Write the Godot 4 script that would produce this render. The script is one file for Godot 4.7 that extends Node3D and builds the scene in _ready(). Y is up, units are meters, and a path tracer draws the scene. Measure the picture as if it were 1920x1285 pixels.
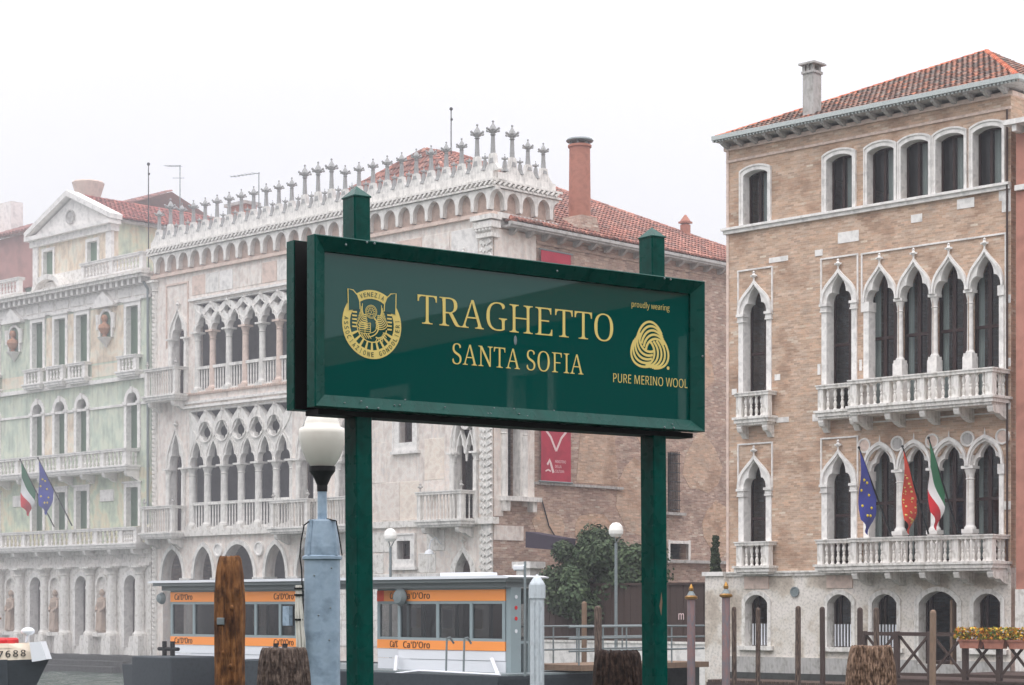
extends Node3D

# Axes: the camera stands 2.05 m above the old quay datum (y = 0), the water lies at y = -0.9.
# The palace fronts lie on one line along the far bank; "s" runs along it (to the right), "n" out over the water.
const ANG := 0.77113
const WATER := -0.9
var U := Vector3(cos(ANG), 0, sin(ANG))
var N := Vector3(-sin(ANG), 0, cos(ANG))
var P0 := Vector3(-0.7, 0, -76)
var M := {}
var T := {}
var used := {}
var counts := {}
var rng := RandomNumberGenerator.new()

func fp(s: float, n := 0.0, h := 0.0) -> Vector3:
	return P0 + U * s + N * n + Vector3(0, h, 0)

# ---------------------------------------------------------------- geometry
class Geo:
	var v := PackedVector3Array()
	var nn := PackedVector3Array()
	var cc := PackedColorArray()
	var col := Color(1, 1, 1)
	var tinted := false
	func tri(a: Vector3, b: Vector3, d: Vector3, out: Vector3) -> void:
		var n := (d - a).cross(b - a)
		if n.length_squared() < 1e-16:
			return
		if n.dot(out) < 0.0:
			var t := b
			b = d
			d = t
			n = -n
		n = n.normalized()
		v.append(a); v.append(b); v.append(d)
		nn.append(n); nn.append(n); nn.append(n)
		cc.append(col); cc.append(col); cc.append(col)
	func trin(a: Vector3, b: Vector3, d: Vector3, na: Vector3, nb: Vector3, nd: Vector3) -> void:
		var n := (d - a).cross(b - a)
		if n.length_squared() < 1e-16:
			return
		if n.dot(na + nb + nd) < 0.0:
			var t := b
			b = d
			d = t
			t = nb
			nb = nd
			nd = t
		v.append(a); v.append(b); v.append(d)
		nn.append(na); nn.append(nb); nn.append(nd)
		cc.append(col); cc.append(col); cc.append(col)
	func quad(a: Vector3, b: Vector3, c: Vector3, d: Vector3, out: Vector3) -> void:
		tri(a, b, c, out)
		tri(a, c, d, out)
	func box(lo: Vector3, hi: Vector3) -> Geo:
		return obox((lo + hi) / 2, (hi - lo).abs(), Basis())
	func obox(at: Vector3, size: Vector3, b: Basis) -> Geo:
		var h := size / 2
		for ax in 3:
			for sg in [-1.0, 1.0]:
				var n := Vector3()
				n[ax] = sg
				var p := Vector3()
				p[ax] = h[ax] * sg
				var e := Vector3()
				e[(ax + 1) % 3] = h[(ax + 1) % 3]
				var g := Vector3()
				g[(ax + 2) % 3] = h[(ax + 2) % 3]
				quad(at + b * (p - e - g), at + b * (p + e - g), at + b * (p + e + g), at + b * (p - e + g), b * n)
		return self
	# a bar of rectangular section between two points
	func bar(a: Vector3, b: Vector3, w: float, h: float) -> Geo:
		var d := b - a
		var y := d.normalized()
		var x := y.cross(Vector3(0, 0, 1))
		if x.length() < 0.1:
			x = y.cross(Vector3(0, 1, 0))
		x = x.normalized()
		return obox((a + b) / 2, Vector3(w, d.length(), h), Basis(x, y, x.cross(y)))
	# chamfered box
	func cbox(lo: Vector3, hi: Vector3, c: float) -> Geo:
		var m := (lo + hi) / 2
		var h := (hi - lo) / 2
		var q := h - Vector3(c, c, c)
		for ax in 3:
			var b := (ax + 1) % 3
			var g := (ax + 2) % 3
			for sa in [-1.0, 1.0]:
				var n := Vector3()
				n[ax] = sa
				var pts := []
				for k in [[-1, -1], [1, -1], [1, 1], [-1, 1]]:
					var p := Vector3()
					p[ax] = h[ax] * sa
					p[b] = q[b] * k[0]
					p[g] = q[g] * k[1]
					pts.append(m + p)
				quad(pts[0], pts[1], pts[2], pts[3], n)
				for sb in [-1.0, 1.0]:
					var p1 := Vector3()
					p1[ax] = h[ax] * sa
					p1[b] = q[b] * sb
					p1[g] = q[g]
					var p2 := p1
					p2[g] = -q[g]
					var p3 := Vector3()
					p3[ax] = q[ax] * sa
					p3[b] = h[b] * sb
					p3[g] = -q[g]
					var p4 := p3
					p4[g] = q[g]
					var o := Vector3()
					o[ax] = sa
					o[b] = sb
					quad(m + p1, m + p2, m + p3, m + p4, o)
		for sx in [-1.0, 1.0]:
			for sy in [-1.0, 1.0]:
				for sz in [-1.0, 1.0]:
					tri(m + Vector3(h.x * sx, q.y * sy, q.z * sz), m + Vector3(q.x * sx, h.y * sy, q.z * sz), m + Vector3(q.x * sx, q.y * sy, h.z * sz), Vector3(sx, sy, sz))
		return self
	# a wall in the xy plane with openings; each opening is [xs, lows, highs] with xs rising
	func plate(x0: float, x1: float, y0: float, y1: float, holes: Array, zf: float, zb: float, back := true) -> Geo:
		var cuts := [x0, x1]
		for h in holes:
			for x in h[0]:
				if x > x0 and x < x1:
					cuts.append(x)
		cuts.sort()
		for i in cuts.size() - 1:
			var a: float = cuts[i]
			var b: float = cuts[i + 1]
			if b - a < 1e-5:
				continue
			var gaps := []
			for h in holes:
				var xs: Array = h[0]
				if xs[0] < a + 1e-6 and xs[-1] > b - 1e-6:
					var la := _at(xs, h[1], a, 1)
					var lb := _at(xs, h[1], b, -1)
					var ha := _at(xs, h[2], a, 1)
					var hb := _at(xs, h[2], b, -1)
					gaps.append([la, lb, ha, hb])
			gaps.sort_custom(func(p, q): return p[0] + p[1] < q[0] + q[1])
			var ca := y0
			var cb := y0
			for gp in gaps:
				_strip(a, b, ca, cb, gp[0], gp[1], zf, zb, back)
				var fl := Vector3(0, 1, 0)
				if gp[0] > y0 + 1e-4 or gp[1] > y0 + 1e-4:
					quad(Vector3(a, gp[0], zf), Vector3(b, gp[1], zf), Vector3(b, gp[1], zb), Vector3(a, gp[0], zb), fl)
				if gp[2] < y1 - 1e-4 or gp[3] < y1 - 1e-4:
					quad(Vector3(a, gp[2], zf), Vector3(b, gp[3], zf), Vector3(b, gp[3], zb), Vector3(a, gp[2], zb), -fl)
				ca = gp[2]
				cb = gp[3]
			_strip(a, b, ca, cb, y1, y1, zf, zb, back)
		for h in holes:
			for e in [0, -1]:
				if h[2][e] - h[1][e] > 1e-4 and h[0][e] > x0 + 1e-4 and h[0][e] < x1 - 1e-4:
					var x: float = h[0][e]
					quad(Vector3(x, h[1][e], zf), Vector3(x, h[2][e], zf), Vector3(x, h[2][e], zb), Vector3(x, h[1][e], zb), Vector3(1 if e == 0 else -1, 0, 0))
		quad(Vector3(x0, y0, zf), Vector3(x0, y1, zf), Vector3(x0, y1, zb), Vector3(x0, y0, zb), Vector3(-1, 0, 0))
		quad(Vector3(x1, y0, zf), Vector3(x1, y1, zf), Vector3(x1, y1, zb), Vector3(x1, y0, zb), Vector3(1, 0, 0))
		quad(Vector3(x0, y1, zf), Vector3(x1, y1, zf), Vector3(x1, y1, zb), Vector3(x0, y1, zb), Vector3(0, 1, 0))
		return self
	func _strip(a: float, b: float, la: float, lb: float, ha: float, hb: float, zf: float, zb: float, back: bool) -> void:
		if ha - la < 1e-5 and hb - lb < 1e-5:
			return
		quad(Vector3(a, la, zf), Vector3(b, lb, zf), Vector3(b, hb, zf), Vector3(a, ha, zf), Vector3(0, 0, 1))
		if back:
			quad(Vector3(a, la, zb), Vector3(b, lb, zb), Vector3(b, hb, zb), Vector3(a, ha, zb), Vector3(0, 0, -1))
	func _at(xs: Array, ys: Array, x: float, _side: int) -> float:
		for i in xs.size() - 1:
			if x >= xs[i] - 1e-7 and x <= xs[i + 1] + 1e-7 and xs[i + 1] - xs[i] > 1e-9:
				if _side > 0 and x > xs[i + 1] - 1e-7 and i < xs.size() - 2:
					continue
				return lerpf(ys[i], ys[i + 1], clampf((x - xs[i]) / (xs[i + 1] - xs[i]), 0, 1))
		return ys[-1]
	# a flat band between two outlines with the same number of points, from z0 to z1
	func band(p: Array, q: Array, z0: float, z1: float, closed := false) -> Geo:
		var k := p.size()
		var mid := Vector2()
		for i in k:
			mid += (p[i] + q[i]) / (2.0 * k)
		for i in (k if closed else k - 1):
			var j := (i + 1) % k
			var pa: Vector2 = p[i]
			var pb: Vector2 = p[j]
			var qa: Vector2 = q[i]
			var qb: Vector2 = q[j]
			quad(Vector3(pa.x, pa.y, z1), Vector3(pb.x, pb.y, z1), Vector3(qb.x, qb.y, z1), Vector3(qa.x, qa.y, z1), Vector3(0, 0, 1))
			var o := (qa + qb - pa - pb)
			var o3 := Vector3(o.x, o.y, 0)
			quad(Vector3(pa.x, pa.y, z0), Vector3(pb.x, pb.y, z0), Vector3(pb.x, pb.y, z1), Vector3(pa.x, pa.y, z1), -o3)
			quad(Vector3(qa.x, qa.y, z0), Vector3(qb.x, qb.y, z0), Vector3(qb.x, qb.y, z1), Vector3(qa.x, qa.y, z1), o3)
		if not closed:
			for e in [0, -1]:
				quad(Vector3(p[e].x, p[e].y, z0), Vector3(q[e].x, q[e].y, z0), Vector3(q[e].x, q[e].y, z1), Vector3(p[e].x, p[e].y, z1), Vector3(p[e].x - p[1 if e == 0 else -2].x, p[e].y - p[1 if e == 0 else -2].y, 0))
		return self
	# a solid polygon between z0 and z1
	func prism(poly: Array, z0: float, z1: float) -> Geo:
		var pp := PackedVector2Array(poly)
		var ids := Geometry2D.triangulate_polygon(pp)
		for i in ids.size() / 3:
			var a := pp[ids[i * 3]]
			var b := pp[ids[i * 3 + 1]]
			var c := pp[ids[i * 3 + 2]]
			tri(Vector3(a.x, a.y, z1), Vector3(b.x, b.y, z1), Vector3(c.x, c.y, z1), Vector3(0, 0, 1))
			tri(Vector3(a.x, a.y, z0), Vector3(b.x, b.y, z0), Vector3(c.x, c.y, z0), Vector3(0, 0, -1))
		var sg := 1.0 if Geometry2D.is_polygon_clockwise(pp) else -1.0
		for i in pp.size():
			var a := pp[i]
			var b := pp[(i + 1) % pp.size()]
			quad(Vector3(a.x, a.y, z0), Vector3(b.x, b.y, z0), Vector3(b.x, b.y, z1), Vector3(a.x, a.y, z1), Vector3(-(b.y - a.y), b.x - a.x, 0) * sg)
		return self
	# turned shape: profile of (radius, height)
	func lathe(prof: Array, at: Vector3, seg := 10, b := Basis(), smooth := false) -> Geo:
		var sls := []
		for i in prof.size() - 1:
			sls.append(Vector2(prof[i + 1].y - prof[i].y, prof[i].x - prof[i + 1].x).normalized())
		for i in prof.size() - 1:
			var p: Vector2 = prof[i]
			var q: Vector2 = prof[i + 1]
			var sl: Vector2 = sls[i]
			var sa: Vector2 = (sl + sls[maxi(i - 1, 0)]).normalized() if smooth else sl
			var sb: Vector2 = (sl + sls[mini(i + 1, sls.size() - 1)]).normalized() if smooth else sl
			for k in seg:
				var a0 := TAU * k / seg
				var a1 := TAU * (k + 1) / seg
				var d0 := Vector3(cos(a0), 0, sin(a0))
				var d1 := Vector3(cos(a1), 0, sin(a1))
				var n0 := b * (d0 * sa.x + Vector3(0, sa.y, 0))
				var n1 := b * (d1 * sa.x + Vector3(0, sa.y, 0))
				var m0 := b * (d0 * sb.x + Vector3(0, sb.y, 0))
				var m1 := b * (d1 * sb.x + Vector3(0, sb.y, 0))
				var A := at + b * (d0 * p.x + Vector3(0, p.y, 0))
				var B := at + b * (d1 * p.x + Vector3(0, p.y, 0))
				var C := at + b * (d1 * q.x + Vector3(0, q.y, 0))
				var D := at + b * (d0 * q.x + Vector3(0, q.y, 0))
				trin(A, B, C, n0, n1, m1)
				trin(A, C, D, n0, m1, m0)
		return self
	func cyl(a: Vector3, b: Vector3, r0: float, r1: float, seg := 8, caps := true) -> Geo:
		var y := (b - a).normalized()
		var x := y.cross(Vector3(0, 0, 1))
		if x.length() < 0.1:
			x = y.cross(Vector3(1, 0, 0))
		x = x.normalized()
		var bs := Basis(x, y, x.cross(y))
		var l := (b - a).length()
		var prof := [Vector2(r0, 0), Vector2(r1, l)]
		if caps:
			prof = [Vector2(0, 0), Vector2(r0, 0), Vector2(r1, l), Vector2(0, l)]
		return lathe(prof, a, seg, bs)
	func tube(pts: Array, r: float, seg := 6) -> Geo:
		for i in pts.size() - 1:
			cyl(pts[i], pts[i + 1], r, r, seg, i == 0 or i == pts.size() - 2)
		return self
	func ball(at: Vector3, r: float, seg := 8, sq := Vector3.ONE) -> Geo:
		var prof := []
		var rows := maxi(4, seg / 2)
		for i in rows + 1:
			var a := PI * i / rows - PI / 2
			prof.append(Vector2(maxf(0.0, cos(a)) * r, sin(a) * r))
		for i in rows:
			for k in seg:
				var q := []
				var nq := []
				for w in [[i, k], [i, k + 1], [i + 1, k + 1], [i + 1, k]]:
					var al: float = TAU * w[1] / seg
					var p: Vector2 = prof[w[0]]
					var d := Vector3(cos(al) * p.x, p.y, sin(al) * p.x)
					q.append(at + d * sq)
					nq.append((d / sq).normalized())
				trin(q[0], q[1], q[2], nq[0], nq[1], nq[2])
				trin(q[0], q[2], q[3], nq[0], nq[2], nq[3])
		return self
	func mesh() -> ArrayMesh:
		var m := ArrayMesh.new()
		var a := []
		a.resize(Mesh.ARRAY_MAX)
		a[Mesh.ARRAY_VERTEX] = v
		a[Mesh.ARRAY_NORMAL] = nn
		if tinted:
			a[Mesh.ARRAY_COLOR] = cc
		m.add_surface_from_arrays(Mesh.PRIMITIVE_TRIANGLES, a)
		return m

# ---------------------------------------------------------------- naming
func numbered(called: String) -> String:
	used[called] = used.get(called, 0) + 1
	return called if used[called] == 1 else "%s_%03d" % [called, used[called] - 1]

func thing(called: String, label: String, category: String, at := Vector3.ZERO, turn := 0.0, group := "") -> Node3D:
	var o := Node3D.new()
	o.name = numbered(called)
	add_child(o)
	o.position = at
	o.rotation.y = turn
	tag(o, label, category, group)
	return o

func tag(o: Node, label: String, category: String, group := "") -> void:
	o.set_meta("label", label)
	o.set_meta("category", category)
	if group:
		o.set_meta("group", group)

func obj(called: String, shape, m: Material, parent: Node3D, at := Vector3.ZERO, turn := 0.0) -> MeshInstance3D:
	var o := MeshInstance3D.new()
	o.mesh = shape if shape is Mesh else shape.mesh()
	o.material_override = m
	var id := parent.get_instance_id()
	if not counts.has(id):
		counts[id] = {}
	var k: Dictionary = counts[id]
	k[called] = k.get(called, 0) + 1
	o.name = called if k[called] == 1 else "%s_%03d" % [called, k[called] - 1]
	parent.add_child(o, true)
	o.position = at
	o.rotation.y = turn
	return o

func struct(called: String, shape, m: Material) -> MeshInstance3D:
	var o := obj(called, shape, m, self)
	o.set_meta("kind", "structure")
	return o

func copy_of(o: Node3D, label: String, at: Vector3, turn := 0.0) -> Node3D:
	var c: Node3D = o.duplicate()
	c.name = numbered(str(o.name))
	add_child(c)
	c.position = at
	c.rotation.y = turn
	c.set_meta("label", label)
	return c

# ---------------------------------------------------------------- materials
func noise_tex(sd: int, freq: float, stops: Array, oct := 5, size := 512, kind := FastNoiseLite.TYPE_SIMPLEX_SMOOTH) -> NoiseTexture2D:
	var n := FastNoiseLite.new()
	n.seed = sd
	n.noise_type = kind
	n.frequency = freq
	n.fractal_octaves = oct
	n.fractal_gain = 0.55
	var t := NoiseTexture2D.new()
	t.width = size
	t.height = size
	t.seamless = true
	t.noise = n
	var g := Gradient.new()
	var offs := PackedFloat32Array()
	var cols := PackedColorArray()
	for i in stops.size():
		offs.append(stops[i][0])
		cols.append(stops[i][1])
	g.offsets = offs
	g.colors = cols
	t.color_ramp = g
	return t

func gr(v: float) -> Color:
	return Color(v, v, v)

# albedo given as seen colour (sRGB); tex multiplies it
func mat(key: String, c: Color, rough: float, o := {}) -> StandardMaterial3D:
	var m := StandardMaterial3D.new()
	m.resource_name = key
	m.albedo_color = c
	m.roughness = rough
	m.metallic_specular = o.get("spec", 0.4)
	m.metallic = o.get("metal", 0.0)
	if o.has("tex"):
		m.albedo_texture = o.tex
		m.uv1_triplanar = true
		m.uv1_scale = o.get("scale", Vector3.ONE)
		m.uv1_offset = o.get("off", Vector3.ZERO)
	if o.has("detail"):
		m.detail_enabled = true
		m.detail_albedo = o.detail
		m.detail_blend_mode = BaseMaterial3D.BLEND_MODE_MUL
		m.detail_uv_layer = BaseMaterial3D.DETAIL_UV_2
		m.uv2_triplanar = true
		m.uv2_scale = o.get("dscale", Vector3.ONE)
	if o.has("bump"):
		m.heightmap_enabled = true
		m.heightmap_texture = o.bump
		m.heightmap_scale = o.get("depth", 1.0)
		if not o.has("tex"):
			m.uv1_triplanar = true
			m.uv1_scale = o.get("scale", Vector3.ONE)
	if o.has("vc"):
		m.vertex_color_use_as_albedo = true
	if o.has("coat"):
		m.clearcoat_enabled = true
		m.clearcoat = o.coat
		m.clearcoat_roughness = o.get("coat_rough", 0.1)
	M[key] = m
	return m

func brick_tex(sd: int, cols: Array, mortar: Color, w := 512, h := 512, nx := 16, ny := 60) -> ImageTexture:
	var r := RandomNumberGenerator.new()
	r.seed = sd
	var im := Image.create(w, h, false, Image.FORMAT_RGB8)
	im.fill(mortar)
	for j in ny:
		var y0 := j * h / ny
		var y1 := (j + 1) * h / ny
		var off := (w / nx / 2) * (j % 2) + r.randi_range(-3, 3)
		for i in nx:
			var a: Color = cols[r.randi_range(0, cols.size() - 1)]
			var b: Color = cols[r.randi_range(0, cols.size() - 1)]
			var c := a.lerp(b, r.randf()) * r.randf_range(0.93, 1.06)
			if r.randf() < 0.025:
				c = mortar.lerp(Color(0.85, 0.8, 0.74), r.randf())
			for x in range(i * w / nx + 1, (i + 1) * w / nx):
				for y in range(y0 + 1, y1):
					var k := r.randf_range(0.93, 1.07)
					im.set_pixel((x + off + w) % w, h - 1 - y, Color(c.r * k, c.g * k, c.b * k))
	return ImageTexture.create_from_image(im)

func materials() -> void:
	T.blotch = noise_tex(3, 0.006, [[0.0, gr(0.82)], [0.35, gr(0.93)], [0.55, gr(1.0)], [1.0, gr(0.91)]])
	T.patch = noise_tex(15, 0.008, [[0.0, Color(0.78, 0.75, 0.73)], [0.33, Color(0.93, 0.9, 0.88)], [0.52, gr(1.0)], [0.68, Color(1.0, 0.98, 0.96)], [1.0, Color(0.9, 0.91, 0.92)]], 6)
	T.dark_blotch = noise_tex(16, 0.012, [[0.0, Color(0.4, 0.37, 0.36)], [0.35, Color(0.72, 0.69, 0.66)], [0.55, gr(1.0)], [0.8, gr(1.0)], [1.0, Color(0.8, 0.78, 0.75)]], 6)
	T.fine = noise_tex(8, 0.04, [[0.0, gr(0.8)], [0.45, gr(0.96)], [1.0, gr(1.0)]], 4)
	T.streak = noise_tex(5, 0.01, [[0.0, gr(0.85)], [0.4, gr(0.96)], [0.6, gr(1.0)], [1.0, gr(0.94)]], 4)
	T.dirt = noise_tex(12, 0.012, [[0.0, Color(0.8, 0.79, 0.78)], [0.33, Color(0.93, 0.925, 0.915)], [0.5, gr(1.0)], [1.0, Color(0.96, 0.95, 0.95)]], 4)
	T.height = noise_tex(21, 0.03, [[0.0, gr(0.0)], [1.0, gr(1.0)]], 5)
	T.ripple = noise_tex(31, 0.02, [[0.0, gr(0.0)], [1.0, gr(1.0)]], 5)
	T.marble = noise_tex(41, 0.008, [[0.0, Color(0.83, 0.79, 0.76)], [0.3, Color(0.9, 0.865, 0.835)], [0.5, Color(0.94, 0.925, 0.9)], [0.7, Color(0.92, 0.88, 0.845)], [1.0, Color(0.87, 0.86, 0.855)]], 6)
	T.brick = brick_tex(2, [Color(0.77, 0.67, 0.59), Color(0.795, 0.705, 0.635), Color(0.735, 0.625, 0.545), Color(0.775, 0.655, 0.57), Color(0.72, 0.625, 0.555)], Color(0.795, 0.72, 0.645))
	T.brick_red = brick_tex(7, [Color(0.7, 0.585, 0.52), Color(0.75, 0.65, 0.585), Color(0.66, 0.54, 0.485), Color(0.77, 0.68, 0.62), Color(0.63, 0.525, 0.48)], Color(0.76, 0.695, 0.645))
	T.wall_green = noise_tex(51, 0.007, [[0.0, Color(0.66, 0.7, 0.64)], [0.35, Color(0.78, 0.82, 0.73)], [0.5, Color(0.84, 0.85, 0.75)], [0.62, Color(0.87, 0.83, 0.72)], [1.0, Color(0.77, 0.81, 0.75)]], 5)
	T.wall_teal = noise_tex(52, 0.007, [[0.0, Color(0.69, 0.73, 0.68)], [0.4, Color(0.77, 0.81, 0.745)], [0.6, Color(0.83, 0.85, 0.775)], [1.0, Color(0.78, 0.81, 0.76)]], 5)
	T.wall_peach = noise_tex(53, 0.008, [[0.0, Color(0.78, 0.72, 0.65)], [0.4, Color(0.9, 0.83, 0.74)], [0.65, Color(0.91, 0.87, 0.8)], [1.0, Color(0.85, 0.85, 0.78)]], 5)
	T.plaster = noise_tex(61, 0.006, [[0.0, Color(0.74, 0.7, 0.66)], [0.3, Color(0.85, 0.82, 0.78)], [0.45, Color(0.93, 0.92, 0.9)], [0.7, Color(0.97, 0.96, 0.95)], [1.0, Color(0.9, 0.87, 0.84)]], 6)
	T.wood = noise_tex(71, 0.016, [[0.0, Color(0.22, 0.14, 0.085)], [0.3, Color(0.4, 0.265, 0.15)], [0.5, Color(0.53, 0.365, 0.21)], [0.7, Color(0.6, 0.43, 0.26)], [1.0, Color(0.72, 0.56, 0.38)]], 5)
	T.grey_wood = noise_tex(72, 0.02, [[0.0, Color(0.09, 0.07, 0.065)], [0.35, Color(0.27, 0.22, 0.2)], [0.6, Color(0.42, 0.36, 0.33)], [1.0, Color(0.6, 0.54, 0.49)]], 5)
	T.steel = noise_tex(81, 0.008, [[0.0, Color(0.42, 0.49, 0.54)], [0.35, Color(0.53, 0.61, 0.68)], [0.6, Color(0.6, 0.68, 0.75)], [1.0, Color(0.55, 0.63, 0.69)]], 6)
	T.post = noise_tex(91, 0.01, [[0.0, Color(0.4, 0.43, 0.47)], [0.4, Color(0.5, 0.44, 0.45)], [0.6, Color(0.55, 0.42, 0.41)], [1.0, Color(0.54, 0.5, 0.51)]], 4)
	var one := Vector3.ONE
	mat("brick", gr(1.0), 0.9, {"tex": T.brick, "scale": Vector3(0.25, 0.25, 0.25), "detail": T.patch, "dscale": one * 0.11, "bump": T.height, "depth": 1.5})
	mat("brick_red", gr(1.0), 0.9, {"tex": T.brick_red, "scale": one * 0.25, "detail": T.blotch, "dscale": one * 0.16, "bump": T.height, "depth": 2.0})
	mat("stone", Color(0.94, 0.925, 0.905), 0.75, {"tex": T.dirt, "scale": one * 0.5, "detail": T.streak, "dscale": Vector3(1.2, 0.15, 1.2)})
	mat("stone_clean", Color(0.94, 0.925, 0.91), 0.7, {"tex": T.blotch, "scale": one * 0.5})
	mat("stone_dark", Color(0.74, 0.73, 0.72), 0.85, {"tex": T.dirt, "scale": one * 0.4, "detail": T.streak, "dscale": Vector3(1.3, 0.2, 1.3)})
	mat("stone_pink", Color(0.88, 0.79, 0.74), 0.7, {"tex": T.blotch, "scale": one * 0.5})
	mat("marble", Color(1.0, 0.985, 0.98), 0.6, {"tex": T.marble, "scale": one * 0.3, "detail": T.streak, "dscale": Vector3(0.5, 0.1, 0.5)})
	mat("oro", Color(0.94, 0.925, 0.905), 0.7, {"tex": T.blotch, "scale": one * 0.4, "detail": T.streak, "dscale": Vector3(1.1, 0.2, 1.1)})
	mat("plaster", Color(0.97, 0.95, 0.93), 0.85, {"tex": T.plaster, "scale": one * 0.17, "detail": T.fine, "dscale": one * 0.4})
	mat("wall_green", gr(1.0), 0.85, {"tex": T.wall_green, "scale": one * 0.2, "detail": T.streak, "dscale": Vector3(0.5, 0.1, 0.5)})
	mat("wall_teal", gr(1.0), 0.85, {"tex": T.wall_teal, "scale": one * 0.2, "detail": T.streak, "dscale": Vector3(0.5, 0.1, 0.5)})
	mat("wall_peach", gr(1.0), 0.85, {"tex": T.wall_peach, "scale": one * 0.25, "detail": T.streak, "dscale": Vector3(0.5, 0.1, 0.5)})
	mat("wall_red", Color(0.74, 0.52, 0.46), 0.9, {"tex": T.blotch, "scale": one * 0.2})
	mat("wall_rose", Color(0.72, 0.53, 0.5), 0.9, {"tex": T.blotch, "scale": one * 0.2})
	mat("spire_stone", Color(0.64, 0.64, 0.64), 0.85, {"tex": T.dirt, "scale": one * 0.8})
	mat("brick_pale", Color(1.0, 0.985, 0.97), 0.9, {"tex": T.brick, "scale": Vector3(0.25, 0.25, 0.25), "detail": T.patch, "dscale": one * 0.3})
	mat("statue_stone", Color(0.74, 0.66, 0.6), 0.85, {"tex": T.dirt, "scale": one * 1.5})
	mat("pile_white", Color(0.76, 0.79, 0.81), 0.5, {"tex": T.streak, "scale": Vector3(1.5, 0.5, 1.5)})
	mat("fascia_grey", Color(0.5, 0.525, 0.53), 0.5)
	mat("frieze_back", Color(0.74, 0.65, 0.6), 0.9, {"tex": T.blotch, "scale": one * 0.8})
	mat("marble_b", Color(0.965, 0.945, 0.935), 0.6, {"tex": T.marble, "scale": one * 0.41})
	mat("marble_c", Color(0.99, 0.965, 0.94), 0.6, {"tex": T.marble, "scale": one * 0.35})
	mat("weed", Color(0.2, 0.21, 0.195), 0.6, {"tex": T.dark_blotch, "scale": one * 0.7, "bump": T.height, "depth": 6.0})
	mat("shutter", Color(0.42, 0.51, 0.43), 0.7, {"tex": T.streak, "scale": Vector3(0.6, 0.15, 0.6)})
	mat("dark_room", Color(0.16, 0.15, 0.155), 0.9)
	mat("loggia", Color(0.44, 0.43, 0.45), 0.9, {"tex": T.blotch, "scale": one * 0.3})
	mat("frame_wood", Color(0.2, 0.13, 0.12), 0.5)
	mat("curtain", Color(0.75, 0.8, 0.79), 0.9)
	mat("tile", gr(1.0), 0.9, {"vc": 1, "tex": T.fine, "scale": one * 0.8})
	mat("tile_base", Color(0.4, 0.24, 0.19), 0.95)
	mat("terracotta", Color(0.7, 0.47, 0.4), 0.85, {"tex": T.blotch, "scale": one * 0.5})
	mat("metal_grey", Color(0.5, 0.54, 0.55), 0.45, {"tex": T.fine, "scale": one * 0.7, "spec": 0.5})
	mat("gutter", Color(0.76, 0.785, 0.78), 0.5, {"tex": T.fine, "scale": one * 0.7})
	mat("dark_metal", Color(0.13, 0.14, 0.15), 0.5)
	mat("black", Color(0.035, 0.037, 0.04), 0.55)
	mat("white_paint", Color(0.9, 0.91, 0.93), 0.4)
	mat("orange", Color(1.0, 0.62, 0.31), 0.45)
	mat("orange_red", Color(0.95, 0.3, 0.15), 0.45)
	mat("pier_grey", Color(0.57, 0.625, 0.64), 0.45)
	mat("hull_dark", Color(0.21, 0.24, 0.265), 0.6, {"tex": T.fine, "scale": one * 0.3})
	mat("ink", Color(0.25, 0.14, 0.08), 0.6)
	mat("lamp_glass", Color(0.93, 0.92, 0.9), 0.25, {"spec": 0.5})
	mat("gold", Color(0.62, 0.46, 0.22), 0.3, {"metal": 0.7})
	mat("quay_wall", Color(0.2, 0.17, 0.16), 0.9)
	var tg := mat("tinted_glass", Color(0.1, 0.11, 0.12, 0.5), 0.04)
	tg.transparency = BaseMaterial3D.TRANSPARENCY_ALPHA
	mat("post_pink", gr(1.0), 0.7, {"tex": T.post, "scale": Vector3(1.5, 0.35, 1.5)})
	mat("pile_wood", Color(0.92, 0.88, 0.86), 0.75, {"tex": T.wood, "scale": Vector3(2.2, 0.55, 2.2), "bump": T.wood, "depth": 1.5, "detail": T.dark_blotch, "dscale": Vector3(1.6, 0.9, 1.6)})
	mat("stump_wood", gr(1.0), 0.85, {"tex": T.grey_wood, "scale": Vector3(4.0, 1.0, 4.0), "bump": T.grey_wood, "depth": 3.0, "detail": T.dark_blotch, "dscale": one * 2.6})
	mat("old_wood", Color(0.9, 0.87, 0.84), 0.85, {"tex": T.grey_wood, "scale": Vector3(2.0, 0.3, 2.0)})
	mat("dark_wood", Color(0.3, 0.24, 0.22), 0.8, {"tex": T.fine, "scale": one * 0.8})
	mat("brown_pole", Color(0.52, 0.43, 0.36), 0.8, {"tex": T.streak, "scale": Vector3(2.0, 0.4, 2.0)})
	mat("steel_blue", gr(0.98), 0.42, {"tex": T.steel, "scale": one * 0.9, "spec": 0.5, "bump": T.height, "depth": 0.25})
	mat("sign_green", Color(0.0, 0.3, 0.265), 0.33, {"spec": 0.27, "tex": T.blotch, "scale": one * 2.0, "detail": T.streak, "dscale": Vector3(2.2, 0.5, 2.2)})
	M.sign_green.roughness_texture = noise_tex(17, 0.006, [[0.0, gr(0.7)], [1.0, gr(1.0)]], 3)
	M.sign_green.roughness_texture_channel = BaseMaterial3D.TEXTURE_CHANNEL_RED
	mat("sign_panel", Color(0.0, 0.285, 0.26), 0.012, {"spec": 0.5})
	mat("sign_gold", Color(0.9, 0.81, 0.48), 0.5)
	mat("leaf", gr(1.0), 0.7, {"vc": 1})
	M.leaf.backlight_enabled = true
	M.leaf.backlight = Color(0.2, 0.25, 0.1)
	mat("mud", Color(0.3, 0.3, 0.28), 0.9, {"tex": T.fine, "scale": one * 0.4})
	mat("wet_stone", Color(0.27, 0.275, 0.27), 0.55, {"tex": T.dirt, "scale": one * 0.4})
	mat("paving", Color(0.52, 0.5, 0.48), 0.8, {"tex": T.blotch, "scale": one * 0.3})
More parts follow.
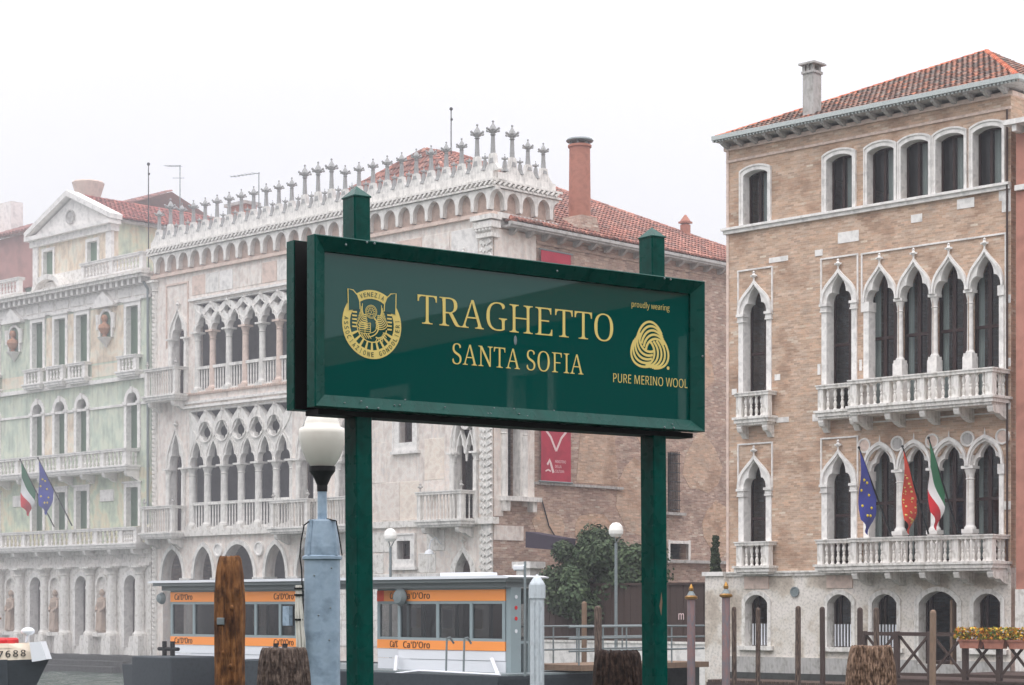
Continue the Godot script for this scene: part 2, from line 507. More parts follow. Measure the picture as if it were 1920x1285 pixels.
	mat("banner", Color(0.72, 0.2, 0.29), 0.85, {"tex": T.blotch, "scale": one * 0.2})
	mat("pale_print", Color(0.9, 0.8, 0.8), 0.8)
	mat("cable_white", Color(0.85, 0.84, 0.8), 0.6, {"tex": T.streak, "scale": Vector3(3, 0.8, 3)})
	mat("red_paint", Color(0.82, 0.12, 0.14), 0.5)
	mat("boat_cream", Color(0.94, 0.88, 0.8), 0.5, {"tex": T.blotch, "scale": one * 0.4})
	var g := mat("glass", Color(0.12, 0.13, 0.14, 0.12), 0.03)
	g.transparency = BaseMaterial3D.TRANSPARENCY_ALPHA
	g.metallic_specular = 0.33
	var w := mat("water", Color(0.21, 0.3, 0.25), 0.12, {"bump": T.ripple, "scale": Vector3(0.22, 0.22, 0.4), "depth": 30.0, "spec": 0.5})
	w.uv1_world_triplanar = true

# ---------------------------------------------------------------- the scene
func _ready() -> void:
	rng.seed = 20
	# camera: an upright view camera with the lens shifted up
	var cam := Camera3D.new()
	cam.name = "camera"
	cam.projection = Camera3D.PROJECTION_FRUSTUM
	cam.near = 0.05
	cam.far = 800.0
	cam.size = 0.05 * 1285.0 / 3800.0
	cam.frustum_offset = Vector2(0, 0.05 * 497.5 / 3800.0)
	cam.position = Vector3(0, 2.05, 0)
	add_child(cam)
	cam.current = true
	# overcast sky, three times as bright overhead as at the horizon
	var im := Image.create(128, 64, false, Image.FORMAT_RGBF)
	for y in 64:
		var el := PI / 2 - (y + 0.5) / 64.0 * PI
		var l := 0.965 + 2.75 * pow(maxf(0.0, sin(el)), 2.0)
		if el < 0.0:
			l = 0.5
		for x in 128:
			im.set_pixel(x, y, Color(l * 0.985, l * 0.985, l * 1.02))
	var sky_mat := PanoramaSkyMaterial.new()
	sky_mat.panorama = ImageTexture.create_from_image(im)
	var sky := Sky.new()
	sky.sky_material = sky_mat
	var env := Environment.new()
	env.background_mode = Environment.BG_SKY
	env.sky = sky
	env.tonemap_mode = Environment.TONE_MAPPER_LINEAR
	env.tonemap_exposure = 1.0
	env.sdfgi_enabled = true
	env.ssao_enabled = true
	env.ssil_enabled = true
	env.fog_enabled = true
	env.fog_density = 0.0008
	env.fog_light_color = Color(0.95, 0.95, 0.98)
	var we := WorldEnvironment.new()
	we.name = "environment"
	we.environment = env
	add_child(we)
	var sun := DirectionalLight3D.new()
	sun.name = "veiled_sun"
	sun.light_energy = 0.2
	sun.light_color = Color(1.0, 0.98, 0.95)
	sun.light_angular_distance = 40.0
	sun.shadow_enabled = true
	add_child(sun)
	sun.look_at_from_position(Vector3(), Vector3(0.25, -1.0, -0.5))
	materials()
	# a bank of mist drifts over the far left of the canal
	env.volumetric_fog_enabled = true
	env.volumetric_fog_density = 0.0
	var fog := FogVolume.new()
	fog.name = "mist_bank"
	fog.shape = RenderingServer.FOG_VOLUME_SHAPE_BOX
	fog.size = Vector3(62, 40, 75)
	fog.position = fp(-26, -17.5, 18.9)
	fog.rotation.y = -ANG
	var fm := FogMaterial.new()
	fm.density = 0.0054
	fm.albedo = Color(0.98, 0.98, 1.0)
	fog.material = fm
	fog.set_meta("kind", "stuff")
	add_child(fog)
	T.wood_pale = noise_tex(73, 0.025, [[0.0, Color(0.12, 0.09, 0.08)], [0.33, Color(0.36, 0.3, 0.27)], [0.5, Color(0.58, 0.51, 0.47)], [1.0, Color(0.78, 0.71, 0.66)]], 5)
	quay_ground()
	brick_palace()
	spired_palace()
	painted_palace()
	background_houses()
	garden()
	banner()
	pontoon()
	quay_poles()
	jetties()
	water_bus()
	near_bank()
	sign_board()
	lamp_column()
	piles()

# ---------------------------------------------------------------- shared architecture
const TREFOIL := [[1.0, 0.0], [0.985, 0.12], [0.93, 0.24], [0.83, 0.33], [0.7, 0.385], [0.57, 0.39], [0.555, 0.5], [0.5, 0.62], [0.4, 0.74], [0.27, 0.84], [0.13, 0.93], [0.0, 1.0]]
const OGEE := [[1.0, 0.0], [0.995, 0.1], [0.97, 0.22], [0.91, 0.35], [0.81, 0.47], [0.68, 0.57], [0.54, 0.655], [0.4, 0.735], [0.27, 0.81], [0.16, 0.88], [0.07, 0.945], [0.0, 1.0]]
const POINTED := [[1.0, 0.0], [0.99, 0.14], [0.96, 0.28], [0.91, 0.41], [0.84, 0.53], [0.75, 0.64], [0.64, 0.74], [0.51, 0.82], [0.37, 0.89], [0.22, 0.945], [0.09, 0.98], [0.0, 1.0]]

func round_arch() -> Array:
	var a := []
	for i in 12:
		var t := PI / 2 * i / 11.0
		a.append([cos(t), sin(t)])
	return a

# both flanks of an arch, left foot to right foot
func arch_line(curve: Array, x: float, hw: float, y: float, rise: float) -> Array:
	var a := []
	for p in curve:
		a.append(Vector2(x - p[0] * hw, y + p[1] * rise))
	for i in range(curve.size() - 2, -1, -1):
		a.append(Vector2(x + curve[i][0] * hw, y + curve[i][1] * rise))
	return a

func with_jambs(a: Array, sill: float) -> Array:
	var r := [Vector2(a[0].x, sill)]
	r.append_array(a)
	r.append(Vector2(a[-1].x, sill))
	return r

func hole(line: Array, low: float) -> Array:
	var xs := []
	var lo := []
	var hi := []
	for p in line:
		xs.append(p.x)
		lo.append(low)
		hi.append(p.y)
	return [xs, lo, hi]

func rect_hole(x0: float, x1: float, y0: float, y1: float) -> Array:
	return [[x0, x1], [y0, y0], [y1, y1]]

func quatrefoil(x: float, y: float, r: float, d: float) -> Array:
	var xs := []
	var lo := []
	var hi := []
	var k := 16
	for i in k + 1:
		var q: float = (d + r) * (2.0 * i / k - 1.0)
		var b := 0.0
		if absf(q) < r:
			b = d + sqrt(r * r - q * q)
		var s := absf(absf(q) - d)
		if s < r:
			b = maxf(b, sqrt(r * r - s * s))
		xs.append(x + q)
		lo.append(y - b)
		hi.append(y + b)
	return [xs, lo, hi]

func mix_line(a: Array, b: Array, t: float) -> Array:
	var r := []
	for i in a.size():
		r.append(a[i].lerp(b[i], t))
	return r

func finial(g: Geo, x: float, y: float, z: float, s: float) -> void:
	g.lathe([Vector2(0.035, -0.05), Vector2(0.03, 0.12), Vector2(0.06, 0.16), Vector2(0.1, 0.22), Vector2(0.05, 0.27), Vector2(0.04, 0.31), Vector2(0.055, 0.34), Vector2(0.0, 0.4)].map(func(p): return p * s), Vector3(x, y, z), 7)
	g.obox(Vector3(x, y + 0.21 * s, z), Vector3(0.26, 0.06, 0.07) * s, Basis())

func capital(g: Geo, x: float, y: float, z: float, r: float, h: float) -> void:
	g.lathe([Vector2(r, 0), Vector2(r * 1.25, h * 0.06), Vector2(r * 1.0, h * 0.14), Vector2(r * 1.15, h * 0.4), Vector2(r * 1.5, h * 0.7), Vector2(r * 1.45, h * 0.76), Vector2(r * 1.75, h * 0.8)], Vector3(x, y, z), 10)
	g.box(Vector3(x - r * 1.75, y + h * 0.8, z - r * 1.75), Vector3(x + r * 1.75, y + h, z + r * 1.75))

func column(g: Geo, x: float, z: float, y0: float, y1: float, r: float, cap: float) -> void:
	g.box(Vector3(x - r * 1.5, y0, z - r * 1.5), Vector3(x + r * 1.5, y0 + r, z + r * 1.5))
	g.lathe([Vector2(r * 1.4, r), Vector2(r * 1.4, r * 1.4), Vector2(r * 1.05, r * 1.9), Vector2(r, r * 2.2), Vector2(r * 0.9, y1 - cap - y0)], Vector3(x, y0, z), 12)
	capital(g, x, y1 - cap, z, r * 0.9, cap)

# wooden casement behind a stone opening: frame, panes, curtains, as children of the window part
func casement(w: Node3D, x: float, hw: float, y0: float, y1: float, z: float, transom := 0.0, curtain := 1, mull := [0.0], bar := 0.045) -> void:
	var g := Geo.new()
	for sx in [-1.0, 1.0]:
		g.box(Vector3(x + sx * hw - 0.08, y0, z - 0.05), Vector3(x + sx * hw + 0.08, y1, z + 0.05))
	for m in mull:
		g.box(Vector3(x + m - bar, y0, z - 0.045), Vector3(x + m + bar, y1, z + 0.045))
	if transom > 0.0:
		g.box(Vector3(x - hw, transom - 0.05, z - 0.047), Vector3(x + hw, transom + 0.05, z + 0.047))
	g.box(Vector3(x - hw, y0, z - 0.048), Vector3(x + hw, y0 + 0.14, z + 0.048))
	g.box(Vector3(x - hw, y1 - 0.1, z - 0.048), Vector3(x + hw, y1, z + 0.048))
	obj("frame", g, M.frame_wood, w)
	var cuts := [-hw]
	cuts.append_array(mull)
	cuts.append(hw)
	for i in cuts.size() - 1:
		for k in (2 if transom > 0.0 else 1):
			var a := y0 if k == 0 else transom
			var b := y1 if k == 1 or transom == 0.0 else transom
			obj("pane", Geo.new().box(Vector3(x + cuts[i], a, z - 0.006), Vector3(x + cuts[i + 1], b, z + 0.006)), M.glass, w)
	if curtain > 0:
		for sx in ([-1.0, 1.0] if curtain == 2 else [1.0]):
			var c := Geo.new()
			var wd := hw * (0.42 if curtain == 1 else 0.36) * rng.randf_range(0.75, 1.2)
			var xa = x + sx * hw if curtain == 2 else x - hw * 0.12
			var k := 14
			for i in k:
				var u0 := float(i) / k
				var u1 := float(i + 1) / k
				var s = -sx if curtain == 2 else 1.0
				var z0 := z - 0.17 + 0.03 * sin(u0 * 38.0)
				var z1 := z - 0.17 + 0.03 * sin(u1 * 38.0)
				c.quad(Vector3(xa + s * u0 * wd, y0 + 0.05, z0), Vector3(xa + s * u1 * wd, y0 + 0.05, z1), Vector3(xa + s * u1 * wd, y1 - 0.05, z1), Vector3(xa + s * u0 * wd, y1 - 0.05, z0), Vector3(0, 0, 1))
			obj("curtain", c, M.curtain, w)

# a balcony with turned balusters; xs are the places of the posts; z is the wall face
func balcony(b: Node3D, xs: Array, y0: float, y1: float, dep: float, per: int, o := {}) -> MeshInstance3D:
	var m: Material = o.get("mat", M.stone)
	var x0: float = xs[0]
	var x1: float = xs[-1]
	var pw: float = o.get("post", 0.2)
	var z: float = o.get("z", 0.0)
	var e := pw / 2
	var slab := Geo.new()
	slab.box(Vector3(x0 - e - 0.05, y0, z - 0.05), Vector3(x1 + e + 0.05, y0 + 0.12, z + dep + 0.06))
	slab.box(Vector3(x0 - e - 0.1, y0 + 0.12, z - 0.05), Vector3(x1 + e + 0.1, y0 + 0.2, z + dep + 0.11))
	slab.box(Vector3(x0 - e + 0.02, y0 - 0.08, z - 0.05), Vector3(x1 + e - 0.02, y0, z + dep))
	var s := obj("balcony", slab, m, b)
	var rail := Geo.new()
	var rh := 0.13
	rail.box(Vector3(x0 - e - 0.04, y1 - rh, z + dep - pw - 0.03), Vector3(x1 + e + 0.04, y1 - 0.04, z + dep + 0.04))
	rail.box(Vector3(x0 - e - 0.07, y1 - 0.04, z + dep - pw - 0.06), Vector3(x1 + e + 0.07, y1, z + dep + 0.07))
	for x in [x0, x1]:
		rail.box(Vector3(x - e - 0.037, y1 - rh + 0.002, z - 0.02), Vector3(x + e + 0.037, y1 - 0.042, z + dep - pw - 0.03))
		rail.box(Vector3(x - e - 0.067, y1 - 0.042, z - 0.02), Vector3(x + e + 0.067, y1 - 0.002, z + dep - pw - 0.06))
	obj("rail", rail, m, s)
	var fy := y0 + 0.2
	var hh := y1 - rh - fy
	for x in xs:
		obj("post", Geo.new().box(Vector3(-e, 0, -pw), Vector3(e, hh, 0)), m, s, Vector3(x, fy, z + dep))
	var r: float = o.get("r", 0.062)
	var bm: ArrayMesh
	if o.get("plain", false):
		bm = Geo.new().lathe([Vector2(r * 0.9, 0), Vector2(r * 0.55, hh * 0.06), Vector2(r * 0.5, hh * 0.75), Vector2(r * 0.8, hh * 0.8), Vector2(r * 0.5, hh * 0.84), Vector2(r, hh)], Vector3(), 7).mesh()
	else:
		bm = Geo.new().lathe([Vector2(r * 1.05, 0), Vector2(r * 1.05, hh * 0.05), Vector2(r * 0.6, hh * 0.09), Vector2(r, hh * 0.25), Vector2(r * 0.95, hh * 0.32), Vector2(r * 0.5, hh * 0.44), Vector2(r * 0.75, hh * 0.48), Vector2(r * 0.75, hh * 0.52), Vector2(r * 0.5, hh * 0.56), Vector2(r * 0.95, hh * 0.68), Vector2(r, hh * 0.75), Vector2(r * 0.6, hh * 0.91), Vector2(r * 1.05, hh * 0.95), Vector2(r * 1.05, hh)], Vector3(), 8).mesh()
	for i in xs.size() - 1:
		var n: int = per if per > 0 else int(round((xs[i + 1] - xs[i] - pw) / 0.17))
		for k in n:
			var x: float = lerpf(xs[i] + e, xs[i + 1] - e, (k + 0.5) / n)
			obj("baluster", bm, m, s, Vector3(x, fy, z + dep - pw / 2))
	if dep > 0.45 and o.get("sides", true):
		var nd := maxi(1, int((dep - pw) / 0.2))
		for k in nd:
			obj("baluster", bm, m, s, Vector3(x1, fy, z + (dep - pw) * (k + 0.5) / nd))
	for x in o.get("brackets", []):
		var g := Geo.new()
		var d := dep * 0.92
		g.prism([Vector2(0, 0), Vector2(d, 0), Vector2(d + 0.02, -0.08), Vector2(d - 0.03, -0.2), Vector2(d - 0.16, -0.25), Vector2(d * 0.55, -0.24), Vector2(d * 0.4, -0.32), Vector2(0.1, -0.4), Vector2(0, -0.41)], -0.1, 0.1)
		obj("bracket", g, m, s, Vector3(x, y0 - 0.08, z), -PI / 2)
	return s

# clay tiles on a slope: corner, eave direction, up-slope direction, outline in (eave, up) metres
func tiled(g: Geo, at: Vector3, e: Vector3, up: Vector3, poly: Array, tones: Array, pitch := 0.2, course := 0.36) -> void:
	var n := up.cross(e).normalized()
	if n.y < 0:
		n = -n
	var lo := 1e9
	var hi := -1e9
	for p in poly:
		lo = minf(lo, p.x)
		hi = maxf(hi, p.x)
	var x := lo + pitch / 2
	while x < hi:
		var ys := []
		for i in poly.size():
			var a: Vector2 = poly[i]
			var b: Vector2 = poly[(i + 1) % poly.size()]
			if (a.x - x) * (b.x - x) <= 0.0 and absf(a.x - b.x) > 1e-6:
				ys.append(lerpf(a.y, b.y, (x - a.x) / (b.x - a.x)))
		if ys.size() >= 2:
			var y: float = ys.min() - 0.04
			var top: float = ys.max()
			var k := 0
			while y < top - 0.05:
				var y1 := minf(y + course, top)
				var c: Color = tones[rng.randi_range(0, tones.size() - 1)]
				c = c.lerp(tones[rng.randi_range(0, tones.size() - 1)], rng.randf())
				g.col = c * rng.randf_range(0.66, 1.25)
				var r0 := pitch * 0.42
				var r1 := pitch * 0.34
				var jit := rng.randf_range(-0.012, 0.012)
				var seg := 4
				for q in seg:
					var a0 := PI * q / seg
					var a1 := PI * (q + 1) / seg
					var pts := []
					for w in [[a0, r0, y, 0.03], [a1, r0, y, 0.03], [a1, r1, y1 + 0.05, 0.0], [a0, r1, y1 + 0.05, 0.0]]:
						pts.append(at + e * (x + jit - cos(w[0]) * w[1]) + up * w[2] + n * (sin(w[0]) * w[1] * 0.9 + w[3]))
					var na := n * sin(a0) - e * cos(a0)
					var nb := n * sin(a1) - e * cos(a1)
					g.trin(pts[0], pts[1], pts[2], na, nb, nb)
					g.trin(pts[0], pts[2], pts[3], na, nb, na)
					if k == 0:
						g.tri(pts[0], pts[1], at + e * (x + jit) + up * y, -up)
				y = y1
				k += 1
		x += pitch

func ridge_tiles(g: Geo, a: Vector3, b: Vector3, r: float, tones: Array) -> void:
	var n := int(ceil(a.distance_to(b) / 0.4))
	for i in n:
		var p := a.lerp(b, float(i) / n)
		var q := a.lerp(b, (i + 1.1) / n)
		g.col = tones[rng.randi_range(0, tones.size() - 1)] * rng.randf_range(0.85, 1.15)
		g.cyl(p, q, r, r * 0.85, 8)

func lin(r: float, gg: float, b: float) -> Color:
	return Color(r, gg, b).srgb_to_linear()

# ---------------------------------------------------------------- brick palace on the right
func brick_palace() -> void:
	var b := thing("brick_palace", "tall tan brick palace with white gothic windows, stone balconies and a low tiled hip roof", "palace", fp(11.1), -ANG)
	var X := func(s: float) -> float: return s - 11.1
	var W := 10.75
	var lights := [17.23, 18.49, 19.75, 21.0]
	# --- openings
	var up_holes := []
	var low_holes := []
	var gothic := []          # centre, opening half width, outer half width, sill, spring, opening apex, outer apex
	for c in [12.28, 15.66]:
		gothic.append([c, 0.48, 0.68, 8.42, 11.85, 12.74, 12.93])
		gothic.append([c, 0.46, 0.68, 3.42, 6.02, 6.93, 7.12])
	for q in gothic:
		var x: float = X.call(q[0])
		var inner := arch_line(TREFOIL, x, q[1], q[4], q[5] - q[4])
		var outer := arch_line(OGEE, x, q[2], q[4], q[6] - q[4])
		up_holes.append(hole(mix_line(inner, outer, 0.5), q[3]))
	for row in [[8.42, 11.75, 12.7, 12.92], [3.42, 6.38, 7.1, 7.28]]:
		for c in lights:
			var x: float = X.call(c)
			var inner := arch_line(TREFOIL, x, 0.52, row[1], row[2] - row[1])
			var outer := arch_line(OGEE, x, 0.63, row[1], row[3] - row[1])
			var l := mix_line(inner, outer, 0.5)
			l.push_front(Vector2(x - 0.63, row[1]))
			l.push_back(Vector2(x + 0.63, row[1]))
			up_holes.append(hole(l, row[0]))
	var seg_arch := []
	for i in 9:
		var t := i / 8.0
		seg_arch.append([1.0 - t, (sqrt(1.0 - 0.75 * (1.0 - t) * (1.0 - t)) - 0.5) / 0.5])
	var tops := [12.3, 15.66, 17.23, 18.49, 19.75, 21.06]
	for c in tops:
		up_holes.append(hole(arch_line(seg_arch, X.call(c), 0.55, 16.52, 0.14), 14.82))
	var round_tops := [12.33, 15.66, 17.37, 21.05]
	for c in round_tops:
		low_holes.append(hole(arch_line(seg_arch, X.call(c), 0.5, 2.24, 0.28), 0.78))
	low_holes.append(hole(arch_line(seg_arch, X.call(19.32), 0.72, 2.2, 0.4), 0.3))
	# --- walls
	obj("brick_wall", Geo.new().plate(0, W, 3.24, 17.5, up_holes, 0, -0.5), M.brick, b)
	obj("plaster_wall", Geo.new().plate(0, W, -0.1, 3.1, low_holes, -0.01, -0.5), M.plaster, b)
	obj("foundation", Geo.new().box(Vector3(-0.02, -2.0, -0.5), Vector3(W + 0.02, -0.1, 0.12)), M.wet_stone, b)
	obj("plinth", Geo.new().plate(0, W, -0.1, 0.42, [rect_hole(X.call(18.6), X.call(20.04), 0.3, 0.42)], 0.07, -0.008), M.stone_dark, b)
	for sx in [0.0, W - 0.3]:
		obj("side_wall", Geo.new().box(Vector3(sx, -0.1, -12), Vector3(sx + 0.3, 17.5, -0.5)), M.brick, b)
	obj("back_wall", Geo.new().box(Vector3(0.3, -0.1, -12), Vector3(W - 0.3, 17.5, -11.7)), M.brick, b)
	for y in [3.1, 8.1, 14.5, 17.3]:
		obj("floor_slab", Geo.new().box(Vector3(0.3, y, -11.7), Vector3(W - 0.3, y + 0.13, -0.5)), M.dark_room, b)
	# --- corner stones and scattered stone blocks in the brickwork
	obj("corner_edge", Geo.new().box(Vector3(-0.03, 3.26, -0.2), Vector3(0.07, 17.45, 0.03)), M.stone_pink, b)
	for q in [[12.85, 13.62, 13.45, 13.62], [15.6, 16.4, 13.75, 14.1], [18.35, 18.75, 14.05, 14.3], [20.0, 20.6, 14.25, 14.55], [14.7, 15.0, 13.45, 13.65], [14.6, 15.0, 8.1, 8.33], [13.15, 13.65, 8.15, 8.32], [13.08, 13.3, 9.55, 9.75], [11.3, 11.5, 9.2, 9.4], [21.65, 21.85, 9.3, 9.55], [21.6, 21.86, 8.0, 8.2], [21.6, 21.86, 5.0, 5.25], [16.42, 16.52, 9.6, 9.95], [21.45, 21.87, 14.3, 14.6], [21.55, 21.87, 13.95, 14.3], [21.62, 21.86, 11.2, 11.45], [14.8, 14.92, 9.6, 9.95]]:
		obj("stone_block", Geo.new().box(Vector3(X.call(q[0]), q[2], -0.1), Vector3(minf(X.call(q[1]), W - 0.002), q[3], 0.018)), M.stone_clean, b)
	# --- gothic single windows
	for i in gothic.size():
		var q: Array = gothic[i]
		var x: float = X.call(q[0])
		var inner := with_jambs(arch_line(TREFOIL, x, q[1], q[4], q[5] - q[4]), q[3])
		var outer := with_jambs(arch_line(OGEE, x, q[2], q[4], q[6] - q[4]), q[3])
		var g := Geo.new()
		g.band(inner, outer, -0.36, 0.05)
		var a := arch_line(OGEE, x, q[2] - 0.07, q[4], q[6] - q[4] - 0.12)
		var c := arch_line(OGEE, x, q[2] + 0.02, q[4], q[6] - q[4] + 0.02)
		g.band(a, c, 0.048, 0.12)
		for sx in [-1.0, 1.0]:
			var xm: float = x + sx * (q[1] + q[2]) / 2
			var w: float = (q[2] - q[1]) / 2 + 0.035
			g.box(Vector3(xm - w, q[4] - 0.26, -0.2), Vector3(xm + w, q[4] - 0.21, 0.1))
			g.box(Vector3(xm - w + 0.015, q[4] - 0.2, -0.2), Vector3(xm + w - 0.015, q[4] - 0.08, 0.085))
			g.box(Vector3(xm - w - 0.015, q[4] - 0.075, -0.2), Vector3(xm + w + 0.015, q[4] + 0.01, 0.13))
		finial(g, x, q[6] - 0.04, 0.09, 0.95)
		var win := obj("gothic_window", g, M.stone_clean, b)
		casement(win, x + 0.02, q[1] + 0.06, q[3], q[5] + 0.06, -0.42, q[3] + (q[4] - q[3]) * 0.62, 1, [0.12])
		var t: float = q[6] + 0.42
		var m := Geo.new()
		m.box(Vector3(x - 0.73, q[4] - 0.1, -0.01), Vector3(x - 0.68, t, 0.045))
		m.box(Vector3(x + 0.68, q[4] - 0.1, -0.01), Vector3(x + 0.73, t, 0.045))
		m.box(Vector3(x - 0.729, t - 0.05, -0.009), Vector3(x + 0.729, t + 0.002, 0.047))
		obj("moulding", m, M.stone_clean, win)
	# --- four-light windows
	for row in [[8.42, 11.75, 12.7, 12.92, 13.33], [3.42, 6.38, 7.1, 7.28, 7.95]]:
		var upper: bool = row[0] > 5.0
		var xl: float = X.call(16.6)
		var xr: float = X.call(21.63)
		var g := Geo.new()
		for c in lights:
			var x: float = X.call(c)
			var inner := arch_line(TREFOIL if upper else POINTED, x, 0.52, row[1], row[2] - row[1])
			var outer := arch_line(OGEE if upper else POINTED, x, 0.628, row[1], row[3] - row[1])
			g.band(inner, outer, -0.33, 0.05)
			if not upper:
				var cu := arch_line(TREFOIL, x, 0.46, row[1], row[2] - row[1] - 0.06)
				g.band(cu, mix_line(cu, inner, 0.98), -0.3, -0.12)
			g.band(arch_line(OGEE if upper else POINTED, x, 0.56, row[1], row[3] - row[1] - 0.1), arch_line(OGEE if upper else POINTED, x, 0.627, row[1], row[3] - row[1] + 0.02), 0.048, 0.12)
			if upper:
				finial(g, x, row[3] - 0.04, 0.09, 0.95)
			else:
				g.cyl(Vector3(x, row[3] - 0.05, 0.08), Vector3(x, row[3] + 0.22, 0.08), 0.04, 0.005, 6)
		for sx in [xl, xr]:
			var d := 0.2 if sx == xl else -0.16
			g.box(Vector3(minf(sx, sx + d), row[0], -0.33), Vector3(maxf(sx, sx + d), row[1] - 0.3, 0.05))
			g.box(Vector3(minf(sx, sx + d) - 0.03, row[1] - 0.3, -0.33), Vector3(maxf(sx, sx + d) + 0.03, row[1], 0.09))
		var win := obj("four_light_window", g, M.stone_clean, b)
		for c in [17.86, 19.12, 20.375]:
			var k := Geo.new()
			k.box(Vector3(-0.17, row[0], -0.3), Vector3(0.17, row[0] + (1.3 if upper else 0.9), 0.04))
			column(k, 0, -0.13, row[0] + (1.3 if upper else 0.9), row[1], 0.1 if upper else 0.13, 0.42)
			obj("column", k, M.stone_clean, win, Vector3(X.call(c), 0, 0))
		for c in lights:
			casement(win, X.call(c), 0.63, row[0], row[2] + 0.05, -0.44, row[0] + (row[1] - row[0]) * 0.66, 2, [-0.1, 0.28], 0.06)
		var m := Geo.new()
		if upper:
			m.box(Vector3(xl - 0.1, row[1] - 0.3, -0.01), Vector3(xl - 0.05, row[4], 0.045))
			m.box(Vector3(xr + 0.03, row[0] + 0.6, -0.01), Vector3(xr + 0.08, row[4], 0.045))
		m.box(Vector3(xl - 0.099, row[4] - 0.05, -0.009), Vector3(xr + 0.079, row[4] + 0.002, 0.047))
		obj("moulding", m, M.stone_clean, win)
		if not upper:
			var tones := [M.stone_pink, M.stone_dark, M.stone_pink, M.stone_dark, M.stone_pink]
			var k := 0
			for c in [16.62, 17.86, 19.12, 20.375, 21.6]:
				var r := Geo.new()
				r.lathe([Vector2(0.18, 0.03), Vector2(0.2, 0.06), Vector2(0.24, 0.06), Vector2(0.25, -0.02)], Vector3(), 16, Basis(Vector3(1, 0, 0), PI / 2))
				var rd := obj("roundel", r, M.stone_clean, win, Vector3(minf(X.call(c), W - 0.27), 7.2, 0.0))
				obj("disc", Geo.new().lathe([Vector2(0, 0.034), Vector2(0.181, 0.034), Vector2(0.181, -0.02)], Vector3(), 16, Basis(Vector3(1, 0, 0), PI / 2)), tones[k], rd)
				k += 1
	# --- top floor windows
	for i in tops.size():
		var x: float = X.call(tops[i])
		var hw := 0.62 if i > 1 else 0.66
		var g := Geo.new()
		var inner := with_jambs(arch_line(seg_arch, x, 0.5, 16.48, 0.14), 14.82)
		var outer := with_jambs(arch_line(seg_arch, x, hw - 0.004, 16.65, 0.16), 14.82)
		g.band(inner, outer, -0.3, 0.05)
		g.band(mix_line(inner, outer, 0.7), outer, 0.049, 0.085)
		var win := obj("arched_window", g, M.stone_clean, b)
		casement(win, x, 0.53, 14.8, 16.66, -0.36, 0.0, 1, [-0.06], 0.045)
	# --- string courses
	var st := Geo.new()
	st.box(Vector3(-0.12, 14.62, -0.05), Vector3(W, 14.74, 0.1))
	st.box(Vector3(-0.18, 14.74, -0.05), Vector3(W, 14.82, 0.17))
	obj("string_course", st, M.stone_clean, b)
	var bl := Geo.new()
	bl.box(Vector3(-0.06, 3.1, -0.5), Vector3(W, 3.2, 0.05))
	bl.box(Vector3(-0.1, 3.2, -0.5), Vector3(W, 3.26, 0.1))
	obj("belt_course", bl, M.stone, b)
	obj("brick_moulding", Geo.new().box(Vector3(-0.02, 17.02, -0.05), Vector3(W, 17.1, 0.05)), M.stone_pink, b)
	# --- eaves
	obj("cornice", Geo.new().box(Vector3(-0.1, 17.42, -12.05), Vector3(W + 0.1, 17.55, 0.08)), M.stone_pink, b)
	obj("eave_board", Geo.new().box(Vector3(-0.12, 17.66, -12.4), Vector3(W + 0.5, 17.72, 0.5)), M.stone_dark, b)
	for k in 19:
		var g := Geo.new()
		g.prism([Vector2(0, 0), Vector2(0.48, 0), Vector2(0.46, -0.06), Vector2(0.2, -0.17), Vector2(0, -0.2)], -0.07, 0.07)
		obj("corbel", g, M.stone_dark, b, Vector3(0.1 + k * 0.585, 17.66, 0.0), -PI / 2)
	var gt := Geo.new()
	gt.box(Vector3(-0.2, 17.72, 0.46), Vector3(W + 0.62, 17.86, 0.62))
	gt.box(Vector3(W + 0.46, 17.722, -12.4), Vector3(W + 0.62, 17.862, 0.46))
	gt.box(Vector3(-0.2, 17.722, -12.4), Vector3(-0.08, 17.862, 0.46))
	for k in 88:
		gt.box(Vector3(-0.18 + k * 0.13, 17.66, 0.5), Vector3(-0.12 + k * 0.13, 17.72, 0.58))
	obj("gutter", gt, M.gutter, b)
	# --- hip roof
	var tones := [lin(0.58, 0.43, 0.38), lin(0.5, 0.41, 0.38), lin(0.64, 0.45, 0.38), lin(0.45, 0.4, 0.38), lin(0.58, 0.49, 0.45), lin(0.52, 0.48, 0.45), lin(0.7, 0.46, 0.37)]
	var warm := [lin(0.78, 0.42, 0.3), lin(0.72, 0.4, 0.3), lin(0.83, 0.5, 0.37)]
	var ey := 17.8
	var ap := Vector3(6.3, 20.75, -6.0)
	var c0 := Vector3(-0.1, ey, 0.5)
	var c1 := Vector3(W + 0.5, ey, 0.5)
	var c2 := Vector3(W + 0.5, ey, -12.4)
	var c3 := Vector3(-0.1, ey, -12.4)
	var base := Geo.new()
	base.tri(c0, c1, ap, Vector3(0, 1, 1))
	base.tri(c1, c2, ap, Vector3(1, 1, 0))
	base.tri(c2, c3, ap, Vector3(0, 1, -1))
	base.tri(c3, c0, ap, Vector3(-1, 1, 0))
	var roof := obj("roof", base, M.tile_base, b)
	var tg := Geo.new()
	tg.tinted = true
	var upv := Vector3(0, ap.y - ey, ap.z - 0.5)
	tiled(tg, c0, Vector3(1, 0, 0), upv.normalized(), [Vector2(0, 0), Vector2(W + 0.6, 0), Vector2(6.4, upv.length())], tones)
	var upr := Vector3(ap.x - c1.x, ap.y - ey, 0)
	tiled(tg, c1, Vector3(0, 0, -1), upr.normalized(), [Vector2(0, 0), Vector2(12.9, 0), Vector2(6.5, upr.length())], tones)
	var tl := obj("roof_tiles", tg, M.tile, roof)
	tl.set_meta("kind", "stuff")
	var rg := Geo.new()
	rg.tinted = true
	ridge_tiles(rg, c0, ap, 0.11, warm)
	ridge_tiles(rg, c1, ap, 0.12, warm)
	obj("ridge_tiles", rg, M.tile, roof).set_meta("kind", "stuff")
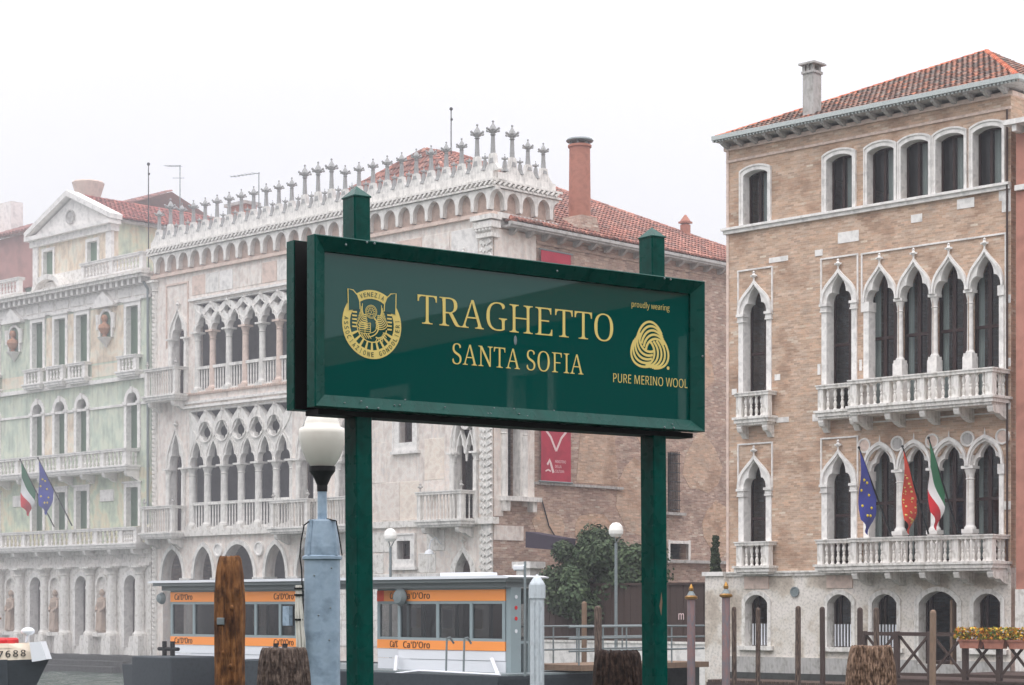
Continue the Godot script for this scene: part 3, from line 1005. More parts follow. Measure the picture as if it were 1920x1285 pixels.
	# --- chimney
	var ch := Geo.new()
	ch.box(Vector3(3.12, 17.6, -0.42), Vector3(3.54, 19.45, 0.02))
	var cn := obj("chimney", ch, M.stone_dark, b)
	var cp := Geo.new()
	cp.box(Vector3(3.08, 19.45, -0.46), Vector3(3.58, 19.53, 0.06))
	for dx in [0.0, 0.17, 0.33]:
		for dz in [-0.42, -0.08]:
			cp.box(Vector3(3.1 + dx, 19.53, dz), Vector3(3.2 + dx, 19.73, dz + 0.1))
	cp.box(Vector3(3.02, 19.73, -0.54), Vector3(3.66, 19.79, 0.14))
	obj("chimney_cap", cp, M.stone_dark, cn)
	# --- balconies
	var bx := [16.83, 18.05, 19.3, 20.5, 21.66]
	var sx2 := bx.map(func(s): return s - 11.1)
	balcony(b, sx2, 8.18, 9.2, 0.95, 4, {"post": 0.24, "brackets": [sx2[0], sx2[1], sx2[2], sx2[3], sx2[4]], "mat": M.stone})
	balcony(b, [X.call(15.2), X.call(16.5)], 8.18, 9.2, 0.42, 4, {"post": 0.2, "brackets": [X.call(15.2), X.call(16.4)], "sides": false})
	balcony(b, [X.call(11.9), X.call(13.0)], 8.18, 9.2, 0.42, 4, {"post": 0.22, "brackets": [X.call(11.9), X.call(12.95)]})
	balcony(b, sx2, 3.24, 4.24, 0.95, 5, {"post": 0.22, "brackets": [sx2[0], sx2[1], sx2[2], sx2[3], sx2[4]]})
	balcony(b, [X.call(15.2), X.call(16.5)], 3.24, 4.24, 0.45, 5, {"post": 0.2, "sides": false})
	balcony(b, [X.call(11.9), X.call(13.0)], 3.24, 4.24, 0.4, 4, {"post": 0.24})
	# --- ground floor windows and door
	for i in round_tops.size():
		var x: float = X.call(round_tops[i])
		var g := Geo.new()
		var inner := with_jambs(arch_line(seg_arch, x, 0.46, 2.2, 0.28), 0.78)
		var outer := with_jambs(arch_line(seg_arch, x, 0.6, 2.3, 0.32), 0.78)
		g.band(inner, outer, -0.36, 0.04)
		g.box(Vector3(x - 0.72, 0.64, -0.3), Vector3(x + 0.72, 0.78, 0.14))
		var win := obj("ground_window", g, M.stone, b)
		casement(win, x, 0.47, 0.78, 2.5, -0.4, 0.0, 0, [-0.22, 0.2], 0.035)
		for k in (7 if i < 3 else 0):
			obj("window_bar", Geo.new().box(Vector3(-0.022, 0, -0.02), Vector3(0.022, 0.72, 0.02)), M.white_paint, win, Vector3(x - 0.36 + k * 0.12, 0.8, -0.28))
	for q in [[12.33, 0.48], [15.66, 0.48]]:
		obj("brown_panel", Geo.new().box(Vector3(X.call(q[0]) - 0.5, 2.68, -0.1), Vector3(X.call(q[0]) + 0.5, 3.09, 0.03)), M.stone_pink, b)
	var dx: float = X.call(19.32)
	var dg := Geo.new()
	dg.band(with_jambs(arch_line(seg_arch, dx, 0.68, 2.18, 0.38), 0.3), with_jambs(arch_line(seg_arch, dx, 0.84, 2.26, 0.44), 0.3), -0.4, 0.04)
	var door := obj("doorway", dg, M.stone, b)
	casement(door, dx, 0.7, 0.3, 2.6, -0.42, 0.0, 0, [-0.5, 0.34], 0.05)
	var leaf := obj("door", Geo.new().box(Vector3(dx + 0.36, 0.3, -0.4), Vector3(dx + 0.44, 2.3, -0.1)), M.brown_pole, door)
	leaf.set_meta("label", "open reddish wooden door leaf")
	obj("vent", Geo.new().lathe([Vector2(0, 0.03), Vector2(0.12, 0.03), Vector2(0.13, 0.05), Vector2(0.17, 0.05), Vector2(0.17, -0.02)], Vector3(X.call(13.9), 2.57, 0), 16, Basis(Vector3(1, 0, 0), PI / 2)), M.metal_grey, b)
	# --- downpipe
	var dp := Geo.new()
	dp.cyl(Vector3(W - 0.08, 3.3, 0.09), Vector3(W - 0.08, 17.0, 0.09), 0.035, 0.035, 8)
	obj("downpipe", dp, M.dark_wood, b)
	# --- flags on the lower balcony
	flag("european_flag", "blue flag with yellow stars on a slanting pole, leftmost on the brick palace balcony", Vector3(18.2, 4.3, 0.9), Vector3(18.25, 6.9, 2.7), 0)
	flag("venetian_flag", "orange red flag with a golden pattern on the middle pole of the brick palace balcony", Vector3(19.55, 4.3, 0.9), Vector3(19.8, 6.85, 2.7), 1)
	flag("italian_flag", "green white and red flag, rightmost of the three on the brick palace balcony", Vector3(20.6, 4.3, 0.9), Vector3(20.7, 7.05, 2.7), 2)

# cloth that hangs in folds below a slanting pole; a, b given as (s, h, n)
func flag(called: String, label: String, a: Vector3, b: Vector3, kind: int, share := 0.54) -> void:
	var base := fp(a.x, a.z, a.y)
	var top := fp(b.x, b.z, b.y)
	var t := thing(called, label, "flag", base, 0.0, "flags on the palace balconies")
	var d := top - base
	obj("pole", Geo.new().cyl(Vector3(), d, 0.03, 0.022, 7).ball(d, 0.045, 8), M.dark_metal, t)
	var parts := {0: [[0.0, 1.0, "blue"]], 1: [[0.0, 1.0, "red"]], 2: [[0.0, 0.36, "green"], [0.36, 0.68, "white"], [0.68, 1.0, "red2"]]}
	var cols := {"blue": Color(0.2, 0.24, 0.6), "red": Color(0.84, 0.27, 0.16), "green": Color(0.1, 0.42, 0.27), "white": Color(0.9, 0.9, 0.9), "red2": Color(0.78, 0.13, 0.18)}
	var hoist := d.length() * share
	var dn := d.normalized()
	var side := U
	# a point of the cloth: u runs down the pole from the top, w away from it; the free side has slid down
	var pt := func(u: float, w: float) -> Vector3:
		var along := d - dn * (0.1 + u * hoist)
		var drop := w * 2.1 * (1.0 - u * 0.45)
		var fold := sin(w * 7.0 + u * 5.0) * 0.07 * (0.3 + w)
		return along + Vector3(0, -drop, 0) + Vector3(dn.x, 0, dn.z) * (u * hoist * w * 0.42) + side * fold + N * (cos(w * 6.0 + u * 7.0) * 0.05 * w)
	for q in parts[kind]:
		var g := Geo.new()
		var nu := 10
		var nw := 14
		for i in nu:
			for j in nw:
				var u0 := float(i) / nu
				var u1 := float(i + 1) / nu
				var w0: float = lerpf(q[0], q[1], float(j) / nw)
				var w1: float = lerpf(q[0], q[1], float(j + 1) / nw)
				g.quad(pt.call(u0, w0), pt.call(u1, w0), pt.call(u1, w1), pt.call(u0, w1), N)
		var key := "flag_" + str(q[2])
		if not M.has(key):
			mat(key, cols[q[2]], 0.85)
			M[key].backlight_enabled = true
			M[key].backlight = Color(0.25, 0.25, 0.25)
		obj("cloth", g, M[key], t)
	if kind == 0:
		if not M.has("star_yellow"):
			mat("star_yellow", Color(0.9, 0.8, 0.2), 0.8)
		for i in 8:
			var u := 0.45 + 0.28 * cos(TAU * i / 8.0)
			var w := 0.5 + 0.3 * sin(TAU * i / 8.0)
			var p: Vector3 = pt.call(u, w)
			obj("star", Geo.new().ball(p + N * 0.012 + U * 0.012, 0.045, 6, Vector3(1, 1, 0.5)), M.star_yellow, t)
	if kind == 1:
		for i in 26:
			var u := rng.randf_range(0.08, 0.9)
			var w := rng.randf_range(0.1, 0.9)
			var p: Vector3 = pt.call(u, w)
			obj("gold_pattern", Geo.new().ball(p + N * 0.008 + U * 0.008, rng.randf_range(0.02, 0.06), 6, Vector3(1, 0.6, 0.4)), M.sign_gold, t)

# ---------------------------------------------------------------- the white marble palace with spires
func spire_mesh(h: float, s: float) -> ArrayMesh:
	var g := Geo.new()
	var st := h - 0.62 * s
	# four-sided tapering stem
	var prof := [[0.12, 0.0], [0.075, st * 0.35], [0.055, st * 0.97]]
	for i in 2:
		for k in 4:
			var a0 := TAU * k / 4.0 + PI / 4
			var a1 := a0 + TAU / 4.0
			var r0: float = prof[i][0] * 1.3
			var r1: float = prof[i + 1][0] * 1.3
			g.quad(Vector3(cos(a0) * r0, prof[i][1], sin(a0) * r0), Vector3(cos(a1) * r0, prof[i][1], sin(a1) * r0), Vector3(cos(a1) * r1, prof[i + 1][1], sin(a1) * r1), Vector3(cos(a0) * r1, prof[i + 1][1], sin(a0) * r1), Vector3(cos((a0 + a1) / 2), 0, sin((a0 + a1) / 2)))
	g.lathe([Vector2(0.1, 0.0), Vector2(0.12, 0.03), Vector2(0.08, 0.06), Vector2(0.13, 0.16), Vector2(0.17, 0.24), Vector2(0.12, 0.36), Vector2(0.05, 0.47), Vector2(0.03, 0.52)].map(func(p): return p * s), Vector3(0, st - 0.02, 0), 8)
	g.ball(Vector3(0, st + 0.56 * s, 0), 0.055 * s, 8)
	for k in 4:
		var d := Vector3(cos(TAU * k / 4.0), 0, sin(TAU * k / 4.0))
		g.cyl(Vector3(0, st + 0.13 * s, 0) + d * 0.1 * s, Vector3(0, st + 0.21 * s, 0) + d * 0.3 * s, 0.06 * s, 0.035 * s, 6)
		g.ball(Vector3(0, st + 0.22 * s, 0) + d * 0.34 * s, 0.06 * s, 6)
	return g.mesh()

func merlon(tall := false) -> Geo:
	var p := [Vector2(-0.42, 0), Vector2(0.42, 0), Vector2(0.42, 0.05), Vector2(0.3, 0.12), Vector2(0.19, 0.28), Vector2(0.13, 0.52)]
	if tall:
		p[5] = Vector2(0.13, 0.66)
	var q := p.duplicate()
	for i in range(p.size() - 1, 1, -1):
		q.append(Vector2(-p[i].x, p[i].y))
	return Geo.new().prism(q, -0.09, 0.09)

func corbel_frieze(n: int, step: float) -> Geo:
	var g := Geo.new()
	var a := []
	for i in 7:
		var t := PI / 2 * i / 6.0
		a.append(Vector2(step / 2 - (step / 2 - 0.08) * cos(t), 0.28 + 0.42 * sin(t)))
	for k in n:
		var p := [Vector2(-0.06, 0), Vector2(0.06, 0), Vector2(0.085, 0.1)]
		for q in a:
			p.append(Vector2(q.x - 0.002 if q.x > step / 2 - 0.01 else q.x, q.y))
		p.append(Vector2(step / 2 - 0.002, 0.78))
		for i in range(p.size() - 1, -1, -1):
			p.append(Vector2(-p[i].x, p[i].y))
		var pp := []
		for q in p:
			if pp.is_empty() or pp[-1].distance_to(q) > 1e-4:
				pp.append(q)
		var h := Geo.new().prism(pp, 0, 0.24)
		for v in h.v.size():
			h.v[v] += Vector3(k * step, 0, 0)
		g.v.append_array(h.v)
		g.nn.append_array(h.nn)
	return g

# open stone tracery above a row of columns; c are the column places
func tracery(b: Node3D, c: Array, y0: float, y1: float, light_apex: float, hw: float, qy: float, qr: float, qd: float, ty: float, z: float, rib := 0.032, ringed := true) -> void:
	var holes := []
	var g := Geo.new()
	var step: float = c[1] - c[0]
	for i in c.size() - 1:
		var m: float = (c[i] + c[i + 1]) / 2
		holes.append(hole(arch_line(TREFOIL, m, hw, y0, light_apex - y0), y0))
		holes.append([[m - step * 0.42, m - step * 0.2, m, m + step * 0.2, m + step * 0.42], [y1 - 0.12, (ty + y1 - 0.12) / 2 + 0.04, ty, (ty + y1 - 0.12) / 2 + 0.04, y1 - 0.12], [y1 - 0.1, y1 - 0.1, y1 - 0.1, y1 - 0.1, y1 - 0.1]])
	for i in range(1, c.size() - 1):
		holes.append(quatrefoil(c[i], qy, qr, qd))
	g.plate(c[0], c[-1], y0, y1, holes, z + 0.1, z - 0.14)
	for i in c.size() - 1:
		var m: float = (c[i] + c[i + 1]) / 2
		var l := arch_line(TREFOIL, m, hw, y0, light_apex - y0)
		var o := arch_line(TREFOIL, m, hw + 0.07, y0, light_apex - y0 + 0.1)
		g.band(l, o, z + 0.098, z + 0.16)
		# ogee ribs that rise from the capitals and cross over the lights
		for s in [-1.0, 1.0]:
			var r1 := []
			var r2 := []
			var n := 12
			for k in n + 1:
				var t := float(k) / n
				var x = m - s * step / 2 + s * step * (t * 0.98 - 0.14 * sin(TAU * t))
				var y := y0 + 0.1 + (y1 - 0.22 - y0) * t
				r1.append(Vector2(x - rib, y - rib * 0.4 * s))
				r2.append(Vector2(x + rib, y + rib * 0.4 * s))
			g.band(r1, r2, z + 0.09, z + 0.14 + 0.003 * s)
	for i in range(1, c.size() - 1):
		var p := []
		var q := []
		for k in 20:
			var a := TAU * k / 20.0
			p.append(Vector2(c[i] + cos(a) * (qr + qd) * 1.02, qy + sin(a) * (qr + qd) * 1.02))
			q.append(Vector2(c[i] + cos(a) * ((qr + qd) * 1.02 + 0.04), qy + sin(a) * ((qr + qd) * 1.02 + 0.04)))
		if ringed:
			g.band(p, q, z + 0.1, z + 0.17, true)
		finial(g, c[i], y1 - 0.32, z + 0.12, 0.8)
	obj("tracery", g, M.oro, b)

func rope(g: Geo, a: Vector3, b: Vector3, step: float, r: float, out: Vector3) -> void:
	var n := int(a.distance_to(b) / step)
	var d := (b - a).normalized()
	for i in n:
		var p := a + d * step * (i + 0.5)
		var y := (d + Vector3(0, 0.75, 0)).normalized() if absf(d.y) < 0.5 else (d + out.cross(d) * 0.75).normalized()
		var x := y.cross(out).normalized()
		g.obox(p, Vector3(r * 0.9, r * 2.7, r * 1.6), Basis(x, y, x.cross(y)))

# leaves laid in a herring-bone up a pilaster
func herring(g: Geo, x: float, w: float, y0: float, y1: float, z: float) -> void:
	var y := y0
	while y < y1 - 0.2:
		for s in [-1.0, 1.0]:
			var c := Vector3(x + s * w * 0.27, y + 0.14, z)
			g.obox(c, Vector3(w * 0.52, 0.13, 0.09), Basis(Vector3(0, 0, 1), s * 0.75))
			g.obox(c + Vector3(s * w * 0.16, 0.02, 0.01), Vector3(0.13, 0.15, 0.1), Basis(Vector3(0, 0, 1), 0.6))
		y += 0.26

func oro_window(b: Node3D, x: float, hw: float, sill: float, spr: float, apex: float, trac := false) -> void:
	var g := Geo.new()
	var inner := with_jambs(arch_line(POINTED if trac else TREFOIL, x, hw, spr, apex - spr), sill)
	var outer := with_jambs(arch_line(OGEE, x, hw + 0.2, spr, apex - spr + 0.28), sill)
	g.band(inner, outer, -0.3, 0.08)
	g.band(mix_line(inner, outer, 0.75), outer, 0.078, 0.14)
	for s in [-1.0, 1.0]:
		var xm: float = x + s * (hw + 0.1)
		g.cyl(Vector3(xm, sill, 0.06), Vector3(xm, spr - 0.3, 0.06), 0.12, 0.11, 10)
		capital(g, xm, spr - 0.34, 0.02, 0.12, 0.36)
	if trac:
		var t := Geo.new()
		for s in [-1.0, 1.0]:
			var l := arch_line(TREFOIL, x + s * hw / 2, hw / 2 - 0.07, spr, (apex - spr) * 0.42)
			var o := arch_line(OGEE, x + s * hw / 2, hw / 2 - 0.001, spr - 0.05, (apex - spr) * 0.52)
			g.band(l, o, -0.18, 0.02)
		var p := []
		var q := []
		for k in 18:
			var a := TAU * k / 18.0
			p.append(Vector2(x + cos(a) * hw * 0.3, spr + (apex - spr) * 0.66 + sin(a) * hw * 0.34))
			q.append(Vector2(x + cos(a) * hw * 0.5, spr + (apex - spr) * 0.66 + sin(a) * hw * 0.54))
		g.band(p, q, -0.17, 0.03, true)
		g.cyl(Vector3(x, spr + 0.05, -0.08), Vector3(x, spr - 0.32, -0.08), 0.07, 0.04, 8)
	finial(g, x, apex + 0.25, 0.1, 1.0)
	var w := obj("ogee_window", g, M.oro, b)
	casement(w, x, hw, sill, apex, -0.45, 0.0, 0, [0.0], 0.03)

func spired_palace() -> void:
	var b := thing("spired_palace", "pale marble gothic palace with pierced tracery loggias and a crest of stone spires", "palace", fp(0.0), -ANG)
	var L := -21.5
	var c1 := []
	var c2 := []
	for k in 7:
		c1.append(-18.84 + 1.18 * k)
		c2.append(-18.43 + 1.14 * k)
	var holes := []
	holes.append(rect_hole(c1[0], c1[6], 5.45, 10.72))
	holes.append(rect_hole(c2[0], c2[6], 11.45, 15.42))
	var wins := [[-19.72, 0.46, 5.45, 8.2, 9.7, false], [-10.72, 0.46, 5.45, 8.2, 9.7, false], [-8.2, 0.5, 5.45, 7.95, 9.7, true], [-1.5, 0.52, 5.45, 7.95, 9.7, true], [-19.53, 0.45, 11.5, 13.95, 15.0, false], [-10.5, 0.45, 11.5, 13.95, 15.0, false], [-8.2, 0.5, 11.5, 13.8, 15.1, true], [-1.5, 0.5, 11.5, 13.8, 15.1, true]]
	for q in wins:
		var inner := arch_line(POINTED if q[5] else TREFOIL, q[0], q[1] + 0.06, q[3], q[4] - q[3] + 0.08)
		holes.append(hole(inner, q[2]))
	holes.append(rect_hole(-5.16, -4.39, 8.52, 9.95))
	holes.append(rect_hole(-5.28, -4.51, 3.95, 4.67))
	holes.append(rect_hole(-5.16, -4.39, 12.2, 13.4))
	var arches := [[-20.0, 0.77, 3.3, 1.35], [-17.75, 0.68, 3.3, 1.42], [-15.34, 1.1, 3.35, 1.42], [-12.8, 0.68, 3.3, 1.42], [-10.75, 0.66, 3.3, 1.36]]
	for i in arches.size():
		var q: Array = arches[i]
		holes.append(hole(arch_line(round_arch() if i == 2 else POINTED, q[0], q[1], q[2], q[3]), -0.3))
	holes.append(hole(arch_line(OGEE, -1.55, 0.45, 3.3, 0.9), -0.1))
	obj("marble_wall", Geo.new().plate(L, 0, -0.1, 18.05, holes, 0, -0.45), M.marble, b)
	obj("foundation", Geo.new().box(Vector3(L - 0.02, -2.0, -0.5), Vector3(0.05, -0.1, 0.14)), M.wet_stone, b)
	# loggia rooms and the body behind
	for q in [[-0.1, 5.1, -21.2, -9.9, -3.6], [5.45, 10.8, -19.0, -11.6, -3.0], [11.4, 15.5, -18.6, -11.5, -3.0]]:
		var g := Geo.new()
		g.box(Vector3(q[2], q[0], q[4] - 0.2), Vector3(q[3], q[1], q[4]))
		g.box(Vector3(q[2] - 0.2, q[0], q[4] - 0.2), Vector3(q[2], q[1], -0.45))
		g.box(Vector3(q[3], q[0], q[4] - 0.2), Vector3(q[3] + 0.2, q[1], -0.45))
		g.box(Vector3(q[2] - 0.2, q[0] - 0.15, q[4] - 0.2), Vector3(q[3] + 0.2, q[0], -0.45))
		g.box(Vector3(q[2] - 0.2, q[1], q[4] - 0.2), Vector3(q[3] + 0.2, q[1] + 0.15, -0.45))
		obj("loggia_room", g, M.loggia, b)
	obj("left_wall", Geo.new().box(Vector3(L, -0.1, -20), Vector3(L + 0.4, 18.0, -0.45)), M.brick_red, b)
	obj("back_wall", Geo.new().box(Vector3(L + 0.4, -0.1, -20), Vector3(-0.45, 16.4, -19.6)), M.brick_red, b)
	obj("floor_slab", Geo.new().box(Vector3(L + 0.4, 16.2, -19.6), Vector3(-0.45, 16.35, -0.45)), M.dark_room, b)
	for y in [5.0, 11.0]:
		obj("floor_slab", Geo.new().box(Vector3(-9.2, y, -19.6), Vector3(-0.45, y + 0.1, -0.45)), M.dark_room, b)
	# --- colonnades and tracery
	tracery(b, c1, 8.22, 10.75, 9.3, 0.5, 9.72, 0.205, 0.225, 10.12, -0.12)
	tracery(b, c2, 14.1, 15.45, 14.88, 0.48, 14.98, 0.12, 0.14, 15.06, -0.12, 0.062, false)
	for k in 7:
		var g := Geo.new()
		column(g, 0, 0, 5.45, 8.25, 0.17, 0.42)
		obj("column", g, M.oro, b, Vector3(c1[k] + (0.1 if k == 0 else (-0.1 if k == 6 else 0.0)), 0, -0.12))
		var h := Geo.new()
		column(h, 0, 0, 11.45, 14.13, 0.15, 0.4)
		obj("column", h, M.stone_pink if k % 2 == 1 else M.oro, b, Vector3(c2[k] + (0.08 if k == 0 else (-0.08 if k == 6 else 0.0)), 0, -0.12))
	for row in [[c1, 5.45, 6.66, M.oro], [c2, 11.45, 12.6, M.oro]]:
		var c: Array = row[0]
		for k in 6:
			var r := Geo.new()
			r.box(Vector3(c[k] + 0.12, row[2] - 0.13, -0.2), Vector3(c[k + 1] - 0.12, row[2], -0.02))
			var pr := obj("parapet_rail", r, M.oro, b)
			obj("parapet_base", Geo.new().box(Vector3(c[k] + 0.12, row[1], -0.2), Vector3(c[k + 1] - 0.12, row[1] + 0.12, -0.02)), M.oro, b)
			var bm := Geo.new().cyl(Vector3(), Vector3(0, row[2] - row[1] - 0.25, 0), 0.045, 0.04, 6, false).mesh()
			for i in 5:
				obj("baluster", bm, M.oro, pr, Vector3(lerpf(c[k] + 0.2, c[k + 1] - 0.2, i / 4.0), row[1] + 0.12, -0.11))
	# --- windows
	for q in wins:
		oro_window(b, q[0], q[1], q[2], q[3], q[4], q[5])
	for q in [[-5.16, -4.39, 8.52, 9.95, 0.33], [-5.28, -4.51, 3.95, 4.67, 0.3], [-5.16, -4.39, 12.2, 13.4, 0.33]]:
		var g := Geo.new()
		var e: float = q[4]
		var p := [Vector2(q[0], q[2]), Vector2(q[0], q[3]), Vector2(q[1], q[3]), Vector2(q[1], q[2])]
		var o := [Vector2(q[0] - e, q[2] - e), Vector2(q[0] - e, q[3] + e), Vector2(q[1] + e, q[3] + e), Vector2(q[1] + e, q[2] - e)]
		g.band(p, o, -0.25, 0.07, true)
		g.band(mix_line(p, o, 0.8), o, 0.068, 0.12, true)
		g.box(Vector3(q[0] - e - 0.08, q[2] - e - 0.12, 0), Vector3(q[1] + e + 0.08, q[2] - e - 0.003, 0.16))
		var w := obj("square_window", g, M.stone_clean, b)
		casement(w, (q[0] + q[1]) / 2, (q[1] - q[0]) / 2, q[2], q[3], -0.32, 0.0, 0, [0.0], 0.03)
	for i in arches.size():
		var q: Array = arches[i]
		var cv: Array = round_arch() if i == 2 else POINTED
		var g := Geo.new()
		var l := arch_line(cv, q[0], q[1], q[2], q[3])
		g.band(l, arch_line(cv, q[0], q[1] + 0.16, q[2], q[3] + 0.2), -0.02, 0.09)
		obj("portico_arch", g, M.oro, b)
	for x in [-18.95, -16.74, -13.83, -11.6]:
		column_of(b, "portico_column", x, -0.2, -0.1, 3.35, 0.24, M.oro)
	for x in [-16.7, -13.9]:
		var g := Geo.new().lathe([Vector2(0, 0.05), Vector2(0.22, 0.05), Vector2(0.24, 0.1), Vector2(0.3, 0.1), Vector2(0.31, 0)], Vector3(x, 4.55, 0), 16, Basis(Vector3(1, 0, 0), PI / 2))
		obj("roundel", g, M.stone_clean, b)
	var dg := Geo.new()
	dg.band(with_jambs(arch_line(OGEE, -1.55, 0.42, 3.3, 0.88), -0.1), with_jambs(arch_line(OGEE, -1.55, 0.68, 3.3, 1.15), -0.1), -0.4, 0.1)
	finial(dg, -1.55, 4.42, 0.08, 0.9)
	var dw := obj("doorway", dg, M.stone, b)
	obj("door", Geo.new().box(Vector3(-2.0, -0.1, -0.4), Vector3(-1.1, 4.2, -0.34)), M.dark_wood, dw)
	# --- balconies
	var bo := {"plain": true, "r": 0.05, "post": 0.18, "mat": M.oro}
	for q in [[-21.25, -19.15, 5.18, 6.55, 0.75], [-12.2, -10.0, 5.18, 6.5, 0.75], [-9.25, -7.25, 5.18, 6.5, 0.75], [-3.2, -0.95, 5.2, 6.48, 0.85], [-21.1, -19.0, 11.25, 12.65, 0.7], [-9.25, -7.25, 11.25, 12.6, 0.7], [-3.0, -0.9, 11.25, 12.6, 0.7]]:
		var o := bo.duplicate()
		o["brackets"] = [q[0] + 0.2, q[1] - 0.2]
		var s := balcony(b, [q[0], q[1]], q[2], q[3], q[4], 11, o)
		for x in [q[0], q[1]]:
			var g := Geo.new()
			finial(g, 0, 0, 0, 0.9)
			obj("finial", g, M.stone_dark, s, Vector3(x, q[3], q[4] - 0.1))
	# --- courses
	for q in [["belt_course", 5.18, 5.45, 0.18, L, -12.35, M.stone], ["belt_course", 5.2, 5.45, 0.12, -7.1, -3.35, M.stone], ["belt_course", 5.2, 5.45, 0.22, -0.8, 0.2, M.stone], ["string_course", 16.78, 16.92, 0.14, L, 0.1, M.stone_pink], ["string_course", 11.0, 11.1, 0.1, -19.0, -0.7, M.stone_clean], ["rope_band", 15.5, 15.6, 0.1, -18.8, -11.3, M.stone_clean], ["rope_band", 10.8, 10.9, 0.12, -19.2, -11.5, M.stone_clean]]:
		obj(q[0], Geo.new().box(Vector3(q[4], q[1], -0.1), Vector3(q[5], q[2], q[3])), q[6], b)
	var rr := Geo.new()
	rope(rr, Vector3(-19.0, 11.42, 0.06), Vector3(-9.5, 11.42, 0.06), 0.17, 0.06, Vector3(0, 0, 1))
	obj("rope_moulding", rr, M.stone_pink, b).set_meta("kind", "stuff")
	var rm := Geo.new()
	rm.box(Vector3(-20.5, 16.35, -0.05), Vector3(-18.87, 16.43, 0.05))
	rm.box(Vector3(-20.5, 13.6, -0.05), Vector3(-20.44, 16.35, 0.05))
	rm.box(Vector3(-18.93, 13.6, -0.05), Vector3(-18.87, 16.35, 0.05))
	obj("window_moulding", rm, M.stone_pink, b)
	# marble panels of the upper wall, each with its own edge and depth
	for i in 9:
		obj("marble_panel", Geo.new().cbox(Vector3(-18.6 + i * 0.98, 15.75, -0.05), Vector3(-17.68 + i * 0.98, 16.6, 0.02 + 0.006 * (i % 3)), 0.01), [M.stone_pink, M.stone_clean, M.marble, M.oro, M.marble][(i * 3) % 5], b)
	for i in 4:
		obj("marble_panel", Geo.new().cbox(Vector3(-6.9 + i * 1.55, 15.1, -0.05), Vector3(-5.45 + i * 1.55, 16.45, 0.02 + 0.006 * (i % 3)), 0.01), [M.stone_clean, M.stone_pink, M.marble][i % 3], b)
	var jn := 0
	for y in [0.5, 1.55, 2.6, 3.4, 4.25]:
		for x in 8:
			var xa: float = -9.6 + x * 1.0 + (0.5 if jn % 2 else 0.0)
			if xa + 0.98 > -2.4 or (y > 3.0 and xa > -6.6 and xa < -4.2):
				continue
			obj("stone_block", Geo.new().cbox(Vector3(xa, y, -0.05), Vector3(xa + 0.985, y + (1.03 if y < 2.6 else 0.78), 0.028 + 0.008 * ((x * 3 + jn) % 3)), 0.012), [M.oro, M.stone_clean, M.stone][(x + jn * 2) % 3], b)
		jn += 1
	# thin marble slabs that face the right wing, each with its own edge
	var keep := [[-8.95, -7.45, 5.2, 10.35], [-9.4, -7.1, 5.0, 6.6], [-5.6, -3.95, 8.0, 10.35], [-3.4, -0.75, 5.0, 6.6], [-2.25, -0.75, 5.2, 10.35], [-8.95, -7.45, 11.0, 15.7], [-9.4, -7.1, 11.0, 12.7], [-5.6, -3.95, 11.8, 13.8], [-3.2, -0.7, 11.0, 12.7], [-2.25, -0.75, 11.0, 15.7]]
	var row_y := [5.5, 7.0, 8.6, 10.0, 11.15, 12.7, 14.0, 15.05]
	for j in row_y.size() - 1:
		for i in 8:
			var xa: float = -9.55 + i * 1.1 + (0.3 if j % 2 else 0.0)
			var xb: float = minf(xa + 1.09, -0.6)
			var ya: float = row_y[j]
			var yb: float = row_y[j + 1] - 0.01
			var free := xb - xa > 0.3
			for q in keep:
				if xb > q[0] and xa < q[1] and yb > q[2] and ya < q[3]:
					free = false
			if free:
				obj("marble_slab", Geo.new().cbox(Vector3(xa, ya, -0.05), Vector3(xb, yb, 0.014 + 0.005 * ((i * 5 + j * 3) % 4)), 0.008), [M.marble, M.marble_b, M.marble, M.marble_c, M.marble_b][(i * 2 + j * 3) % 5], b)
	# --- corner pilasters
	var hp := Geo.new()
	hp.box(Vector3(-0.56, -0.1, -0.1), Vector3(-0.02, 16.2, 0.1))
	obj("corner_pilaster", hp, M.oro, b)
	var hl := Geo.new()
	herring(hl, -0.29, 0.52, 5.5, 16.0, 0.11)
	herring(hl, -0.29, 0.52, 1.6, 5.1, 0.11)
	obj("carved_leaves", hl, M.oro, b).set_meta("kind", "stuff")
	var cg := Geo.new()
	cg.box(Vector3(-0.72, 15.95, -0.2), Vector3(0.14, 16.1, 0.24))
	cg.box(Vector3(-0.8, 16.3, -0.2), Vector3(0.2, 16.55, 0.3))
	cg.box(Vector3(-0.68, 16.1, -0.2), Vector3(0.08, 16.3, 0.18))
	cg.box(Vector3(-0.9, 16.6, -0.2), Vector3(0.26, 16.78, 0.36))
	for i in 5:
		cg.ball(Vector3(-0.66 + i * 0.18, 16.24, 0.22), 0.09, 7)
	obj("corner_capital", cg, M.stone, b)
	var lg := Geo.new()
	lg.cyl(Vector3(-21.3, -0.1, 0.02), Vector3(-21.3, 16.4, 0.02), 0.13, 0.13, 10)
	capital(lg, -21.3, 16.2, 0.02, 0.16, 0.5)
	rope(lg, Vector3(-21.3, 0.2, 0.12), Vector3(-21.3, 16.2, 0.12), 0.2, 0.07, Vector3(0, 0, 1))
	obj("twisted_column", lg, M.stone, b).set_meta("kind", "stuff")
	# --- frieze, cornice, crest
	var fz := corbel_frieze(26, 0.84)
	obj("corbel_frieze", fz, M.oro, b, Vector3(-21.05, 16.98, 0)).set_meta("kind", "stuff")
	obj("frieze_back", Geo.new().box(Vector3(L + 0.02, 16.93, -0.05), Vector3(-0.002, 17.77, 0.012)), M.frieze_back, b)
	var co := Geo.new()
	co.box(Vector3(L - 0.05, 17.78, -0.4), Vector3(0.32, 17.86, 0.34))
	co.box(Vector3(L - 0.05, 18.02, -0.4), Vector3(0.34, 18.1, 0.36))
	obj("cornice", co, M.stone, b)
	var rc := Geo.new()
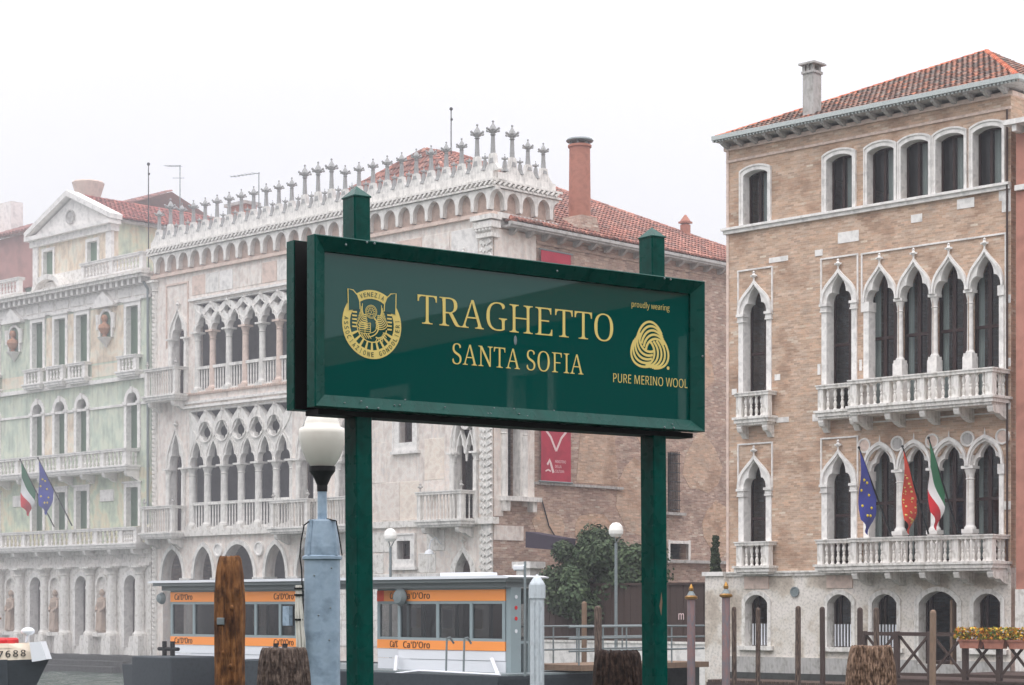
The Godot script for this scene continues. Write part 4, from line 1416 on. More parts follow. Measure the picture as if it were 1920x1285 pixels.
	rope(rc, Vector3(L, 17.94, 0.3), Vector3(0.36, 17.94, 0.3), 0.26, 0.085, Vector3(0, 0, 1))
	rope(rc, Vector3(0.3, 17.94, 0.36), Vector3(0.3, 17.94, -3.4), 0.26, 0.085, Vector3(1, 0, 0))
	obj("rope_cornice", rc, M.stone, b).set_meta("kind", "stuff")
	obj("parapet", Geo.new().box(Vector3(L, 18.1, -0.05), Vector3(0.12, 18.42, 0.14)), M.oro, b)
	var ml := merlon().mesh()
	var mt := merlon(true).mesh()
	var sn := spire_mesh(1.22, 0.74)
	var stl := spire_mesh(1.62, 0.9)
	var sm := spire_mesh(0.66, 0.42)
	var talls := [1, 12, 13, 14, 24, 25]
	for k in 26:
		var x := -20.98 + 0.84 * k
		var tall: bool = talls.has(k)
		var h: float = 0.0 if k != 1 else -0.1
		obj("merlon", mt if tall else ml, M.oro, b, Vector3(x, 18.42, 0.04))
		obj("spire", stl if tall else sn, M.spire_stone, b, Vector3(x, 18.72 + h, 0.04))
		if k < 25:
			obj("small_spire", sm, M.spire_stone, b, Vector3(x + 0.42, 18.5, 0.04))
	# --- the side wall towards the garden, marble at the corner and brick behind
	var sidew := Geo.new()
	sidew.plate(0.0, 19.6, -0.1, 16.45, [hole(arch_line(round_arch(), 1.02, 0.36, 9.0, 0.4), 6.25), rect_hole(10.2, 10.85, 6.0, 8.45), rect_hole(10.3, 11.5, 4.05, 4.7)], 0, -0.45)
	var sw := obj("side_wall", sidew, M.brick_red, b, Vector3(0, 0, 0), PI / 2)
	sw.position.x = 0.002
	var cw := Geo.new()
	cw.box(Vector3(0.02, 9.5, -0.05), Vector3(2.3, 16.3, 0.03))
	cw.box(Vector3(0.02, 5.5, -0.05), Vector3(0.5, 9.5, 0.03))
	cw.box(Vector3(1.55, 5.9, -0.05), Vector3(2.2, 9.5, 0.032))
	cw.box(Vector3(0.02, 4.6, -0.05), Vector3(1.6, 5.15, 0.034))
	obj("marble_facing", cw, M.marble, sw)
	var wg := Geo.new()
	var wl := with_jambs(arch_line(round_arch(), 1.02, 0.34, 9.0, 0.4), 6.25)
	var wo := with_jambs(arch_line(round_arch(), 1.02, 0.5, 9.0, 0.56), 6.25)
	wg.band(wl, wo, -0.3, 0.1)
	for x in [0.5, 1.62]:
		wg.cyl(Vector3(x, 6.25, 0.07), Vector3(x, 8.65, 0.07), 0.13, 0.12, 10)
		capital(wg, x, 8.6, 0.06, 0.13, 0.4)
	wg.box(Vector3(0.3, 6.08, -0.05), Vector3(2.25, 6.25, 0.4))
	for x in [0.5, 1.95]:
		wg.prism([Vector2(x - 0.1, 5.7), Vector2(x + 0.1, 5.7), Vector2(x + 0.13, 6.08), Vector2(x - 0.13, 6.08)], 0, 0.3)
	var wn := obj("side_window", wg, M.oro, sw)
	obj("pane", Geo.new().box(Vector3(0.6, 6.25, -0.4), Vector3(1.44, 9.4, -0.385)), M.glass, wn)
	obj("frame", Geo.new().box(Vector3(0.98, 6.25, -0.385), Vector3(1.06, 9.38, -0.33)), M.frame_wood, wn)
	var fz2 := corbel_frieze(4, 0.84)
	obj("corbel_frieze", fz2, M.oro, sw, Vector3(0.42, 16.98, 0)).set_meta("kind", "stuff")
	var top := Geo.new()
	top.box(Vector3(0.0, 16.45, -0.45), Vector3(3.35, 18.04, 0))
	top.box(Vector3(0.1, 16.7, 0), Vector3(3.4, 16.9, 0.2))
	top.box(Vector3(-0.05, 17.782, -0.4), Vector3(3.45, 17.862, 0.322))
	top.box(Vector3(-0.05, 18.022, -0.4), Vector3(3.47, 18.098, 0.338))
	top.box(Vector3(0.1, 18.1, -0.05), Vector3(3.3, 18.42, 0.122))
	obj("corner_frieze", top, M.oro, sw)
	for k in 4:
		var x := 0.86 * k + (0.15 if k == 0 else 0.12)
		if k > 0:
			obj("merlon", mt if k == 1 else ml, M.oro, sw, Vector3(x, 18.42, 0.03))
			obj("spire", stl if k == 1 else sn, M.spire_stone, sw, Vector3(x, 18.72, 0.03))
		if k < 3:
			obj("small_spire", sm, M.spire_stone, sw, Vector3(x + 0.43, 18.5, 0.03))
	obj("frieze_back", Geo.new().box(Vector3(0.03, 16.91, -0.05), Vector3(3.33, 17.77, 0.012)), M.frieze_back, sw)
	# old repairs in the brickwork
	for q in [[8.2, 6.5, 1.3, 1.9, 0], [8.9, 10.2, 1.0, 2.4, 1], [12.4, 8.0, 1.5, 1.6, 0], [11.8, 12.2, 1.8, 1.4, 1], [3.0, 5.2, 1.1, 0.8, 0], [5.8, 5.1, 1.6, 0.9, 1], [13.5, 5.3, 1.2, 1.5, 1], [7.6, 13.6, 1.4, 1.1, 0]]:
		var poly := []
		for k in 11:
			var a := TAU * k / 11.0
			poly.append(Vector2(q[0] + cos(a) * q[2] * rng.randf_range(0.6, 1.0), q[1] + sin(a) * q[3] * rng.randf_range(0.6, 1.0)))
		obj("repair_patch", Geo.new().prism(poly, -0.05, 0.012), M.brick if q[4] == 0 else M.brick_pale, sw)
	# eaves with stone corbels
	var ev := Geo.new()
	ev.box(Vector3(0.4, 16.36, -0.3), Vector3(19.8, 16.44, 0.5))
	ev.box(Vector3(0.4, 16.44, 0.4), Vector3(19.8, 16.56, 0.56))
	obj("eaves", ev, M.stone_dark, sw)
	for k in 21:
		obj("corbel", Geo.new().prism([Vector2(0, 0), Vector2(0.4, 0), Vector2(0.38, -0.07), Vector2(0.15, -0.2), Vector2(0, -0.22)], -0.08, 0.08), M.stone_dark, sw, Vector3(0.9 + k * 0.9, 16.36, 0), -PI / 2)
	obj("cornice_band", Geo.new().box(Vector3(2.3, 16.0, -0.05), Vector3(19.6, 16.1, 0.06)), M.brick_red, sw)
	obj("plaster_patch", Geo.new().prism([Vector2(4.6, 6.95), Vector2(7.1, 6.95), Vector2(6.8, 9.4), Vector2(6.5, 13.0), Vector2(5.2, 13.0), Vector2(4.9, 9.4)], -0.05, 0.02), M.brick, sw)
	obj("ledge", Geo.new().box(Vector3(2.2, 6.78, -0.05), Vector3(7.3, 6.88, 0.12)), M.stone_dark, sw)
	obj("ledge", Geo.new().box(Vector3(9.6, 3.9, -0.05), Vector3(14.5, 4.02, 0.3)), M.stone_dark, sw)
	obj("ledge", Geo.new().box(Vector3(9.9, 5.86, -0.05), Vector3(11.1, 5.97, 0.25)), M.stone_dark, sw)
	for k in 5:
		obj("window_bar", Geo.new().cyl(Vector3(), Vector3(0, 2.5, 0), 0.02, 0.02, 5), M.dark_metal, sw, Vector3(10.26 + k * 0.13, 5.98, 0.12))
	for k in 7:
		obj("window_bar", Geo.new().cyl(Vector3(), Vector3(0.66, 0, 0), 0.02, 0.02, 5), M.dark_metal, sw, Vector3(10.2, 6.1 + k * 0.38, 0.12))
	var strip := Geo.new()
	for q in [[10.2, 10.3, 3.95, 4.85], [11.5, 11.62, 3.95, 4.85]]:
		strip.box(Vector3(q[0], q[2] + 0.07, -0.1), Vector3(q[1], q[3], 0.05))
	strip.box(Vector3(10.2, 4.7, -0.1), Vector3(11.62, 4.82, 0.052))
	obj("window_frame", strip, M.stone_clean, sw)
	# water pipes on the brick
	var pipes := Geo.new()
	pipes.tube([Vector3(2.6, 6.2, 0.05), Vector3(3.0, 5.2, 0.05), Vector3(3.4, 4.75, 0.05), Vector3(7.5, 4.6, 0.05)], 0.025)
	obj("cable", pipes, M.dark_metal, sw)
	# --- roof
	var tones := [lin(0.64, 0.42, 0.37), lin(0.7, 0.47, 0.41), lin(0.6, 0.42, 0.38), lin(0.66, 0.46, 0.41), lin(0.74, 0.54, 0.48), lin(0.55, 0.43, 0.4)]
	var e0 := Vector3(-20.4, 16.6, -0.6)
	var e1 := Vector3(0.5, 16.6, -0.6)
	var e2 := Vector3(0.5, 16.6, -19.8)
	var e3 := Vector3(-20.4, 16.6, -19.8)
	var r1 := Vector3(-9.1, 21.45, -5.0)
	var r2 := Vector3(-9.1, 21.6, -6.8)
	var bs := Geo.new()
	bs.tri(e0, e1, r1, Vector3(0, 1, 1))
	bs.quad(e1, e2, r2, r1, Vector3(1, 1, 0))
	bs.tri(e2, e3, r2, Vector3(0, 1, -1))
	bs.quad(e3, e0, r1, r2, Vector3(-1, 1, 0))
	var roof := obj("roof", bs, M.tile_base, b)
	var tg := Geo.new()
	tg.tinted = true
	var ur := Vector3(-9.6, 4.93, 0)
	tiled(tg, e1 + Vector3(0, 0.02, 0), Vector3(0, 0, -1), ur.normalized(), [Vector2(0, 0), Vector2(19.2, 0), Vector2(6.2, ur.length()), Vector2(4.4, ur.length() - 0.1)], tones, 0.22, 0.4)
	var uf := Vector3(0, 4.85, -4.4)
	tiled(tg, e0 + Vector3(0, 0.02, 0), Vector3(1, 0, 0), uf.normalized(), [Vector2(0, 0), Vector2(20.9, 0), Vector2(11.3, uf.length())], tones, 0.24, 0.42)
	obj("roof_tiles", tg, M.tile, roof).set_meta("kind", "stuff")
	var rg := Geo.new()
	rg.tinted = true
	ridge_tiles(rg, e1, r1, 0.12, tones)
	ridge_tiles(rg, e2, r2, 0.12, tones)
	ridge_tiles(rg, e0, r1, 0.12, tones)
	ridge_tiles(rg, r1, r2, 0.12, tones)
	obj("ridge_tiles", rg, M.tile, roof).set_meta("kind", "stuff")
	# --- tall round chimney
	var ch := Geo.new()
	ch.cyl(Vector3(0, 17.2, 0), Vector3(0, 20.25, 0), 0.44, 0.41, 18)
	ch.lathe([Vector2(0.42, 0), Vector2(0.47, 0.02), Vector2(0.47, 0.1), Vector2(0.42, 0.12)], Vector3(0, 20.2, 0), 18)
	var chim := obj("chimney", ch, M.terracotta, b, Vector3(-0.35, 0, -5.2))
	chim.set_meta("label", "tall round brick red chimney with a flat cap")
	var fl := Geo.new()
	fl.prism([Vector2(-0.75, 16.3), Vector2(0.75, 16.3), Vector2(0.62, 17.0), Vector2(0.44, 17.45), Vector2(-0.44, 17.45), Vector2(-0.62, 17.0)], -0.5, 0.5)
	obj("chimney_base", fl, M.brick_red, chim, Vector3(), PI / 2)
	var cp := Geo.new()
	for k in 6:
		var d := Vector3(cos(TAU * k / 6.0), 0, sin(TAU * k / 6.0)) * 0.36
		cp.cyl(d + Vector3(0, 20.3, 0), d + Vector3(0, 20.45, 0), 0.05, 0.05, 5)
	cp.lathe([Vector2(0, 0), Vector2(0.52, 0), Vector2(0.55, 0.04), Vector2(0.5, 0.1), Vector2(0, 0.14)], Vector3(0, 20.44, 0), 18)
	obj("chimney_cap", cp, M.metal_grey, chim)
	var c2s := Geo.new()
	c2s.box(Vector3(-0.16, 17.4, -0.16), Vector3(0.16, 18.85, 0.16))
	c2s.box(Vector3(-0.22, 18.9, -0.22), Vector3(0.22, 18.98, 0.22))
	c2s.lathe([Vector2(0.25, 0), Vector2(0.1, 0.22), Vector2(0.04, 0.3)], Vector3(0, 18.98, 0), 8)
	obj("chimney", c2s, M.terracotta, b, Vector3(-3.0, 0.0, -15.0)).set_meta("label", "small brick chimney far along the garden roof")

func column_of(b: Node3D, called: String, x: float, z: float, y0: float, y1: float, r: float, m: Material) -> void:
	var g := Geo.new()
	column(g, 0, 0, y0, y1, r, 0.4)
	obj(called, g, m, b, Vector3(x, 0, z))

# ---------------------------------------------------------------- painted palace on the left
func statue_mesh(s: float) -> ArrayMesh:
	var g := Geo.new()
	g.lathe([Vector2(0.2, 0), Vector2(0.24, 0.12), Vector2(0.19, 0.5), Vector2(0.21, 0.85), Vector2(0.17, 1.05), Vector2(0.23, 1.35), Vector2(0.2, 1.5), Vector2(0.07, 1.56), Vector2(0.06, 1.62), Vector2(0.11, 1.7), Vector2(0.115, 1.8), Vector2(0.06, 1.9), Vector2(0, 1.92)].map(func(p): return p * s), Vector3(), 9)
	for k in [-1.0, 1.0]:
		g.tube([Vector3(k * 0.2, 1.42, 0) * s, Vector3(k * 0.3, 1.1, 0.08) * s, Vector3(k * 0.12, 0.95, 0.2) * s], 0.065 * s)
		g.cyl(Vector3(k * 0.1, 0.95, 0.1) * s, Vector3(k * 0.14, 0.05, 0.16) * s, 0.1 * s, 0.07 * s, 7)
	return g.mesh()

func bust_mesh() -> ArrayMesh:
	var g := Geo.new()
	g.lathe([Vector2(0.1, 0), Vector2(0.12, 0.06), Vector2(0.07, 0.12), Vector2(0.2, 0.22), Vector2(0.3, 0.42), Vector2(0.27, 0.56), Vector2(0.11, 0.64), Vector2(0.1, 0.72), Vector2(0.14, 0.8), Vector2(0.155, 0.92), Vector2(0.1, 1.04), Vector2(0, 1.06)], Vector3(), 10)
	g.ball(Vector3(0, 0.88, 0.15), 0.04, 6)
	return g.mesh()

func painted_palace() -> void:
	var b := thing("painted_palace", "faded green and peach palace with white balustrades, tall shutters and a pedimented attic", "palace", fp(-21.65), -ANG)
	var W := 15.6
	var X := func(s: float) -> float: return s + 21.65
	var cs := [-34.75, -30.82, -28.9, -27.08, -23.05]
	var h1 := []
	var h2 := []
	var h3 := []
	var hg := []
	for c in cs:
		h1.append(rect_hole(X.call(c) - 0.5, X.call(c) + 0.5, 5.75, 7.58))
		h2.append(hole(arch_line(round_arch(), X.call(c), 0.46, 11.42, 0.48), 9.3))
		h3.append(rect_hole(X.call(c) - 0.5, X.call(c) + 0.5, 13.54, 15.82))
	for c in [-34.75, -30.95, -27.1, -23.15]:
		hg.append(hole(arch_line(round_arch(), X.call(c), 0.52, 3.05, 0.52), 0.25))
	obj("stone_ground_floor", Geo.new().plate(-W, 0, -0.1, 4.7, hg, 0, -0.5), M.stone, b)
	obj("lower_wall", Geo.new().plate(-W, 0, 4.7, 8.4, h1, 0, -0.5), M.wall_green, b)
	obj("middle_wall", Geo.new().plate(-W, 0, 8.4, 12.55, h2, 0, -0.5), M.wall_teal, b)
	obj("upper_wall", Geo.new().plate(-W, 0, 12.55, 16.0, h3, 0, -0.5), M.wall_teal, b)
	obj("frieze_wall", Geo.new().box(Vector3(-W, 16.0, -0.5), Vector3(0, 17.0, 0)), M.stone, b)
	obj("foundation", Geo.new().box(Vector3(-W - 0.02, -2.0, -0.5), Vector3(0.02, -0.1, 0.2)), M.wet_stone, b)
	for x in [-W, -0.3]:
		obj("side_wall", Geo.new().box(Vector3(x, -0.1, -14), Vector3(x + 0.3, 17.0, -0.5)), M.wall_green, b)
	obj("back_wall", Geo.new().box(Vector3(-W + 0.3, -0.1, -14), Vector3(-0.3, 17, -13.7)), M.wall_green, b)
	for y in [4.6, 8.5, 12.6, 16.9]:
		obj("floor_slab", Geo.new().box(Vector3(-W + 0.3, y, -13.7), Vector3(-0.3, y + 0.1, -0.5)), M.dark_room, b)
	# paint fields
	for q in [[-26.4, -23.7, 13.4, 15.9], [-30.1, -29.55, 13.4, 15.9], [-28.3, -27.7, 13.4, 15.9], [-30.2, -29.5, 9.3, 11.2], [-28.3, -27.65, 9.3, 11.2], [-34.0, -31.6, 12.75, 13.3], [-26.3, -24.1, 12.75, 13.3]]:
		obj("painted_field", Geo.new().box(Vector3(X.call(q[0]), q[2], -0.05), Vector3(X.call(q[1]), q[3], 0.012)), M.wall_peach, b)
	# windows
	var slat := Geo.new()
	for k in 30:
		slat.obox(Vector3(0, k * 0.0736 + 0.03, 0), Vector3(0.43, 0.06, 0.015), Basis(Vector3(1, 0, 0), 0.5))
	var slats := slat.mesh()
	for c in cs:
		for q in [[5.75, 7.58, 0, 1.0], [9.3, 11.42, 1, 1.0], [13.54, 15.82, 0, 1.0]]:
			var x: float = X.call(c)
			var g := Geo.new()
			if q[2] == 1:
				g.band(with_jambs(arch_line(round_arch(), x, 0.42, 11.42, 0.44), q[0]), with_jambs(arch_line(round_arch(), x, 0.62, 11.42, 0.64), q[0]), -0.3, 0.07)
				for s in [-1.0, 1.0]:
					g.box(Vector3(x + s * 0.52 - 0.15, 11.3, -0.2), Vector3(x + s * 0.52 + 0.15, 11.43, 0.12))
				g.box(Vector3(x - 0.08, 11.8, 0), Vector3(x + 0.08, 12.1, 0.13))
			else:
				g.band([Vector2(x - 0.45, q[0]), Vector2(x - 0.45, q[1] - 0.05), Vector2(x + 0.45, q[1] - 0.05), Vector2(x + 0.45, q[0])], [Vector2(x - 0.64, q[0]), Vector2(x - 0.64, q[1] + 0.14), Vector2(x + 0.64, q[1] + 0.14), Vector2(x + 0.64, q[0])], -0.3, 0.06)
				g.box(Vector3(x - 0.72, q[1] + 0.14, 0), Vector3(x + 0.72, q[1] + 0.22, 0.12))
			var w := obj("window", g, M.stone_clean, b)
			for s in [-1.0, 1.0]:
				var sh := Geo.new()
				var hh: float = q[1] - q[0]
				for e in [-0.21, 0.21]:
					sh.box(Vector3(e - 0.025, 0, -0.025), Vector3(e + 0.025, hh, 0.025))
				sh.box(Vector3(-0.2, 0, -0.018), Vector3(0.2, hh, -0.008))
				var o := obj("shutter", sh, M.shutter, w, Vector3(x + s * 0.225, q[0], -0.24))
				var sl := obj("slats", slats, M.shutter, o)
				sl.scale.y = hh / 2.25
				sl.set_meta("kind", "stuff")
			if q[2] == 1:
				obj("pane", Geo.new().box(Vector3(x - 0.44, 11.42, -0.4), Vector3(x + 0.44, 11.88, -0.39)), M.glass, w)
	# balconies
	var long := []
	for k in 8:
		long.append(-14.9 + k * 1.97)
	var px := [-15.3, -13.5, -11.7, -9.9, -8.1, -6.3, -4.5, -2.75, -1.0]
	balcony(b, px, 8.3, 9.25, 0.75, 5, {"post": 0.24, "r": 0.07, "mat": M.stone_clean, "brackets": px})
	balcony(b, [-15.3, -13.3, -11.3, -9.3, -7.3, -5.3, -3.3, -1.3, -0.2], 4.78, 5.68, 0.75, 5, {"post": 0.24, "r": 0.07, "mat": M.stone_clean, "brackets": [-14.3, -12.3, -10.3, -8.3, -6.3, -4.3, -2.3, -0.5]})
	for c in cs:
		balcony(b, [X.call(c) - 0.62, X.call(c) + 0.62], 12.6, 13.5, 0.35, 4, {"post": 0.18, "r": 0.07, "mat": M.stone_clean, "sides": false})
	# courses
	for q in [["belt_course", 12.42, 12.6, 0.14, M.stone_clean], ["impost_course", 11.25, 11.36, 0.06, M.stone_clean], ["cornice_band", 16.02, 16.14, 0.1, M.stone_clean], ["belt_course", 4.5, 4.7, 0.18, M.stone], ["cornice_band", 3.95, 4.1, 0.12, M.stone]]:
		obj(q[0], Geo.new().box(Vector3(-W, q[1], -0.05), Vector3(0, q[2], q[3])), q[4], b)
	var co := Geo.new()
	co.box(Vector3(-W, 16.92, -0.3), Vector3(0.1, 17.06, 0.55))
	co.box(Vector3(-W, 17.06, -0.3), Vector3(0.15, 17.16, 0.65))
	obj("cornice", co, M.stone, b)
	var dm := Geo.new().box(Vector3(-0.09, -0.13, 0), Vector3(0.09, 0.13, 0.42)).mesh()
	for k in 34:
		obj("dentil", dm, M.stone_clean, b, Vector3(-0.3 - k * 0.45, 16.79, 0))
	for k in 12:
		obj("frieze_panel", Geo.new().cbox(Vector3(-1.25 - k * 1.27, 16.2, -0.05), Vector3(-0.2 - k * 1.27, 16.62, 0.05), 0.03), M.stone_clean, b)
	# balustrade on top
	balcony(b, [-5.0, -2.7, -0.35], 17.16, 18.08, 0.3, 8, {"post": 0.22, "r": 0.07, "mat": M.stone_clean, "sides": false})
	balcony(b, [-15.2, -13.0, -10.5], 17.16, 18.08, 0.3, 8, {"post": 0.22, "r": 0.07, "mat": M.stone_clean, "sides": false})
	# segment hood over the cornice
	var hd := Geo.new()
	var hx: float = X.call(-29.6)
	hd.band(arch_line(round_arch(), hx, 0.95, 17.16, 0.5), arch_line(round_arch(), hx, 1.2, 17.16, 0.75), -0.2, 0.4)
	hd.box(Vector3(hx - 0.95, 17.16, -0.1), Vector3(hx + 0.95, 17.6, 0.05))
	hd.box(Vector3(hx - 1.4, 17.16, -0.45), Vector3(hx + 4.2, 18.0, -0.2))
	obj("hood", hd, M.stone, b)
	# attic with a pediment
	var ax0: float = X.call(-31.95)
	var ax1: float = X.call(-25.4)
	var am := (ax0 + ax1) / 2
	var az := -0.5
	var at := Geo.new()
	var aw := []
	for c in [-30.67, -26.95]:
		aw.append(rect_hole(X.call(c) - 0.42, X.call(c) + 0.42, 18.0, 19.27))
	at.plate(ax0, ax1, 17.1, 19.6, aw, az, az - 0.35)
	obj("attic_wall", at, M.wall_peach, b)
	obj("attic_side_wall", Geo.new().plate(0, 13, 17.1, 20.0, [rect_hole(2.6, 4.2, 18.0, 19.2)], 0, -0.3), M.wall_green, b, Vector3(ax1, 0, az - 0.35), PI / 2)
	obj("attic_side_wall", Geo.new().box(Vector3(ax0, 17.1, -13.5), Vector3(ax0 + 0.3, 20, az - 0.35)), M.wall_rose, b)
	obj("side_shutter", Geo.new().box(Vector3(2.6, 18.0, -0.2), Vector3(4.2, 19.2, -0.15)), M.shutter, b, Vector3(ax1, 0, az - 0.35), PI / 2)
	for c in [-30.67, -26.95]:
		var x: float = X.call(c)
		var g := Geo.new()
		g.band([Vector2(x - 0.4, 18.0), Vector2(x - 0.4, 19.25), Vector2(x + 0.4, 19.25), Vector2(x + 0.4, 18.0)], [Vector2(x - 0.55, 18.0), Vector2(x - 0.55, 19.4), Vector2(x + 0.55, 19.4), Vector2(x + 0.55, 18.0)], az - 0.2, az + 0.06)
		var w := obj("attic_window", g, M.stone_clean, b)
		obj("shutter", Geo.new().box(Vector3(x - 0.4, 18.0, az - 0.2), Vector3(x + 0.4, 19.25, az - 0.15)), M.shutter, w)
	var pd := Geo.new()
	pd.box(Vector3(ax0 - 0.15, 19.55, az - 0.3), Vector3(ax1 + 0.15, 19.85, az + 0.18))
	pd.box(Vector3(ax0 - 0.3, 19.85, az - 0.3), Vector3(ax1 + 0.3, 20.05, az + 0.4))
	for x in [ax0 + 0.2, ax1 - 0.2]:
		pd.box(Vector3(x - 0.22, 17.1, az - 0.1), Vector3(x + 0.22, 19.6, az + 0.08))
	pd.prism([Vector2(ax0 - 0.1, 20.05), Vector2(ax1 + 0.1, 20.05), Vector2(am, 21.5)], az - 0.3, az + 0.05)
	var sl := (21.62 - 20.1) / (am - ax0 + 0.35)
	for s in [-1.0, 1.0]:
		var xo: float = am + s * (am - ax0 + 0.35)
		pd.prism([Vector2(xo, 20.06), Vector2(am, 20.06 + sl * (am - ax0 + 0.35)), Vector2(am, 20.34 + sl * (am - ax0 + 0.35)), Vector2(xo, 20.3)], az - 0.35, az + 0.36 - 0.004 * (s + 1))
	var ped := obj("pediment", pd, M.stone_clean, b)
	obj("niche", Geo.new().lathe([Vector2(0, 0.06), Vector2(0.25, 0.06), Vector2(0.28, 0.12), Vector2(0.34, 0.12), Vector2(0.34, 0)], Vector3(am, 20.62, az + 0.05), 14, Basis(Vector3(1, 0, 0), PI / 2)), M.stone_dark, ped)
	obj("eaves", Geo.new().box(Vector3(ax1 - 0.1, 19.98, -13.6), Vector3(ax1 + 0.35, 20.1, az - 0.36)), M.stone_dark, b)
	# roof
	var tones := [lin(0.62, 0.33, 0.3), lin(0.55, 0.32, 0.3), lin(0.68, 0.4, 0.35)]
	var bs := Geo.new()
	var ra := Vector3(am, 21.66, az - 0.3)
	var rb := Vector3(am, 21.66, -13.9)
	bs.quad(Vector3(ax1 + 0.45, 20.1, az - 0.3), Vector3(ax1 + 0.45, 20.1, -13.9), rb, ra, Vector3(1, 1, 0))
	bs.quad(Vector3(ax0 - 0.45, 20.1, az - 0.3), Vector3(ax0 - 0.45, 20.1, -13.9), rb, ra, Vector3(-1, 1, 0))
	bs.tri(Vector3(ax1 + 0.45, 20.1, -13.8), Vector3(ax0 - 0.45, 20.1, -13.8), rb, Vector3(0, 0, -1))
	var roof := obj("roof", bs, M.tile_base, b)
	var tg := Geo.new()
	tg.tinted = true
	var u := Vector3(am - ax1 - 0.45, 1.56, 0)
	tiled(tg, Vector3(ax1 + 0.45, 20.12, az - 0.3), Vector3(0, 0, -1), u.normalized(), [Vector2(0, 0), Vector2(13.6, 0), Vector2(13.6, u.length()), Vector2(0, u.length())], tones, 0.24, 0.42)
	ridge_tiles(tg, ra + Vector3(0, 0.02, 0), rb + Vector3(0, 0.02, 0), 0.13, tones)
	obj("roof_tiles", tg, M.tile, roof).set_meta("kind", "stuff")
	var rs := Geo.new()
	rs.quad(Vector3(-W, 17.05, -0.5), Vector3(-0.1, 17.05, -0.5), Vector3(-0.1, 17.05, -14), Vector3(-W, 17.05, -14), Vector3(0, 1, 0))
	obj("flat_roof", rs, M.stone_dark, b)
	# ground floor columns and niches
	for s in [-33.95, -32.2, -30.0, -28.3, -26.2, -24.45, -22.3]:
		var g := Geo.new()
		column(g, 0, 0, 0.55, 3.95, 0.23, 0.4)
		g.box(Vector3(-0.36, -0.1, -0.3), Vector3(0.36, 0.55, 0.36))
		obj("column", g, M.stone, b, Vector3(X.call(s), 0, 0.16))
	for c in [-34.75, -30.95, -27.1, -23.15]:
		var x: float = X.call(c)
		var g := Geo.new()
		g.band(with_jambs(arch_line(round_arch(), x, 0.48, 3.05, 0.48), 0.25), with_jambs(arch_line(round_arch(), x, 0.68, 3.05, 0.7), 0.25), -0.4, 0.08)
		for s in [-1.0, 1.0]:
			g.box(Vector3(x + s * 0.58 - 0.15, 2.92, -0.3), Vector3(x + s * 0.58 + 0.15, 3.06, 0.13))
		var w := obj("archway", g, M.stone_clean, b)
		obj("door", Geo.new().box(Vector3(x - 0.5, 0.25, -0.48), Vector3(x + 0.5, 3.55, -0.42)), M.dark_wood, w)
	var st := statue_mesh(1.05)
	for c in [-33.05, -29.2, -25.33]:
		var x: float = X.call(c)
		var g := Geo.new()
		g.band(with_jambs(arch_line(round_arch(), x, 0.38, 3.1, 0.38), 0.9), with_jambs(arch_line(round_arch(), x, 0.5, 3.1, 0.5), 0.9), 0, 0.16)
		g.box(Vector3(x - 0.5, 0.72, 0), Vector3(x + 0.5, 0.9, 0.3))
		for k in 4:
			g.box(Vector3(x - 0.36, 0.95 + k * 0.72, -0.02), Vector3(x + 0.36, 0.98 + k * 0.72, 0.03))
		var n := obj("niche", g, M.stone, b)
		obj("statue", st, M.statue_stone, n, Vector3(x, 0.9, 0.12))
	# busts in pedimented niches
	var bm := bust_mesh()
	for c in [-32.8, -25.05]:
		var x: float = X.call(c)
		var g := Geo.new()
		g.band(with_jambs(arch_line(round_arch(), x, 0.42, 15.3, 0.42), 14.5), with_jambs(arch_line(round_arch(), x, 0.54, 15.3, 0.54), 14.5), 0, 0.12)
		for s in [-1.0, 1.0]:
			g.cyl(Vector3(x + s * 0.6, 14.9, 0.1), Vector3(x + s * 0.6, 15.6, 0.1), 0.1, 0.13, 8)
		g.prism([Vector2(x - 0.85, 15.9), Vector2(x + 0.85, 15.9), Vector2(x + 0.85, 16.0), Vector2(x, 16.62), Vector2(x - 0.85, 16.0)], 0, 0.3)
		g.lathe([Vector2(0.03, -0.45), Vector2(0.12, -0.3), Vector2(0.38, -0.06), Vector2(0.42, 0)], Vector3(x, 14.5, 0.08), 10)
		var n := obj("bust_niche", g, M.stone_clean, b)
		obj("niche_back", Geo.new().box(Vector3(x - 0.41, 14.5, -0.02), Vector3(x + 0.41, 15.7, 0.03)), M.shutter, n)
		obj("bust", bm, mat("bust_clay", Color(0.7, 0.52, 0.42), 0.9), n, Vector3(x, 14.5, 0.16))
	for q in [[-33.0, -32.0], [-25.6, -24.5]]:
		obj("plaque", Geo.new().cbox(Vector3(X.call(q[0]), 6.95, -0.03), Vector3(X.call(q[1]), 7.5, 0.06), 0.02), M.stone_clean, b)
	var dp := Geo.new().tube([Vector3(-0.12, 16.7, 0.35), Vector3(-0.12, 16.4, 0.1), Vector3(-0.12, 5.8, 0.1)], 0.055)
	obj("downpipe", dp, M.metal_grey, b)
	flag("italian_flag", "green white and red flag on the painted palace balcony far left", Vector3(-28.3, 5.85, 0.75), Vector3(-28.75, 8.95, 2.3), 2, 0.45)
	flag("european_flag", "blue flag on a slanting pole on the painted palace, hanging right of the tricolour", Vector3(-26.8, 5.85, 0.75), Vector3(-27.25, 8.95, 2.3), 0, 0.45)
	# funnel shaped chimney behind the attic roof
	var fc := thing("funnel_chimney", "pale chimney that widens upwards like a funnel, behind the attic roof", "chimney", Vector3(-20.92, 15, -100), -ANG)
	var fg := Geo.new()
	fg.lathe([Vector2(0.5, 0), Vector2(0.5, 7.0), Vector2(0.8, 8.0), Vector2(0.75, 8.06), Vector2(0, 8.06)], Vector3(), 12)
	obj("stack", fg, M.stone_pink, fc)

